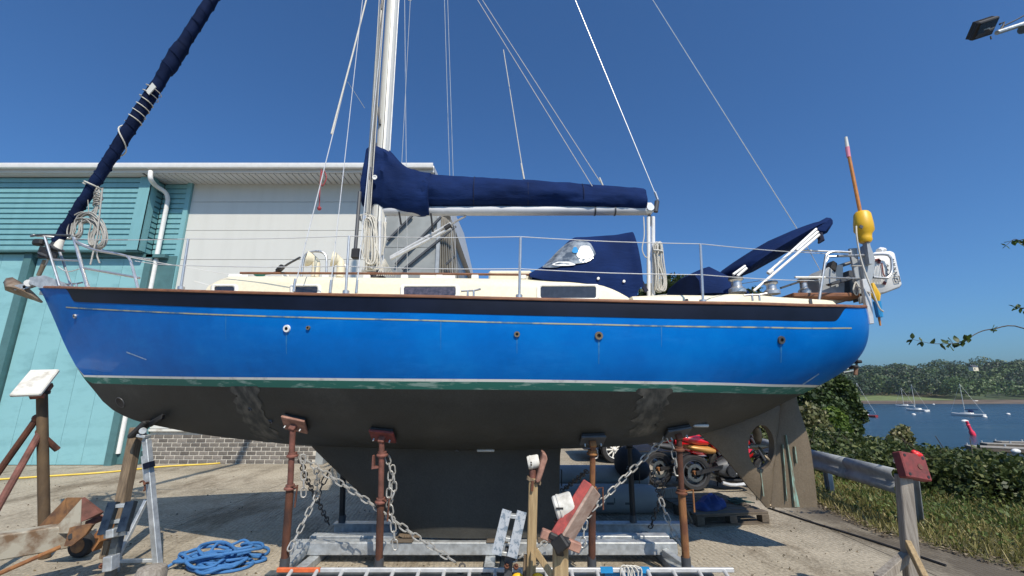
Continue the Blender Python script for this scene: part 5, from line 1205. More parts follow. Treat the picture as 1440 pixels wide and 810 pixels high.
# white canister with printed panel
case = thing('lifebuoy_case', 'white moulded rescue case with printed panels strapped to the stern rail', 'rescue case', P(1247, 415, YC-.2))
mb = MB(); poly = [(1224, 358), (1232, 354), (1256, 352), (1260, 356), (1270, 399), (1267, 404), (1246, 412), (1226, 416), (1222, 412)]
mb.prism([P(x, y, YC-.36) for x, y in poly], (.03, .30, 0)); mb.build('case', M['white'], case, bevel=.035, sharp=50)
plate('base', [(1222, 410), (1246, 407), (1238, 416), (1224, 420)], YC-.34, .25, M['dark_grey'], case)
Yp = YC-.375
def mark(pts, m, w=.006):
    mb = MB(); q = [P(x, y, Yp) for x, y in pts]
    for a, b in zip(q[:-1], q[1:]): mb.bar(a, b, .006, w)
    mb.build('printed_mark', m, case, smooth=False)
for y, x in ((365, 1255.5), (371, 1257), (377, 1258.3), (383, 1259.7)): mark([(x-1.5, y), (x+1.5, y-.5), (x-1, y+2.5), (x+2, y+2.5)], M['dark_grey'], .007)
mark([(1257, 389), (1264, 388), (1266, 396), (1259, 397), (1257, 389)], M['dark_grey'], .006); mark([(1260, 392), (1263, 394)], M['dark_grey'], .008)
for y in (372, 378, 384): mark([(1247, y), (1249.5, y+2), (1246.5, y+3.5)], M['dark_grey'], .006)
mark([(1240, 370), (1242, 385), (1245, 390)], M['dark_red_pad'], .012); mark([(1231, 366), (1237, 365), (1236, 370)], M['dark_red_pad'], .03); mark([(1242, 397), (1246, 399)], M['dark_red_pad'], .035)
for x in (1228, 1232, 1236): mark([(x, 372), (x+2, 396)], M['galv'], .006)
MB().tube([P(1236, 353, YC-.3), P(1239, 351, YC-.22), P(1243, 352, YC-.2)], .03, 8).build('case_handle', M['white'], case)
dan = thing('danbuoy', 'tall orange danbuoy pole with a yellow float at the stern', 'danbuoy', P(1232, 450, YC-.52))
Yd = YC-.53
MB().tube([P(1191, 205, Yd), P(1210, 300, Yd)], [.017, .019], 10).build('pole', M['orange_pole'], dan)
MB().tube([P(1189.5, 193, Yd), P(1191.5, 207, Yd)], [.015, .02], 10).build('pole_tip', M['clad_white'], dan); MB().tube([P(1191.5, 207, Yd), P(1193.5, 221, Yd)], [.022, .020], 10).build('pole_tape', M['pink'], dan)
d_ = (P(1217, 342, Yd)-P(1212, 299, Yd)); L_f = d_.length
fl = MB().lathe(P(1212, 298, Yd), [(0, 0), (.06, .004), (.078, .03), (.09, L_f*.4), (.092, L_f*.62), (.066, L_f*.74), (.062, L_f*.86), (.066, L_f*.92), (.05, L_f), (0, L_f)], d_, 20).build('float', M['yellow'], dan, sharp=40)
MB().bar(P(1209, 318, Yd-.09), P(1213, 320, Yd-.09), .01, .035).build('float_mark', M['dark_grey'], fl)
MB().bar(P(1218, 342, Yd), P(1222, 372, Yd), .06, .035).build('socket', M['grey_paint'], dan)
MB().tube([P(1227, 398, Yd-.03), P(1231, 415, Yd-.03), P(1234, 424, Yd-.03)], [.012, .045, .02], 8).build('flag_roll', M['yellow'], dan); MB().tube([P(1233, 424, Yd-.02), P(1237, 446, Yd-.02)], [.035, .03], 8).build('weight', M['blue_tape'], dan); MB().tube([P(1236, 446, Yd), P(1238, 458, Yd)], [.012, .008], 8).build('spike', M['orange_pole'], dan)
rb = MB(); rb.tube(smooth_path([P(1204, 318, Yd-.08), P(1205, 335, Yd-.09), P(1210, 362, Yd-.08), P(1219, 390, Yd-.1), P(1228, 412, Yd-.1), P(1236, 432, Yd-.1), P(1242, 438, Yd-.08)], 5), .009, 6)
rb.tube(smooth_path([P(1203, 396, YC-.45), P(1200, 408, YC-.46), P(1205, 415, YC-.46), P(1208, 405, YC-.46), P(1203, 396, YC-.45)], 5), .007, 5); rb.tube(smooth_path([P(1204, 402, YC-.48), P(1215, 408, YC-.56), P(1226, 412, YC-.6)], 4), .007, 5); rb.tube([P(1195, 374, YC-.46), P(1214, 374, YC-.55)], .006, 5)
tag(rb.build('rope', M['rope_white']), 'white line tied down past the yellow float and vane gear', 'rope')
# ------------------------------------------------------------------ cradle under the yacht
def hull_z(X, y):
    c = section(X); lo, hi = 0.0, .8
    for _ in range(24):
        m = (lo+hi)/2
        if sec_pt(c, m)[0] < abs(y-YC): lo = m
        else: hi = m
    return sec_pt(c, lo)[1]
cradle = thing('boat_cradle', 'galvanised steel cradle with rusty props holding up the yacht', 'boat cradle', (-.3, YC, 0))
def ibeam(name, a, b, w, h, m='galv', par=None, z0=None):
    a, b = Vector(a), Vector(b); d = b-a; s = Vector((-d.y, d.x, 0)).normalized(); t = .012
    pr = [(-w/2, 0), (w/2, 0), (w/2, t), (t/2, t), (t/2, h-t), (w/2, h-t), (w/2, h), (-w/2, h), (-w/2, h-t), (-t/2, h-t), (-t/2, t), (-w/2, t)]
    mb = MB(); mb.prism([a+s*u+Vector((0, 0, v)) for u, v in pr], d); return mb.build(name, M[m], par or cradle, smooth=False)
def boxb(name, a, b, w, h, m='galv', par=None, bev=.006):
    mb = MB(); a, b = Vector(a), Vector(b); mb.bar(a+Vector((0, 0, h/2)), b+Vector((0, 0, h/2)), w, h); return mb.build(name, M[m], par or cradle, bevel=bev)
yF = 4.33; zB = .0
xl_, xr_ = P(377, 800, yF).x, P(1000, 800, yF).x
ibeam('front_beam', (xl_, yF, 0), (xr_, yF, 0), .10, .115, 'galv_dark')  # shade of the front face put into the beam's dark colour
yM = 4.90
boxb('middle_beam', (P(284, 768, yM).x+.9, yM, .08), (P(950, 768, yM).x, yM, .08), .12, .115)
boxb('middle_beam', (P(440, 750, yM+.18).x, yM+.16, .08), (P(938, 750, yM+.18).x, yM+.16, .08), .12, .128)
yR = 5.70
ibeam('rear_beam', (P(470, 745, yR).x, yR, 0), (P(960, 745, yR).x, yR, 0), .12, .15, 'galv')
for px in (445, 690, 935):
    x = P(px, 770, yM).x; boxb('cross_beam', (x, yF+.06, .0), (x*.99, yR-.07, .0), .10, .075)
boxb('side_beam', (xl_+.05, yF+.06, 0), (P(430, 760, yM).x, yM-.07, .08), .09, .08, 'galv'); boxb('side_beam', (xr_-.05, yF+.06, 0), (P(930, 765, yM).x, yM-.07, .08), .07, .07, 'galv')
for x in (P(570, 757, YC).x, P(700, 757, YC).x, P(770, 757, YC).x): MB().box((x, YC, .215-.012), (.22, .34, .018)).build('keel_block', M['wood_dark'], cradle, bevel=.004)
MB().prism([P(560, 751, YC-.1)-Vector((0, 0, .012)), P(590, 752, YC-.1)-Vector((0, 0, .012)), P(590, 756, YC-.1), P(566, 756, YC-.1)], (0, .2, 0)).build('keel_wedge', M['wood_brown'], cradle)
def prop(pxb, pyb, Yb, pxt, Yt, mlo, mup, padm, psize=.2, tilt=-.35, zb=None, collar=(.55, .78), r=.034, lower='dark_grey'):
    b_ = P(pxb, pyb, Yb); zb = .13 if zb is None else zb; b_.z = zb
    xt = P(pxt, 605, Yt).x; zt_ = hull_z(xt, Yt)
    e = .1; ny = (hull_z(xt, Yt+e)-hull_z(xt, Yt-e))/(2*e); nx = (hull_z(xt+e, Yt)-hull_z(xt-e, Yt))/(2*e)
    nrm = Vector((-nx, -ny, 1)).normalized(); top = Vector((xt, Yt, zt_))-nrm*.035
    p = MB().tube([b_, b_.lerp(top, collar[0])], [r, r], 12).build('prop_tube', M[mlo], cradle)
    MB().tube([b_.lerp(top, collar[0]), top-nrm*.03], [r*.78, r*.78], 12).build('prop_screw', M[mup], p)
    for c in collar:
        q = b_.lerp(top, c); d = (top-b_).normalized(); MB().lathe(q-d*.015, [(r*.7, 0), (r*1.55, 0), (r*1.6, .012), (r*1.2, .022), (r*1.2, .04), (r*.7, .042)], d, 14).build('collar', M[mup], p)
    q = b_.lerp(top, collar[0]+.0); MB().tube([q+Vector((.02, -.03, .01)), q+Vector((.09, -.05, .03)), q+Vector((.085, -.05, -.16))], .008, 6).build('clamp_handle', M[mlo], p)
    MB().lathe(b_-Vector((0, 0, .02)), [(r*1.25, 0), (r*1.25, .10), (r*1.02, .10)], n=12).build('socket', M[lower], p)
    s, t = frame(nrm, Vector((0, 1, 0)))
    mb = MB(); mb.box(top+nrm*.0, (psize*1.15, psize, .022), (s, t, nrm)); mb.build('pad', M[padm], p, bevel=.004); mb = MB(); mb.box(top+nrm*.023, (psize*1.08, psize*.95, .024), (s, t, nrm)); mb.build('pad_rubber', M['black'], p, bevel=.004)
    MB().box(top-nrm*.035, (.06, .05, .06), (s, t, nrm)).build('pad_bracket', M[mup], p, bevel=.006)
    for i in (-1, 1): MB().cyl(top-nrm*.03+s*(.075*i), top-nrm*.055+s*(.075*i), .008).build('bolt', M['galv'], p)
    return b_, top
A1 = prop(400, 795, 4.40, 416, 4.32, 'rust', 'rust_red', 'pink_wood')
A2 = prop(533, 793, 4.40, 540, 4.28, 'rust', 'rust_red', 'dark_red_pad', collar=(.50, .86))
A3 = prop(832, 785, 4.45, 832, 4.32, 'rust', 'rust_orange', 'dark_grey', collar=(.60, .9))
A4 = prop(965, 793, 4.42, 951, 4.33, 'rust_orange', 'rust', 'dark_grey', collar=(.55, .88))
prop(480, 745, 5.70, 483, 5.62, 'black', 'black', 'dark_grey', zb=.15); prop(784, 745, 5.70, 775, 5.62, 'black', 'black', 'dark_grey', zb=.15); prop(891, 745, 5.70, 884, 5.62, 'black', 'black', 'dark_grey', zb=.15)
b_ = A2[0].lerp(A2[1], .80); MB().prism([b_+Vector((-.085, -.03, .06)), b_+Vector((-.085, -.03, -.06)), b_+Vector((-.02, -.035, -.05)), b_+Vector((-.02, -.035, -.035)), b_+Vector((-.065, -.03, -.035)), b_+Vector((-.075, -.03, .055))], (0, .05, 0)).build('prop_plate', M['rust_red'], cradle)
# ------------------------------------------------------------------ chains: each link its own piece
def link_mesh(m, L=.088, W=.043, r=.0066):
    path = []
    for k in range(5): a = -math.pi/2+math.pi*k/4; path.append(((L-W)/2+math.cos(a)*W/2, math.sin(a)*W/2))
    path += [(-x, -y) for x, y in path]
    mb = MB(); mb.tube([Vector((x, y, 0)) for x, y in path], r, 4, closed=True); return mb.mesh('link', m)
LM = {k: link_mesh(M[k]) for k in ('galv_chain', 'dark_chain')} if False else None
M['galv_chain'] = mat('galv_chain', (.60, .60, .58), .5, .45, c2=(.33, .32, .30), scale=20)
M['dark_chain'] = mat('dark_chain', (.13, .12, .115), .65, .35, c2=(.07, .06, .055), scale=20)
LM = {k: link_mesh(M[k]) for k in ('galv_chain', 'dark_chain')}
def chain(label, pts, m='galv_chain', sag=.0, group=None):
    pts = [Vector(p) for p in pts]
    if len(pts) == 2 and sag: pts = [pts[0], pts[0].lerp(pts[1], .3)-Vector((0, 0, sag*.85)), pts[0].lerp(pts[1], .6)-Vector((0, 0, sag)), pts[1]]
    path = smooth_path(pts, 14); t = thing('chain', label, 'chain', min(pts, key=lambda p: p.z), group)
    cum = [0]
    for a, b in zip(path[:-1], path[1:]): cum.append(cum[-1]+(b-a).length)
    pitch = .0735; n = int(cum[-1]/pitch); j = 0; roll = random.random()
    for i in range(n):
        s = pitch*(i+.5)
        while j < len(cum)-2 and cum[j+1] < s: j += 1
        f = (s-cum[j])/max(1e-6, cum[j+1]-cum[j]); p = path[j].lerp(path[j+1], f); d = (path[j+1]-path[j]).normalized()
        sd = d.cross(p-camo.location).normalized(); up = sd.cross(d).normalized(); a = (math.pi/2 if i % 2 else 0)+.3*roll+random.uniform(-.15, .15); y = sd*math.cos(a)+up*math.sin(a); z = d.cross(y)
        o = bpy.data.objects.new('link', LM[m]); COL.objects.link(o); o.parent = t; mw = Matrix((d, y, z)).transposed().to_4x4(); mw.translation = p-WL[t.name]
        o.matrix_local = mw
    return t
mid = lambda px, py, Y: P(px, py, Y)
chain('long pale chain running from the left rusty prop down across to the front beam', [mid(421, 641, 4.40), mid(460, 667, 4.38), mid(520, 707, 4.36), mid(590, 758, 4.33), mid(646, 794, 4.30)])
chain('galvanised chain hanging in a doubled length beside the second rusty prop', [mid(544, 641, 4.33), mid(549, 665, 4.33), mid(547, 700, 4.33), mid(553, 740, 4.33), mid(557, 785, 4.33)])
chain('short chain loop lying against the back of the second rusty prop', [mid(552, 655, 4.36), mid(554, 690, 4.36), mid(546, 712, 4.36), mid(550, 735, 4.36)])
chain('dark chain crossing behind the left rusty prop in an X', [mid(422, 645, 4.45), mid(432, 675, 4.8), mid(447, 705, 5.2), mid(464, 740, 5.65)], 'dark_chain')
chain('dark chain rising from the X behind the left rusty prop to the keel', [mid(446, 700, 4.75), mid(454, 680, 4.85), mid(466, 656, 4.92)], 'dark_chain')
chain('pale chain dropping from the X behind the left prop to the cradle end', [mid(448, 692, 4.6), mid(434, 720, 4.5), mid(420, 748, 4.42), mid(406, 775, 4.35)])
chain('short loose chain end hanging from the left rusty prop collar', [mid(426, 640, 4.36), mid(427, 660, 4.36), mid(427, 700, 4.36)])
chain('short chain length linking the long chain down to the dark X', [mid(445, 658, 4.38), mid(446, 680, 4.5), mid(446, 698, 4.6)])
chain('long chain sloping from the right rusty prop down to the red padded stand', [mid(941, 612, 4.42), mid(905, 645, 4.40), mid(865, 685, 4.38), mid(822, 730, 4.36)])
chain('pale chain hanging close along the right rusty prop', [mid(939, 611, 4.36), mid(946, 628, 4.34), mid(950, 650, 4.34), mid(954, 678, 4.34)])
chain('pale chain hanging from the dark V to the foot of the right rusty prop', [mid(929, 701, 4.7), mid(937, 725, 4.6), mid(948, 750, 4.5), mid(958, 768, 4.42)])
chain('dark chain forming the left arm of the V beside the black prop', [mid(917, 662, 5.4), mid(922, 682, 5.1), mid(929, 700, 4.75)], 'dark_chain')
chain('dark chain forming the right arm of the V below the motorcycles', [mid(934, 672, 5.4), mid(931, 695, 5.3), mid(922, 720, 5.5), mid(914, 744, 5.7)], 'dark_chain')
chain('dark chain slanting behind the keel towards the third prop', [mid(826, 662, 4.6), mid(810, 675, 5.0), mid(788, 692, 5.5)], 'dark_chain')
chain('single pale chain hanging below the red padded stand', [mid(823, 732, 4.36), mid(821, 750, 4.36), mid(819, 771, 4.36)])
chain('pale chain lying from the twin bar stand up to the middle beam', [mid(716, 788, 4.3), mid(740, 780, 4.4), mid(762, 766, 4.6), mid(778, 757, 4.75)])
chain('one spare link hooked on the head of the third prop', [mid(837, 632, 4.3), mid(838, 650, 4.3)])
tag(MB().lathe(P(650, 797, 4.28), [(.018, -.01), (.032, -.01), (.032, .01), (.018, .01), (.018, -.01)], (.3, -1, .2), 12).build('shackle', M['dark_chain']), 'dark shackle at the lower end of the long pale chain', 'shackle')
# ------------------------------------------------------------------ aluminium ladder laid along the front of the cradle
ladder = thing('ladder', 'long aluminium ladder with one orange end lying along the front of the cradle', 'ladder', P(700, 793, 4.22))
la, lb = P(391, 789, 4.22), P(1031, 794.5, 4.22)
la.z = lb.z = .175
near = Vector((0, -.31, -.11))
MB().bar(la.lerp(lb, .095), lb, .028, .035).build('rail', M['alu'], ladder, bevel=.005); MB().bar(la, la.lerp(lb, .0945), .029, .036).build('painted_rail_end', M['orange_paint'], ladder, bevel=.005)
MB().bar(la+near, lb+near, .028, .035).build('rail', M['alu'], ladder, bevel=.005)
nr = 18
for i in range(nr):
    p = la.lerp(lb, (i+.6)/nr); MB().cyl(p+near*.03, p+near*.97, .016, n=10).build('rung', M['alu'], ladder)
for f0_, f1_ in ((.708, .735), (.795, .815)): MB().bar(la.lerp(lb, f0_), la.lerp(lb, f1_), .032, .040).build('tape', M['blue_tape'], ladder)
MB().box(la.lerp(lb, .765)+Vector((0, .05, -.055)), (.36, .02, .07)).build('tape_label', M['blue_tape'], ladder)
mb = MB()
for k in range(4):
    c = la.lerp(lb, .765+.008*k); mb.tube(smooth_path([c+Vector((-.05, -.025, .03)), c+Vector((0, -.03, .035)), c+Vector((.03, -.03, -.06+.02*k)), c+Vector((.0, -.035, -.12)), c+Vector((-.05, -.03, -.08))], 5, True), .006, 5, closed=True)
tag(mb.build('cord', M['rope_white']), 'thin white cord tied round the blue taped ladder rail', 'cord')
# ------------------------------------------------------------------ stands and props
def can(name, a, b, r, par):
    a, b = Vector(a), Vector(b); d = b-a; L = d.length
    o = MB().lathe(a, [(0, 0), (r*.9, 0), (r, .01), (r, L*.2), (r*1.06, L*.24), (r*1.06, L*.32), (r, L*.36), (r, L-.01), (r*.9, L), (0, L)], d, 20).build(name, M['white_dirty'], par); return o
# tan timber prop with the small pink pad
Y1 = 3.95
s1 = thing('timber_prop', 'tan timber prop with a small pink pad and white screw can', 'prop', P(748, 830, Y1))
f_ = G(747, 840); Y1 = 3.95; foot = P(747, 880, Y1); foot.z = 0
MB().bar(P(746, 828, Y1), P(750, 672, Y1), .085, .075).build('timber_post', M['wood_tan'], s1, bevel=.006)
MB().bar(P(748, 690, Y1-.045), P(749, 676, Y1-.045), .045, .02).build('steel_strap', M['rust'], s1)
MB().cyl(P(749, 672, Y1), P(749, 660, Y1), .028).build('screw', M['rust_red'], s1); c_ = can('screw_can', P(742, 651, Y1), P(758, 648, Y1), .055, s1)
MB().box(P(747, 652, Y1-.056), (.012, .004, .03)).build('can_slot', M['black'], c_)
mb = MB(); mb.prism([P(763, 636, Y1-.08), P(769, 640, Y1-.08), P(770, 646, Y1-.08), P(760, 678, Y1-.08), P(755, 680, Y1-.08), P(753, 676, Y1-.08), P(762, 643, Y1-.08)], (0, .2, 0)); mb.build('pad', M['pink_wood'], s1, bevel=.008)
MB().bar(P(741, 671, Y1), P(760, 679, Y1), .10, .022).build('top_bracket', M['wood_brown'], s1)
MB().bar(P(746, 825, Y1-.05), P(748, 775, Y1-.05), .075, .02).build('cleat_board', M['wood_tan'], s1, bevel=.004); MB().bar(P(752, 773, Y1), P(778, 812, Y1), .03, .05).build('brace', M['wood_tan'], s1, bevel=.004); MB().bar(P(738, 824, Y1), P(741, 780, Y1), .03, .05).build('brace', M['wood_brown'], s1, bevel=.004)
MB().bar(P(746, 828, Y1), Vector((P(746, 828, Y1).x, Y1, 0)), .085, .075).build('timber_foot', M['wood_tan'], s1)
for a in ((728, 812), (756, 812)): tag(MB().ball(P(*a, 3.9), .04, 12, 8, (1.2, .8, .8)).build('work_glove', M['yellow']), 'yellow rubber cap at the bottom edge by the tan prop, %s one' % ('left' if a[0] < 740 else 'right'), 'cap')
# red padded stand in front
Y2 = 3.35
s2 = thing('timber_prop', 'thick timber prop with a long tilted red pad and white screw can', 'prop', P(790, 880, Y2))
tb = P(788, 760, Y2); MB().bar(Vector((P(788, 830, Y2).x, Y2, 0)), P(788, 830, Y2), .12, .11).build('timber_foot', M['wood_brown'], s2); MB().bar(P(788, 829, Y2), P(788, 762, Y2), .115, .10).build('timber_post', M['wood_tan'], s2, bevel=.008)
MB().bar(P(761, 749, Y2-.09), P(816, 771, Y2-.09), .05, .06).build('cross_piece', M['pink_wood'], s2, bevel=.006)
mb = MB(); mb.bar(P(783, 754, Y2-.10), P(795, 772, Y2-.12), .10, .10); mb.bar(P(772, 752, Y2-.12), P(802, 766, Y2-.13), .03, .045); mb.bar(P(784, 766, Y2-.125), P(788, 782, Y2-.08), .06, .02); mb.build('tape_binding', M['black'], s2, bevel=.012)
MB().cyl(P(787, 752, Y2), P(788, 730, Y2), .038).build('screw', M['rust'], s2)
for k in range(5): MB().lathe(P(787, 750-4*k, Y2), [(.036, 0), (.043, .006), (.036, .012)], (0, 0, 1), 12).build('thread', M['rust_red'], s2)
c2_ = can('screw_can', P(780, 716, Y2), P(806, 708, Y2), .085, s2)
MB().box(P(787, 715, Y2-.088), (.05, .006, .012)).build('can_slot', M['black'], c2_)
e1, e2 = P(832, 692, Y2-.02), P(786, 768, Y2-.10); ax_ = (e2-e1).normalized(); 
nv = Vector((.90, -.32, .30)); nv = (nv-ax_*nv.dot(ax_)).normalized(); sv = ax_.cross(nv)
cc = e1.lerp(e2, .48)+nv*.0+Vector((0, .05, .02))
mb = MB(); mb.box(cc, ((e2-e1).length*1.02, .17, .075), (ax_, sv, nv)); mb.build('pad', M['red_pad'], s2, bevel=.008); mb = MB(); mb.box(cc+nv*.049, ((e2-e1).length*1.0, .17, .022), (ax_, sv, nv)); mb.build('pad_facing', M['pad_face'], s2, bevel=.008)
# galvanised adjustable stands with twin bar heads
def twin(label, bars, Y, tilt, stem, feet, worn):
    t = thing('support_stand', label, 'stand', Vector((P(stem[1][0], stem[1][1], Y).x, Y, 0)))
    for (a, b) in bars:
        A, B = P(*a, Y-.04), P(*b, Y+.02 if tilt else Y-.12); d = (B-A).normalized(); sd, up = frame(d, Vector((0, -1, .5)))
        mb = MB(); mb.box(A.lerp(B, .5), ((B-A).length, .075, .01), (d, sd, up)); 
        for s in (-1, 1): mb.box(A.lerp(B, .5)-up*.02+sd*(.036*s), ((B-A).length, .008, .045), (d, sd, up))
        mb.build('channel_bar', M['galv_worn' if worn else 'navy_galv'], t, smooth=False)
    (a, b), (c, d_) = bars
    for f in (.12, .62, .93):
        p = P(a[0]+(b[0]-a[0])*f, a[1]+(b[1]-a[1])*f, Y-.02); q = P(c[0]+(d_[0]-c[0])*f, c[1]+(d_[1]-c[1])*f, Y-.02); MB().bar(p, q, .06, .03).build('cross_plate', M['galv'], t, bevel=.004)
    MB().bar(P(*stem[0], Y), P(*stem[1], Y), .065, .065).build('stem', M['dark_grey' if worn else 'galv_dark'], t, bevel=.004); p = P(*stem[1], Y)
    MB().bar(p, Vector((p.x, Y, 0)), .065, .065).build('stem', M['galv'], t)
    for (x, y) in feet: MB().lathe(P(x, y, Y-.05), [(0, 0), (.022, 0), (.022, .016), (.012, .016), (.012, .035), (0, .035)], (.3, -.6, .8), 8).build('bolt', M['rust'], t)
    return t
M['navy_galv'] = mat('navy_galv', (.06, .08, .10), .3, .6, c2=(.025, .035, .05), scale=12, rvar=.1)
st_ = twin('galvanised stand with a twin bar head and bolts beside the trailer nose', (((158, 706), (143, 752)), ((183, 705), (170, 748))), 4.35, 0, ((170, 735), (154, 815)), ((143, 797), (157, 798)), False)
MB().bar(P(147, 753, 4.3), P(178, 748, 4.3), .02, .05).build('head_plate', M['galv'], st_); MB().bar(P(154, 750, 4.27), P(165, 748, 4.27), .09, .07).build('clamp', M['galv'], st_, bevel=.006); MB().bar(P(153, 760, 4.42), P(146, 785, 4.42), .05, .05).build('brace', M['wood_brown'], st_)
mb = MB(); mb.bar(P(150, 792, 4.3), P(163, 790, 4.3), .09, .12); mb.build('foot_bracket', M['galv'], st_, bevel=.005)
twin('galvanised stand with a worn shiny twin bar head in front of the keel', (((713, 717), (698, 780)), ((734, 719), (720, 784))), 3.95, 0, ((716, 770), (714, 830)), ((712, 797), (725, 798)), True)
# A frame jack at the bow and the timber shore behind it
jk = thing('jack_stand', 'galvanised A frame jack stand propping the bow', 'stand', G(200, 797))
YJ = 4.80
jf = P(222, 797, YJ); jf.z = 0
MB().bar(P(206, 618, YJ+.05), jf, .062, .062).build('main_post', M['galv'], jk, bevel=.005)
MB().bar(P(206, 640, YJ+.045), P(211, 680, YJ+.045), .066, .066, w2=.07).build('outer_sleeve', M['galv'], jk); MB().bar(P(209, 650, YJ-.0), P(210, 658, YJ-.0), .069, .069).build('blue_mark', M['navy'], jk)
MB().bar(P(166, 789, YJ-.15)-Vector((0, 0, .0)), P(216, 788, YJ), .04, .03).build('cross_bar', M['galv'], jk, bevel=.004); MB().bar(P(206, 703, YJ+.04), P(166, 783, YJ-.15), .035, .035).build('strut', M['galv'], jk, bevel=.004); MB().tube([P(170, 797, YJ+.1), P(220, 797, YJ+.1)], .008, 6).build('tie_rod', M['dark_grey'], jk)
MB().bar(P(166, 783, YJ-.15), P(160, 812, YJ-.15), .05, .05).build('foot', M['galv'], jk)
MB().tube(smooth_path([P(197, 678, YJ-.05), P(202, 677, YJ-.06), P(204, 688, YJ-.06), P(202, 690, YJ-.06)], 4), .009, 6).build('pin_handle', M['rust'], jk); MB().cyl(P(203, 680, YJ-.08), P(208, 679, YJ), .012).build('pin', M['rust'], jk)
MB().cyl(P(206, 622, YJ+.05), P(201, 606, YJ+.05), .024).build('screw', M['galv'], jk)
mb = MB(); mb.bar(P(196, 612, YJ+.03), P(208, 614, YJ+.03), .09, .03); mb.cyl(P(201, 606, YJ-.02), P(201, 606, YJ+.12), .035); mb.build('swivel_head', M['galv'], jk, bevel=.005)
ts = thing('timber_shore', 'weathered square timber shore leaning up under the bow', 'prop', G(165, 760))
ts_t = P(193, 601, YC+.02); ts_b = G(152, 790); ts_b = P(163, 752, 4.95); tsd = ts_b-ts_t; ts_f = ts_t+tsd*((0-ts_t.z)/tsd.z)
MB().bar(ts_t, ts_f, .105, .095).build('timber', M['wood_brown'], ts, bevel=.008)
p0, p1 = P(210, 592, YC-.1), P(186, 615, YC-.12); mb = MB(); mb.bar(p0, p1, .16, .05); mb.build('rubber_pad', M['rubber'], ts, bevel=.015); MB().prism([P(205, 595, YC-.12), P(228, 582, YC-.3), P(226, 590, YC-.3), P(208, 601, YC-.12)], (0, .05, 0)).build('rubber_strap', M['rubber'], ts, bevel=.008)
tag(MB().lathe(P(208, 835, 4.15), [(0, .0), (.11, 0), (.115, .16), (.10, .20), (.05, .215), (0, .22)], n=16).build('timber_block', M['wood_grey']), 'weathered round timber stump at the bottom edge by the jack stand', 'stump')
# rusty stand with white pad at the left edge
rs = thing('boat_stand', 'rusty three legged boat stand with a tilted white pad', 'stand', (P(66, 780, 5.0).x, 5.0, 0))
YR_ = 5.0; rt = P(59, 552, YR_); rf = Vector((P(73, 740, YR_).x, YR_, 0))
MB().tube([rf, rt], .048, 14).build('post', M['rust_dark'] if 'rust_dark' in M else mat('rust_dark', (.13, .085, .045), .8, .2, c2=(.06, .04, .025), scale=8, stretch=(1, 1, .3), bump=.25), rs)
MB().lathe(rt-Vector((0, 0, .0)), [(.06, -.02), (.07, -.01), (.07, .02), (.04, .02), (.035, .07), (0, .07)], n=14).build('screw', M['black'], rs)
for a, b, dy in (((52, 588), (-60, 745), .0), ((57, 607), (-35, 770), -.7)):
    A, B = P(*a, YR_), P(*b, YR_+dy); d = B-A; F = A+d*((0-A.z)/d.z); MB().tube([A, F], .032, 10).build('leg', M['rust_red'] if dy else M['rust'], rs); MB().ball(A, .045, 10, 6).build('leg_joint', M['rust'], rs)
A = P(62, 615, YR_); F = Vector((rf.x+.25, YR_+.95, 0)); MB().tube([A, A.lerp(F, .12)], .03, 8).build('leg_joint', M['rust'], rs)
q = [P(23, 555, YR_-.1), P(50, 523, YR_-.05), P(81, 524, YR_+.0), P(77, 531, YR_+.0), P(53, 556, YR_-.1), P(27, 562, YR_-.12)]
pc = sum(q, Vector())/6; ax1 = (P(66, 525, YR_+.12)-P(38, 560, YR_-.14)).normalized(); nn = Vector((.30, -.78, .55)); nn = (nn-ax1*nn.dot(ax1)).normalized(); ax2 = nn.cross(ax1)
mb = MB(); mb.box(P(51, 541, YR_-.10)+nn*.03, (.40, .25, .045), (ax1, ax2, nn)); mb.build('pad', M['white_dirty'], rs, bevel=.012); MB().box(P(58, 549, YR_)-nn*.01, (.2, .12, .05), (ax1, ax2, nn)).build('pad_bracket', M['rust_red'], rs)
# ------------------------------------------------------------------ trailer nose at lower left
tr = thing('boat_trailer', 'rusty pale painted boat trailer nose with roller and jockey wheel', 'trailer', G(90, 790))
M['trailer'] = mat('trailer_paint', (.40, .37, .30), .7, .1, c2=(.17, .105, .06), scale=5, lo=.36, hi=.52, bump=.15); M['trailer_rust'] = mat('trailer_rust', (.30, .15, .06), .85, .1, c2=(.09, .05, .035), scale=9, bump=.3)
YT_ = 4.35
def pl(name, pts, m, th=.02, par=tr): mb = MB(); mb.prism([P(*p) for p in pts], (0, th, 0)); return mb.build(name, M[m], par, smooth=False)
# main box beam running off to the left
a0, a1 = P(-60, 782, 3.75), P(98, 752, 4.40); MB().bar(a0-Vector((.5, .35, 0)), a1, .15, .20).build('draw_beam', M['trailer'], tr, bevel=.01)
pl('gusset', [(71, 750, 4.28), (115, 701, 4.28), (113, 733, 4.28), (112, 750, 4.28)], 'trailer', .015); pl('gusset', [(47, 748, 4.62), (92, 701, 4.62), (94, 748, 4.62)], 'trailer_rust', .015)
mb = MB(); mb.prism([P(115, 700, 4.28), P(142, 721, 4.35), P(136, 727, 4.35), P(114, 734, 4.28)], (.0, .03, 0)); mb.build('nose_plate', M['rust_red'], tr, smooth=False)
mb = MB(); mb.prism([P(93, 700, 4.60), P(114, 700, 4.60), P(113, 735, 4.60), P(94, 742, 4.60)], (0, .015, 0)); mb.build('back_plate', M['trailer_rust'], tr, smooth=False)
pl('side_bracket', [(90, 768, 4.25), (98, 742, 4.25), (118, 738, 4.25), (130, 738, 4.25), (120, 752, 4.25), (100, 768, 4.25)], 'trailer_rust', .03); MB().cyl(P(100, 754, 4.245), P(100, 754, 4.3), .022).build('pin_hole', M['black'], tr)
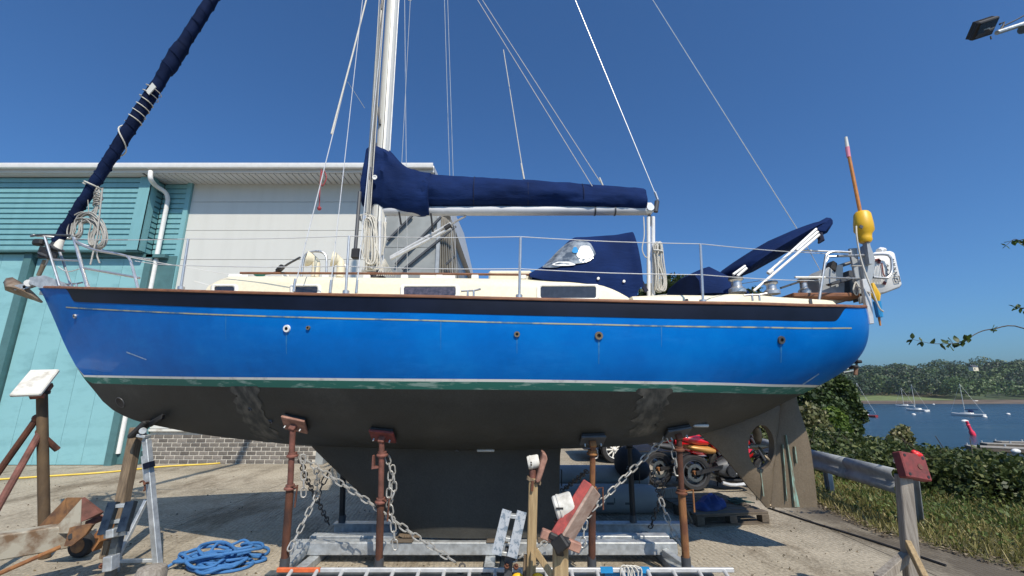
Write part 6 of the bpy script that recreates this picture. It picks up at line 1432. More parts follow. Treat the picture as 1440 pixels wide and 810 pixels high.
MB().tube([P(-20, 815, 3.9), P(85, 769, 4.22)], .018, 8).build('brake_rod', M['rust_orange'], tr); MB().tube([P(122, 737, 4.35), P(144, 728, 4.45)], .03, 8).build('hitch_pin', M['rust_red'], tr)
cwh = G(113, 783); cw = Vector((cwh.x, cwh.y, .125))
wh = MB().lathe(cw-Vector((0, .06, 0)), [(.03, 0), (.08, 0), (.118, .015), (.125, .04), (.125, .08), (.118, .105), (.08, .12), (.03, .12)], (0, 1, 0), 24).build('jockey_wheel', M['rubber'], tr); MB().lathe(cw-Vector((0, .066, 0)), [(0, 0), (.07, 0), (.075, .01), (.075, .125)], (0, 1, 0), 16).build('hub', M['trailer_rust'], wh)
MB().prism([P(132, 752, 4.4), P(139, 744, 4.4), P(140, 762, 4.4), P(130, 776, 4.4), P(128, 772, 4.4), P(134, 762, 4.4)], (0, .2, 0)).build('wheel_fork', M['rust_orange'], tr)
tag(MB().prism([P(126, 748, 4.5), P(133, 744, 4.5), P(134, 756, 4.5)], (0, .02, 0)).build('tag', M['galv']), 'pale metal tag behind the trailer bracket', 'tag')
# ------------------------------------------------------------------ blue rope heap
def rope_heap():
    c = G(298, 797); pts = []
    random.seed(11)
    for k in range(13):
        rx, ry = random.uniform(.16, .36), random.uniform(.10, .24); ox, oy = random.uniform(-.14, .16), random.uniform(-.12, .14); ph = random.random()*6.28; z0 = .015+.011*k; n = 9
        for i in range(n):
            a = ph+2*math.pi*i/n; pts.append(c+Vector((ox+rx*math.cos(a), oy+ry*math.sin(a), max(.015, z0*(.5+.6*random.random())))))
    a_ = smooth_path([G(224, 806)+Vector((0, 0, .015)), G(250, 798)+Vector((0, 0, .06)), G(280, 790)+Vector((0, 0, .09))]+pts+[G(340, 779)+Vector((0, 0, .08)), G(362, 772)+Vector((0, 0, .03)), G(377, 774)+Vector((0, 0, .015)), G(372, 782)+Vector((0, 0, .015)), G(345, 786)+Vector((0, 0, .04))], 6)
    mb = MB(); mb.tube(a_, .0145, 8); tag(mb.build('rope_heap', M['rope_blue']), 'heap of thick blue rope dumped on the concrete beside the cradle', 'rope')
rope_heap()
# ------------------------------------------------------------------ timber stand with dark red pad on the right
s3 = thing('timber_prop', 'grey timber tripod with a dark red block and red ball on top', 'prop', (P(1280, 830, 3.6).x, 3.6, 0))
Y3 = 3.6; tp = P(1270, 668, Y3); bt = P(1279, 830, Y3)
MB().bar(Vector((bt.x, Y3, 0)), tp, .085, .085, up=Vector((.25, 1, 0))).build('timber_post', M['wood_grey'], s3, bevel=.006)
MB().bar(P(1277, 765, Y3-.04), P(1302, 816, Y3-.3), .035, .07).build('brace', M['wood_tan'], s3, bevel=.004); MB().bar(P(1274, 782, Y3-.02), P(1236, 815, Y3-.1), .06, .06).build('brace', M['wood_grey'], s3, bevel=.004); MB().bar(P(1276, 790, Y3), P(1285, 850, Y3+.3), .06, .06).build('brace', M['wood_grey'], s3, bevel=.004)
ax1 = Vector((.965, .12, -.17)).normalized(); ax2 = Vector((.14, .28, .94)); ax2 = (ax2-ax1*ax1.dot(ax2)).normalized(); ax3 = ax1.cross(ax2)
pc = P(1282, 656, Y3-.02); mb = MB(); mb.box(pc, (.215, .19, .075), (ax1, ax2, ax3)); pd_ = mb.build('pad', M['dark_red_pad'], s3, bevel=.008)
for i in (-1, 1):
    for j in (-1, 1): MB().cyl(pc+ax1*(.078*i)+ax2*(.068*j)+ax3*.036, pc+ax1*(.078*i)+ax2*(.068*j)+ax3*.041, .011).build('bolt_hole', M['black'], pd_)
MB().cyl(pc+ax3*.036+ax1*.03, pc+ax3*.043+ax1*.03, .02).build('bolt_head', M['rust_red'], pd_)
mb = MB(); b_ = P(1288, 639, Y3); mb.ball(b_, .032, 12, 8, (1.1, 1, .85)); mb.ball(b_+Vector((-.012, 0, .012)), .022, 10, 6); mb.ball(b_+Vector((.03, 0, -.008)), .02, 10, 6); tag(mb.build('red_knob', mat('red_plastic', (.75, .03, .03), .45)), 'bright red plastic knob resting on the dark red block', 'knob')
c_ = can('screw_can', P(1267, 654, Y3+.07), P(1269, 643, Y3+.07), .05, s3)
# ------------------------------------------------------------------ guard rail
gr = thing('guard_rail', 'weathered galvanised guard rail between yard and hedge', 'guard rail', (5.2, 7, 0))
M['rail_galv'] = mat('rail_galv', (.33, .35, .365), .7, .1, c2=(.2, .215, .23), scale=5, bump=.05)
ga, gb = P(1262, 677, 6.05), P(1140, 645, 8.1); zga = .51; 
g0 = Vector((ga.x, ga.y, ga.z)); d = (gb-ga).normalized(); gfar = gb+d*3.5
def rail_section(a, b):
    sd = Vector((d.y, -d.x, 0)).normalized()*(-1); h = .31
    prof = [(-.0, .155), (.03, .145), (.06, .115), (.06, .075), (.03, .03), (.018, 0), (.03, -.03), (.06, -.075), (.06, -.115), (.03, -.145), (0, -.155)]
    sd = Vector((-1, 0, 0)) if True else sd
    rows = [[p+sd*u+Vector((0, 0, v)) for u, v in prof] for p in (a, b)]
    mb = MB(); mb.grid(rows); o = mb.build('rail', M['rail_galv'], gr, sharp=20, recalc=False); q = o.modifiers.new('s', 'SOLIDIFY'); q.thickness = .006
for a, b in ((g0-d*.0, g0.lerp(gb, .5)), (g0.lerp(gb, .497)+Vector((-.004, 0, 0)), gb), (gb-d*.01+Vector((.004, 0, 0)), gfar)): rail_section(a, b)
def gpost(p, lean=0):
    t = Vector((p.x+.09, p.y, p.z+.14)); b = Vector((p.x+.10+lean, p.y, terrain_z(p.x+.1, p.y)-.1)); sd = Vector((1, 0, 0))
    mb = MB(); mb.bar(b, t, .012, .11, up=Vector((0, 1, 0))); 
    mb.bar(b+Vector((0, .055, 0)), t+Vector((0, .055, 0)), .075, .01, up=Vector((0, 1, 0))); mb.bar(b-Vector((0, .055, 0)), t-Vector((0, .055, 0)), .075, .01, up=Vector((0, 1, 0))); mb.build('post', M['rail_galv'], gr, smooth=False)
pt_, pb_ = P(1283, 650, 5.75), G(1293, 738); MB().bar(pb_-Vector((0, 0, .1)), pt_, .012, .12, up=Vector((0, 1, 0))).build('post', M['rail_galv'], gr, smooth=False); MB().bar(pb_-Vector((.06, 0, .1)), pt_-Vector((.06, 0, 0)), .11, .012, up=Vector((.3, 1, 0))).build('post', M['rail_galv'], gr, smooth=False); gpost(g0.lerp(gb, .86)); gpost(gb+d*1.6)
for f in (.1, .5, .9):
    p = g0.lerp(gb, f); MB().ball(p+Vector((-.012, 0, 0)), .018, 8, 6, (.6, 1, 1)).build('bolt', M['galv'], gr)
# ------------------------------------------------------------------ things under and behind the yacht
def motorcycle(name, label, o, th, tankm, sidem):
    # local frame: +u forward, built round the origin then placed; o = ground point of front wheel
    c, s = math.cos(th), math.sin(th)
    U = lambda u, v, z: Vector((o.x+u*c-v*s, o.y+u*s+v*c, z))
    t = thing(name, label, 'motorcycle', o, 'motorcycles parked beyond the yacht'); axl = (U(0, 1, 0)-U(0, 0, 0)).normalized(); r = .30
    for u, w in ((0, .10), (-1.40, .15)):
        ce = U(u, 0, r); ty = MB().lathe(ce-axl*w/2, [(r*.74, 0), (r*.9, -.005), (r*.985, w*.2), (r, w*.5), (r*.985, w*.8), (r*.9, w+.005), (r*.74, w)], axl, 28).build('wheel', M['rubber'], t)
        MB().lathe(ce-axl*w*.4, [(r*.66, 0), (r*.76, 0), (r*.76, w*.8), (r*.66, w*.8), (r*.66, 0)], axl, 24).build('rim', M['dark_grey'], ty); mb = MB()
        for k in range(5):
            a = 2*math.pi*k/5; dd = (U(1, 0, 0)-U(0, 0, 0))*math.cos(a)+Vector((0, 0, 1))*math.sin(a); mb.bar(ce, ce+dd*r*.68, .03, .035)
        mb.build('spoke', M['dark_grey'], ty); MB().lathe(ce-axl*(w*.5+.01), [(r*.32, 0), (r*.48, 0), (r*.48, .006), (r*.32, .006), (r*.32, 0)], axl, 20).build('brake_disc', M['galv_dark'], ty); MB().cyl(ce-axl*(w*.6), ce+axl*(w*.6), .035).build('hub', M['rust_orange'], ty)
    for sgn in (-1, 1): MB().tube([U(0, .075*sgn, r), U(-.30, .075*sgn, .86)], .022, 8).build('fork', M['dark_grey'], t)
    mb = MB(); rows = []
    for a in np.linspace(-.3, 2.4, 9): rows.append([U(r*1.08*math.cos(a), v, r+r*1.08*math.sin(a)) for v in (-.07, -.035, 0, .035, .07)])
    mb.grid(rows); q = mb.build('mudguard', M['black'], t, recalc=False).modifiers.new('s', 'SOLIDIFY'); q.thickness = .006
    MB().tube([U(-.34, -.36, .98), U(-.30, -.2, 1.0), U(-.27, 0, .96), U(-.30, .2, 1.0), U(-.34, .36, .98)], .014, 8).build('handlebar', M['black'], t)
    hl = MB().lathe(U(-.12, 0, .84), [(0, 0), (.09, .0), (.10, .03), (.07, .14), (0, .16)], U(-1, 0, 0)-U(0, 0, 0), 16).build('headlight', M['black'], t)
    def loft(nm, st, m):
        rows = []
        for u, zb, ztp, hw in st: rows.append([U(u, hw*math.copysign(abs(math.cos(a))**.8, math.cos(a)), (zb+ztp)/2+(ztp-zb)/2*math.sin(a)) for a in np.linspace(0, 2*math.pi, 14, endpoint=False)])
        mb = MB(); mb.grid(rows, closed=True); mb.fan(rows[0]); mb.fan(rows[-1]); return mb.build(nm, m, t, sharp=60)
    loft('tank', [(-.32, .74, .80, .06), (-.38, .70, .90, .13), (-.55, .68, .93, .15), (-.75, .68, .90, .13), (-.88, .70, .80, .07)], tankm)
    loft('seat', [(-.84, .78, .86, .09), (-1.0, .78, .87, .13), (-1.2, .82, .89, .12), (-1.3, .86, .90, .08)], M['black']); loft('tail', [(-1.12, .74, .86, .10), (-1.3, .74, .91, .13), (-1.5, .78, .93, .12), (-1.66, .84, .92, .06)], tankm); loft('shroud', [(-.72, .56, .80, .10), (-.85, .60, .84, .14), (-1.05, .70, .82, .12)], tankm); MB().tube(smooth_path([U(-.55, .1, .45), U(-.42, .16, .3), U(-.5, .2, .16), U(-.8, .2, .12), U(-1.0, .2, .16)], 5), .028, 8).build('header_pipe', M['alu'], t); MB().tube(smooth_path([U(-.55, -.1, .45), U(-.42, -.17, .3), U(-.5, -.2, .16), U(-.8, -.2, .12), U(-1.0, -.2, .16)], 5), .028, 8).build('header_pipe', M['alu'], t)
    for k in range(4): MB().box(U(-.62+.0*k, 0, .30+.07*k), (.34, .40, .018)).build('engine_fin', M['alu'], t); MB().lathe(U(-.78, -.19, .33), [(0, 0), (.09, 0), (.10, .02), (.10, .05)], axl, 16).build('engine_cover', M['dark_grey'], t)
    loft('side_panel', [(-1.0, .60, .70, .10), (-1.12, .60, .73, .15), (-1.4, .66, .76, .15), (-1.5, .70, .76, .1)], sidem); loft('fairing', [(-.3, .52, .74, .08), (-.42, .48, .74, .17), (-.62, .52, .70, .17), (-.7, .55, .66, .12)], tankm)
    loft('engine', [(-.45, .26, .50, .10), (-.5, .2, .54, .15), (-.85, .2, .52, .15), (-.98, .26, .46, .10)], M['dark_grey']); loft('belly', [(-.40, .14, .24, .08), (-.6, .12, .22, .13), (-.95, .13, .22, .10)], M['black'])
    mb = MB(); mb.bar(U(-.30, 0, .84), U(-.95, 0, .46), .06, .09); mb.bar(U(-.85, 0, .66), U(-1.45, 0, .84), .06, .05); mb.bar(U(-.9, .1, .40), U(-1.40, .1, r), .04, .06); mb.bar(U(-.9, -.1, .40), U(-1.40, -.1, r), .04, .06); mb.build('frame', M['black'], t)
    MB().tube(smooth_path([U(-.5, .14, .3), U(-.8, .18, .2), U(-1.1, .2, .3), U(-1.5, .2, .46)], 4), .05, 10).build('exhaust', M['galv'], t)
    for sgn in (-1, 1): MB().bar(U(-.34, .34*sgn, 1.0), U(-.36, .40*sgn, 1.12), .02, .02).build('mirror_stalk', M['black'], t); MB().ball(U(-.37, .41*sgn, 1.14), .06, 10, 6, (.5, 1.2, .7)).build('mirror', M['black'], t)
    MB().ball(U(-1.62, 0, .80), .05, 10, 6, (.6, 1.2, .6)).build('tail_light', mat('red_lens', (.6, .01, .02), .2), t); MB().bar(U(-.9, .12, .25), U(-.8, .32, .0), .02, .02).build('side_stand', M['black'], t)
    return t
M['bike_red'] = mat('bike_red', (.55, .008, .015), .22, 0, .15, 4, coat=.8); M['gold'] = mat('gold_panel', (.50, .25, .07), .4, .2)
motorcycle('motorcycle', 'red motorcycle with gold side panels nearest the rudder skeg', G(978, 690)+Vector((1.38, .13, 0)), .10, M['bike_red'], M['gold'])
motorcycle('motorcycle', 'second motorcycle with bare front wheel half hidden behind the right prop', G(926, 684)+Vector((1.36, .36, 0)), .25, M['bike_red'], M['dark_grey'])
# dark blue car
def car(o, label):
    t = thing('parked_car', label, 'car', o); L, W = 4.1, 1.72; X0 = o.x-.75; Yn = o.y
    m = mat('car_blue', (.012, .035, .10), .25, .3, .1, 3, coat=1.0)
    side = [(0, .35), (.02, .62), (.25, .80), (1.05, .93), (1.75, 1.40), (2.9, 1.46), (3.7, 1.05), (4.05, .95), (4.1, .40)]
    low = [(4.1, .30), (3.75, .28)]+[(3.32+.36*math.cos(a), .28+.36*math.sin(a)) for a in np.linspace(0, math.pi, 9)]+[(2.9, .24), (1.2, .24)]+[(.78+.36*math.cos(a), .28+.36*math.sin(a)) for a in np.linspace(0, math.pi, 9)]+[(.38, .28), (.02, .30)]
    poly = side+low; mb = MB(); mb.prism([Vector((X0+u, Yn+.05, z)) for u, z in poly], (0, W-.1, 0)); mb.build('body', m, t, bevel=.04, sharp=50)
    for nm, q in (('side_window', [(1.25, .95), (1.85, 1.33), (2.35, 1.37), (2.35, .95)]), ('side_window', [(2.42, .95), (2.42, 1.37), (2.9, 1.36), (3.45, .98)])): MB().prism([Vector((X0+u, Yn+.035, z)) for u, z in q], (0, .02, 0)).build(nm, M['glass_dark'], t)
    for u in (.78, 3.32):
        for y in (Yn+.02, Yn+W-.2):
            c_ = Vector((X0+u, y, .31)); ty = MB().lathe(c_, [(.2, 0), (.29, .0), (.31, .03), (.31, .15), (.29, .18), (.2, .18)], (0, 1, 0), 28).build('wheel', M['rubber'], t); MB().lathe(c_, [(.19, .015), (.215, .0), (.215, .16), (.19, .16)], (0, 1, 0), 24).build('rim', M['alu'], ty); mb = MB()
            for k in range(10):
                a = 2*math.pi*k/10; d_ = Vector((math.cos(a), 0, math.sin(a))); mb.bar(c_+Vector((0, .03, 0)), c_+Vector((0, .02, 0))+d_*.2, .02, .03)
            mb.ball(c_+Vector((0, .02, 0)), .045, 10, 6); mb.build('spoke', M['gel_white'], ty); MB().cyl(c_+Vector((0, .1, 0)), c_+Vector((0, .12, 0)), .19).build('brake_drum', M['black'], ty)
    MB().box((X0+.1, Yn+.35, .66), (.12, .3, .12)).build('headlight', M['gel_white'], t, bevel=.03)
    return t
car(G(864, 652), 'dark blue car with silver alloy wheels parked behind the yacht')
def van(o, label):
    t = thing('parked_van', label, 'van', o); m = mat('van_grey', (.35, .37, .40), .35, .2, .1, 3, coat=.7)
    side = [(0, .35), (.02, .75), (.3, .95), (.9, 1.08), (1.5, 1.75), (1.8, 1.86), (4.4, 1.84), (4.5, .4)]; low = [(4.45, .3)]+[(3.65+.38*math.cos(a), .30+.36*math.sin(a)) for a in np.linspace(0, math.pi, 9)]+[(1.3, .25)]+[(.85+.38*math.cos(a), .30+.36*math.sin(a)) for a in np.linspace(0, math.pi, 9)]+[(.3, .3)]
    mb = MB(); mb.prism([Vector((o.x+u, o.y, z)) for u, z in side+low], (0, 1.75, 0)); mb.build('body', m, t, bevel=.05, sharp=50); MB().prism([Vector((o.x+u, o.y-.012, z)) for u, z in [(1.05, 1.1), (1.58, 1.7), (2.2, 1.7), (2.2, 1.1)]], (0, .02, 0)).build('side_window', M['glass_dark'], t)
    for u in (.85, 3.65):
        c_ = Vector((o.x+u, o.y-.02, .32)); ty = MB().lathe(c_, [(.2, 0), (.30, .0), (.32, .03), (.32, .16), (.2, .18)], (0, 1, 0), 24).build('wheel', M['rubber'], t); MB().lathe(c_, [(0, .01), (.12, .0), (.2, .02), (.21, .1)], (0, 1, 0), 20).build('wheel_cover', M['alu'], ty)
van(G(1052, 650)+Vector((-.4, 3.2, 0)), 'pale grey van parked beyond the motorcycles seen through the propeller aperture')
# grey inflatable dinghy on a launching trolley, black bag on top
def dinghy():
    t = thing('inflatable_dinghy', 'grey inflatable dinghy with twin tubes stored behind the keel', 'dinghy', G(850, 742)+Vector((0, .4, 0)))
    m = mat('hypalon_grey', (.26, .265, .265), .6, 0, .12, 4); Y = 6.75
    x0, x1 = P(755, 700, Y).x, P(925, 700, Y).x
    zt1, zt0 = P(850, 688, Y).z, P(850, 716, Y).z
    def tube(nm, z, y, r, mm=m): 
        rows = []
        for x, f in ((x0-.5, 1), (x0, 1), (x1-.25, 1), (x1-.08, .93), (x1, .75), (x1+.04, .4)): rows.append((Vector((x, y, z)), r*f))
        return MB().tube([q[0] for q in rows], [q[1] for q in rows], 18).build(nm, mm, t)
    tube('side_tube', P(850, 673, Y+.5).z, Y+.55, .19); tube('side_tube', P(850, 702, Y).z, Y+.02, .20)
    tube('lower_tube', P(850, 731, Y).z, Y+.12, .17)
    for z, w in ((P(850, 718, Y).z, .05), (P(850, 688, Y).z, .035)): MB().box(((x0+x1)/2-.2, Y-.02+.12, z), (x1-x0+.2, .28, w)).build('rub_strake', M['black'], t, bevel=.01)
    for x in (858, 884): MB().box(P(x, 708, Y-.17), (.10, .02, .03)).build('handle_patch', M['dark_grey'], t)
    MB().box(P(864, 704, Y-.17), (.012, .02, .07)).build('strap', M['dark_grey'], t)
    MB().box(((x0+x1)/2, Y+.3, .10), (x1-x0-.3, .8, .08)).build('trolley_frame', M['galv_dark'], t)
    for px in (800, 905): MB().lathe(Vector((P(px, 740, Y).x, Y-.02, .13)), [(0, 0), (.12, 0), (.13, .03), (.13, .09), (0, .11)], (0, 1, 0), 18).build('trolley_wheel', M['rubber'], t)
    bg = MB(); bg.ball(P(884, 650, Y+.35), .24, 16, 10, (.95, .8, 1.0)); bg.ball(P(896, 660, Y+.35), .2, 14, 8, (1, .8, .8))
    tag(bg.build('black_bag', M['black_canvas']), 'bulging black bag lying on the grey inflatable dinghy', 'bag')
dinghy()
# pallet with a blue tarpaulin
def pallet():
    t = thing('pallet', 'grey wooden pallet on the concrete under the stern', 'pallet', G(1030, 735))
    a, b = G(1022, 739, .0), G(1085, 737, 0); a = G(1018, 739); fx = (G(1086, 736)-a); ux = Vector((fx.x, fx.y, 0)).normalized(); uy = Vector((-ux.y, ux.x, 0)); W, Dp = 1.0, 1.15
    a = G(1085, 737)-ux*1.02
    a = a-uy*0
    for k in range(7):
        c = a+ux*.5+uy*(Dp*(k+.5)/7)+Vector((0, 0, .135)); MB().box(c, (1.02+random.uniform(-.01, .01), .125, .02), (ux, uy, Vector((0, 0, 1)))).build('top_slat', M['wood_dark'], t, bevel=.003)
    for k in range(3):
        for j in range(3):
            c = a+ux*(.05+.45*k)+uy*(.06+.51*j)+Vector((0, 0, .07)); MB().box(c, (.10, .12, .09), (ux, uy, Vector((0, 0, 1)))).build('block', M['wood_dark'], t, bevel=.004)
    for j in range(3):
        for z in (.012, .1185): MB().box(a+ux*.5+uy*(.06+.51*j)+Vector((0, 0, z)), (1.0, .1, .02 if z < .1 else .0125), (ux, uy, Vector((0, 0, 1)))).build('stringer', M['wood_dark'], t)
    tb = MB(); rows = []
    for i in range(15):
        f = i/14; c = a+ux*(.12+.62*f)+uy*(.22+.35*f)+Vector((0, 0, .147)); h = .12*math.sin(math.pi*f)**.5*(.65+.5*mnoise.noise((f*5, 1, 0))+.25*(f > .55)); w = .22*math.sin(math.pi*f)**.45*(1+.3*mnoise.noise((f*6, 3, 0)))
        rows.append([c+uy*(w*math.cos(q))*(1+.15*mnoise.noise((f*9, q*2, 1)))+Vector((0, 0, max(0, h*math.sin(q)*(1+.9*mnoise.noise((f*11, q*3.5, 5)))))) for q in np.linspace(0, math.pi, 13)])
    tb.grid(rows); tag(tb.build('tarpaulin', M['tarp_blue'], sharp=80), 'crumpled dark blue tarpaulin lying on the grey pallet', 'tarpaulin')
    c = a+ux*.88+uy*.45+Vector((0, 0, .15)); mb = MB()
    for k in range(6): mb.tube(smooth_path([c+Vector((random.gauss(0, .07), random.gauss(0, .1), .01+.01*k)) for _ in range(5)], 4, True), .008, 5, closed=True)
    tag(mb.build('net', mat('net_green', (.07, .12, .10), .8)), 'tangled dark green cord at the right end of the pallet', 'cord')
    p = G(945, 715); mb = MB(); mb.prism([p+Vector((-.25, 0, .02)), p+Vector((.15, 0, .02)), p+Vector((.10, 0, .28)), p+Vector((-.3, 0, .25))], (0, .06, 0)); tag(mb.build('board', M['wood_grey']), 'pale board leaning behind the right rusty prop', 'board')
    tag(MB().bar(P(958, 700, 6.1), P(973, 735, 5.9), .02, .035).build('stick', M['wood_brown']), 'thin brown stick leaning between right prop and pallet', 'stick')
pallet()
# floodlight on its pole at the upper right
def floodlight():
    Y = 4.6; t = thing('floodlight', 'black floodlight on a grey pole arm against the sky', 'floodlight', (P(1500, 45, Y).x, Y, 0))
    a, b = P(1402, 46, Y), P(1475, 22, Y); d = (b-a).normalized(); px_ = P(1452, 30, Y); MB().tube([a, b], .028, 10).build('arm', M['galv'], t)
    xb = P(1446, 44, Y); MB().tube([Vector((xb.x+.05, Y, 0)), Vector((xb.x+.05, Y, xb.z)), xb+Vector((0, 0, .08))], [.05, .045, .04], 10).build('pole', M['galv'], t); MB().cyl(P(1437, 42, Y), P(1450, 38, Y), .05).build('clamp', M['galv_dark'], t)
    MB().tube(smooth_path([P(1408, 38, Y), P(1425, 30, Y), P(1440, 22, Y), P(1460, 12, Y)], 4), .008, 6).build('cable_or_shadow_line', M['black'], t)
    c = P(1384, 40, Y); u = (P(1404, 33, Y)-P(1364, 46, Y)).normalized(); n_ = Vector((-.12, -.55, -.82)); n_ = (n_-u*n_.dot(u)).normalized(); v = n_.cross(u)
    mb = MB(); mb.box(c, (.30, .21, .055), (u, v, n_)); hd = mb.build('housing', M['black'], t, bevel=.012); MB().box(c+n_*.029, (.26, .17, .006), (u, v, n_)).build('glass', M['glass_dark'], hd)
    MB().box(c+n_*.034, (.09, .012, .004), (u, v, n_)).build('led_strip', M['galv'], hd)
    for k in range(13): MB().box(c-n_*.045+u*(-.135+.0225*k), (.006, .2, .05), (u, v, n_)).build('cooling_fin', M['black'], hd, smooth=False)
    MB().tube([P(1406, 34, Y), P(1412, 31, Y), P(1410, 38, Y), P(1404, 46, Y)], .012, 6).build('bracket', M['black'], t); MB().cyl(P(1393, 51, Y), P(1394, 55, Y), .008).build('sensor', M['black'], t)
floodlight()
# ------------------------------------------------------------------ moored boats, buoys, pontoon
def WP(px, py): return G(px, py, WATER_Z)
def moored(label, px, py, L, heading, hullm, mast_h, cover=None):
    o = WP(px, py); t = thing('moored_yacht', label, 'yacht', o, 'yachts moored in the river'); c, s = math.cos(heading), math.sin(heading); U = lambda u, v, z: Vector((o.x+u*c-v*s, o.y+u*s+v*c, WATER_Z+z))
    rows = []
    for f, b, h in ((-.5, .26, .75), (-.3, .34, .7), (0, .36, .72), (.25, .27, .82), (.42, .12, .95), (.5, .01, 1.05)):
        b *= L*.42; h *= L*.11; rows.append([U(f*L, b*k, z) for k, z in ((-.7, -.1), (-.97, h*.5), (-1, h), (-.5, h+.05), (0, h+.08), (.5, h+.05), (1, h), (.97, h*.5), (.7, -.1))])
    mb = MB(); mb.grid(rows); mb.fan(rows[0]); mb.build('hull', M[hullm], t, sharp=50); H = L*.11
    rows = []
    for f, w, h in ((-.16, .11, .0), (-.14, .11, .45), (.05, .12, .45), (.2, .08, .28), (.26, .05, 0)): rows.append([U(f*L, L*w*k, H*.75+h*zz) for k, zz in ((-1, 0), (-.9, 1), (0, 1.1), (.9, 1), (1, 0))])
    mb = MB(); mb.grid(rows); mb.build('cabin', M['gel_white'], t); MB().cyl(U(.06*L, 0, H), U(.03*L, 0, mast_h), .09, .06, 8).build('mast', M['mast'], t)
    MB().cyl(U(.05*L, 0, H+1.0), U(-.34*L, 0, H+1.05), .10, n=8).build('boom_cover', M['canvas'] if cover is None else M[cover], t)
    for q in (U(.49*L, 0, 1.0), U(-.49*L, 0, .8)): MB().tube([q, U(.03*L, 0, mast_h)], .02, 4).build('stay', M['wire'], t)
    if cover: mb = MB(); mb.ball(U(-.12*L, 0, H+.55), .6, 10, 6, (1.1, 1.1, .7)); mb.build('spray_hood', M['canvas'], t)
    return t
M['hull_red'] = mat('hull_red', (.28, .03, .03), .4); M['hull_white'] = mat('hull_white', (.72, .72, .70), .35); M['hull_pale'] = mat('hull_pale', (.58, .62, .64), .35)
bp = WP(1358, 586); sc = 1.0
moored('white yacht with navy spray hood moored nearest the red buoy', 1361, 585, 7.6, 1.95, 'hull_white', 9.3, 'canvas')
moored('white yacht moored second from the left of the middle pair', 1290, 578, 7.0, 1.85, 'hull_white', 9.5)
moored('small pale yacht moored left and farther of the middle pair', 1273, 572, 6.8, 2.1, 'hull_pale', 8.5)
moored('dark red hulled yacht moored beside the shore tree', 1214, 586, 6.8, 2.0, 'hull_red', 9.5)
t = thing('motor_boat', 'small white motor boat moored far off near the mud shore', 'motor boat', WP(1373, 567)); o = WP(1373, 567)
rows = [[o+Vector((f*5, b*k, h*z)) for k, z in ((-.7, 0), (-1, 1), (0, 1.1), (1, 1), (.7, 0))] for f, b, h in ((-.5, .8, .6), (0, 1, .65), (.35, .7, .8), (.5, .02, .9))]
mb = MB(); mb.grid(rows); mb.fan(rows[0]); mb.build('hull', M['hull_white'], t); MB().box(o+Vector((-.2, 0, 1.1)), (1.8, 1.4, .9)).build('wheelhouse', M['gel_white'], t, bevel=.1)
for px, py in ((1285, 583.5), (1302, 579), (1357, 593), (1385, 587), (1418, 583), (1313, 569)):
    p = WP(px, py); near = {1285: 'below the middle yachts', 1302: 'just right of the middle yachts', 1357: 'below the nearest moored yacht', 1385: 'right of the nearest moored yacht', 1418: 'far to the right near the frame edge', 1313: 'near the far mud shore'}[px]
    tag(MB().ball(p+Vector((0, 0, .12)), .5, 12, 8, (1.1 if px != 1357 else 1.7, 1, .75)).build('mooring_buoy', M['hull_white']), 'white mooring buoy floating '+near, 'buoy', 'mooring buoys in the river')
p = WP(1369, 612); tb_ = thing('channel_buoy', 'leaning pink red channel marker buoy on the water', 'buoy', p); m = mat('buoy_red', (.72, .02, .07), .5); dd = Vector((-.28, 0, 1))
MB().lathe(p-Vector((0, 0, .2)), [(0, 0), (.38, 0), (.38, .8), (.24, 1.0), (.22, 1.9), (.3, 1.95), (.18, 2.15), (0, 2.2)], dd, 14).build('float', m, tb_); MB().lathe(p+dd*1.9, [(0, 0), (.2, 0), (.2, .4), (0, .4)], dd, 10).build('topmark', m, tb_)
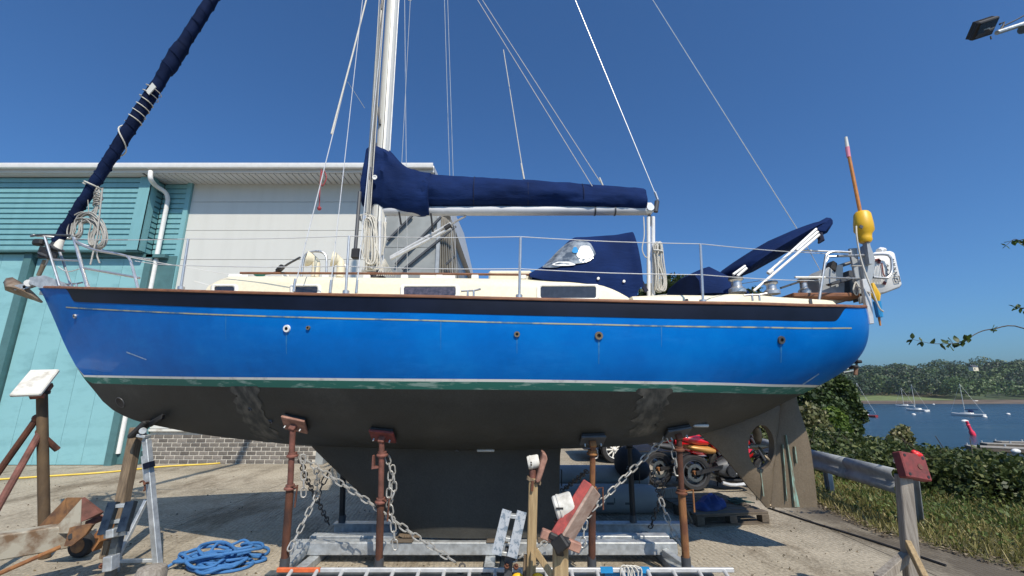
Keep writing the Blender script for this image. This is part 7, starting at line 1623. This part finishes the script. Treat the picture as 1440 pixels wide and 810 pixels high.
# pontoons
M['deck_plank'] = mat('pontoon_deck', (.34, .32, .28), .85, 0, c2=(.24, .22, .19), scale=3, bump=.2)
def pontoon(label, a, b, w):
    t = thing('pontoon', label, 'pontoon', a, 'pontoons on the near water'); a, b = Vector(a), Vector(b); d = (b-a); L = d.length; d.normalize(); s = Vector((-d.y, d.x, 0)); n = int(L/.6); 
    MB().bar(a+Vector((0, 0, .28)), b+Vector((0, 0, .28)), w*.96, .42).build('float', M['wood_dark'], t)
    pm = None
    for i in range(n):
        c = a+d*(L*(i+.5)/n)+Vector((0, 0, .53)); 
        if pm is None: q = MB(); q.box((0, 0, 0), (L/n-.03, w, .07), (d, s, Vector((0, 0, 1)))); pm = q.mesh('deck_board', M['deck_plank'], smooth=False)
        o_ = bpy.data.objects.new('deck_board', pm); link(o_, c, t)
    for f in (.02, .3, .6): q = a+d*(L*f)+s*(w*.42)+Vector((0, 0, .56)); MB().cyl(q, q+Vector((0, 0, .25)), .09, n=8).build('bollard', M['galv'], t)
pa_, pb_ = WP(1362, 633), WP(1500, 643)
pontoon('nearest timber decked pontoon at the right edge below the red buoy', pa_, pb_+Vector((6, 0, 0)), 2.2)
pontoon('middle pontoon lying just beyond the nearest one', WP(1384, 629), WP(1470, 634)+Vector((6, 0, 0)), 1.6); pontoon('farthest pontoon finger behind the other two', WP(1404, 626.5), WP(1480, 629)+Vector((6, 0, 0)), 1.4)
tag(MB().ball(WP(1430, 640)+Vector((0, 0, .45)), .35, 10, 8, (1.4, 1, .8)).build('fender', M['hull_white']), 'white fender hanging on the nearest pontoon', 'fender')
# white house among the far trees
h = Vector((0, 0, 0)); hp0 = P(1369, 519, 345); tag_h = thing('house', 'tiny pale house half buried in the far hillside wood', 'house', hp0)
MB().box(hp0, (4, 3.5, 3)).build('wall', M['gel_cream'], tag_h); MB().prism([hp0+Vector((-2.2, -2, 1.5)), hp0+Vector((-2.2, 2, 1.5)), hp0+Vector((-2.2, 0, 3))], (4.4, 0, 0)).build('roof', M['dark_grey'], tag_h); MB().box(hp0+Vector((-.8, -1.76, 0)), (.9, .05, 1.1)).build('window', M['glass_dark'], tag_h)
# ------------------------------------------------------------------ thin summer haze over the river
hm = bpy.data.materials.new('haze_air'); hm.use_nodes = True; hn = hm.node_tree.nodes; hn.remove(hn['Principled BSDF'])
pv = hn.new('ShaderNodeVolumePrincipled'); pv.inputs['Color'].default_value = (.80, .88, 1.0, 1); pv.inputs['Density'].default_value = .00014; pv.inputs['Anisotropy'].default_value = .2
hm.node_tree.links.new(pv.outputs[0], hn['Material Output'].inputs['Volume'])
mb = MB(); mb.box((250, 1050, 12.5), (3640, 3040, 55)); tag(mb.build('haze', hm, smooth=False), 'pale blue summer haze', kind='stuff')
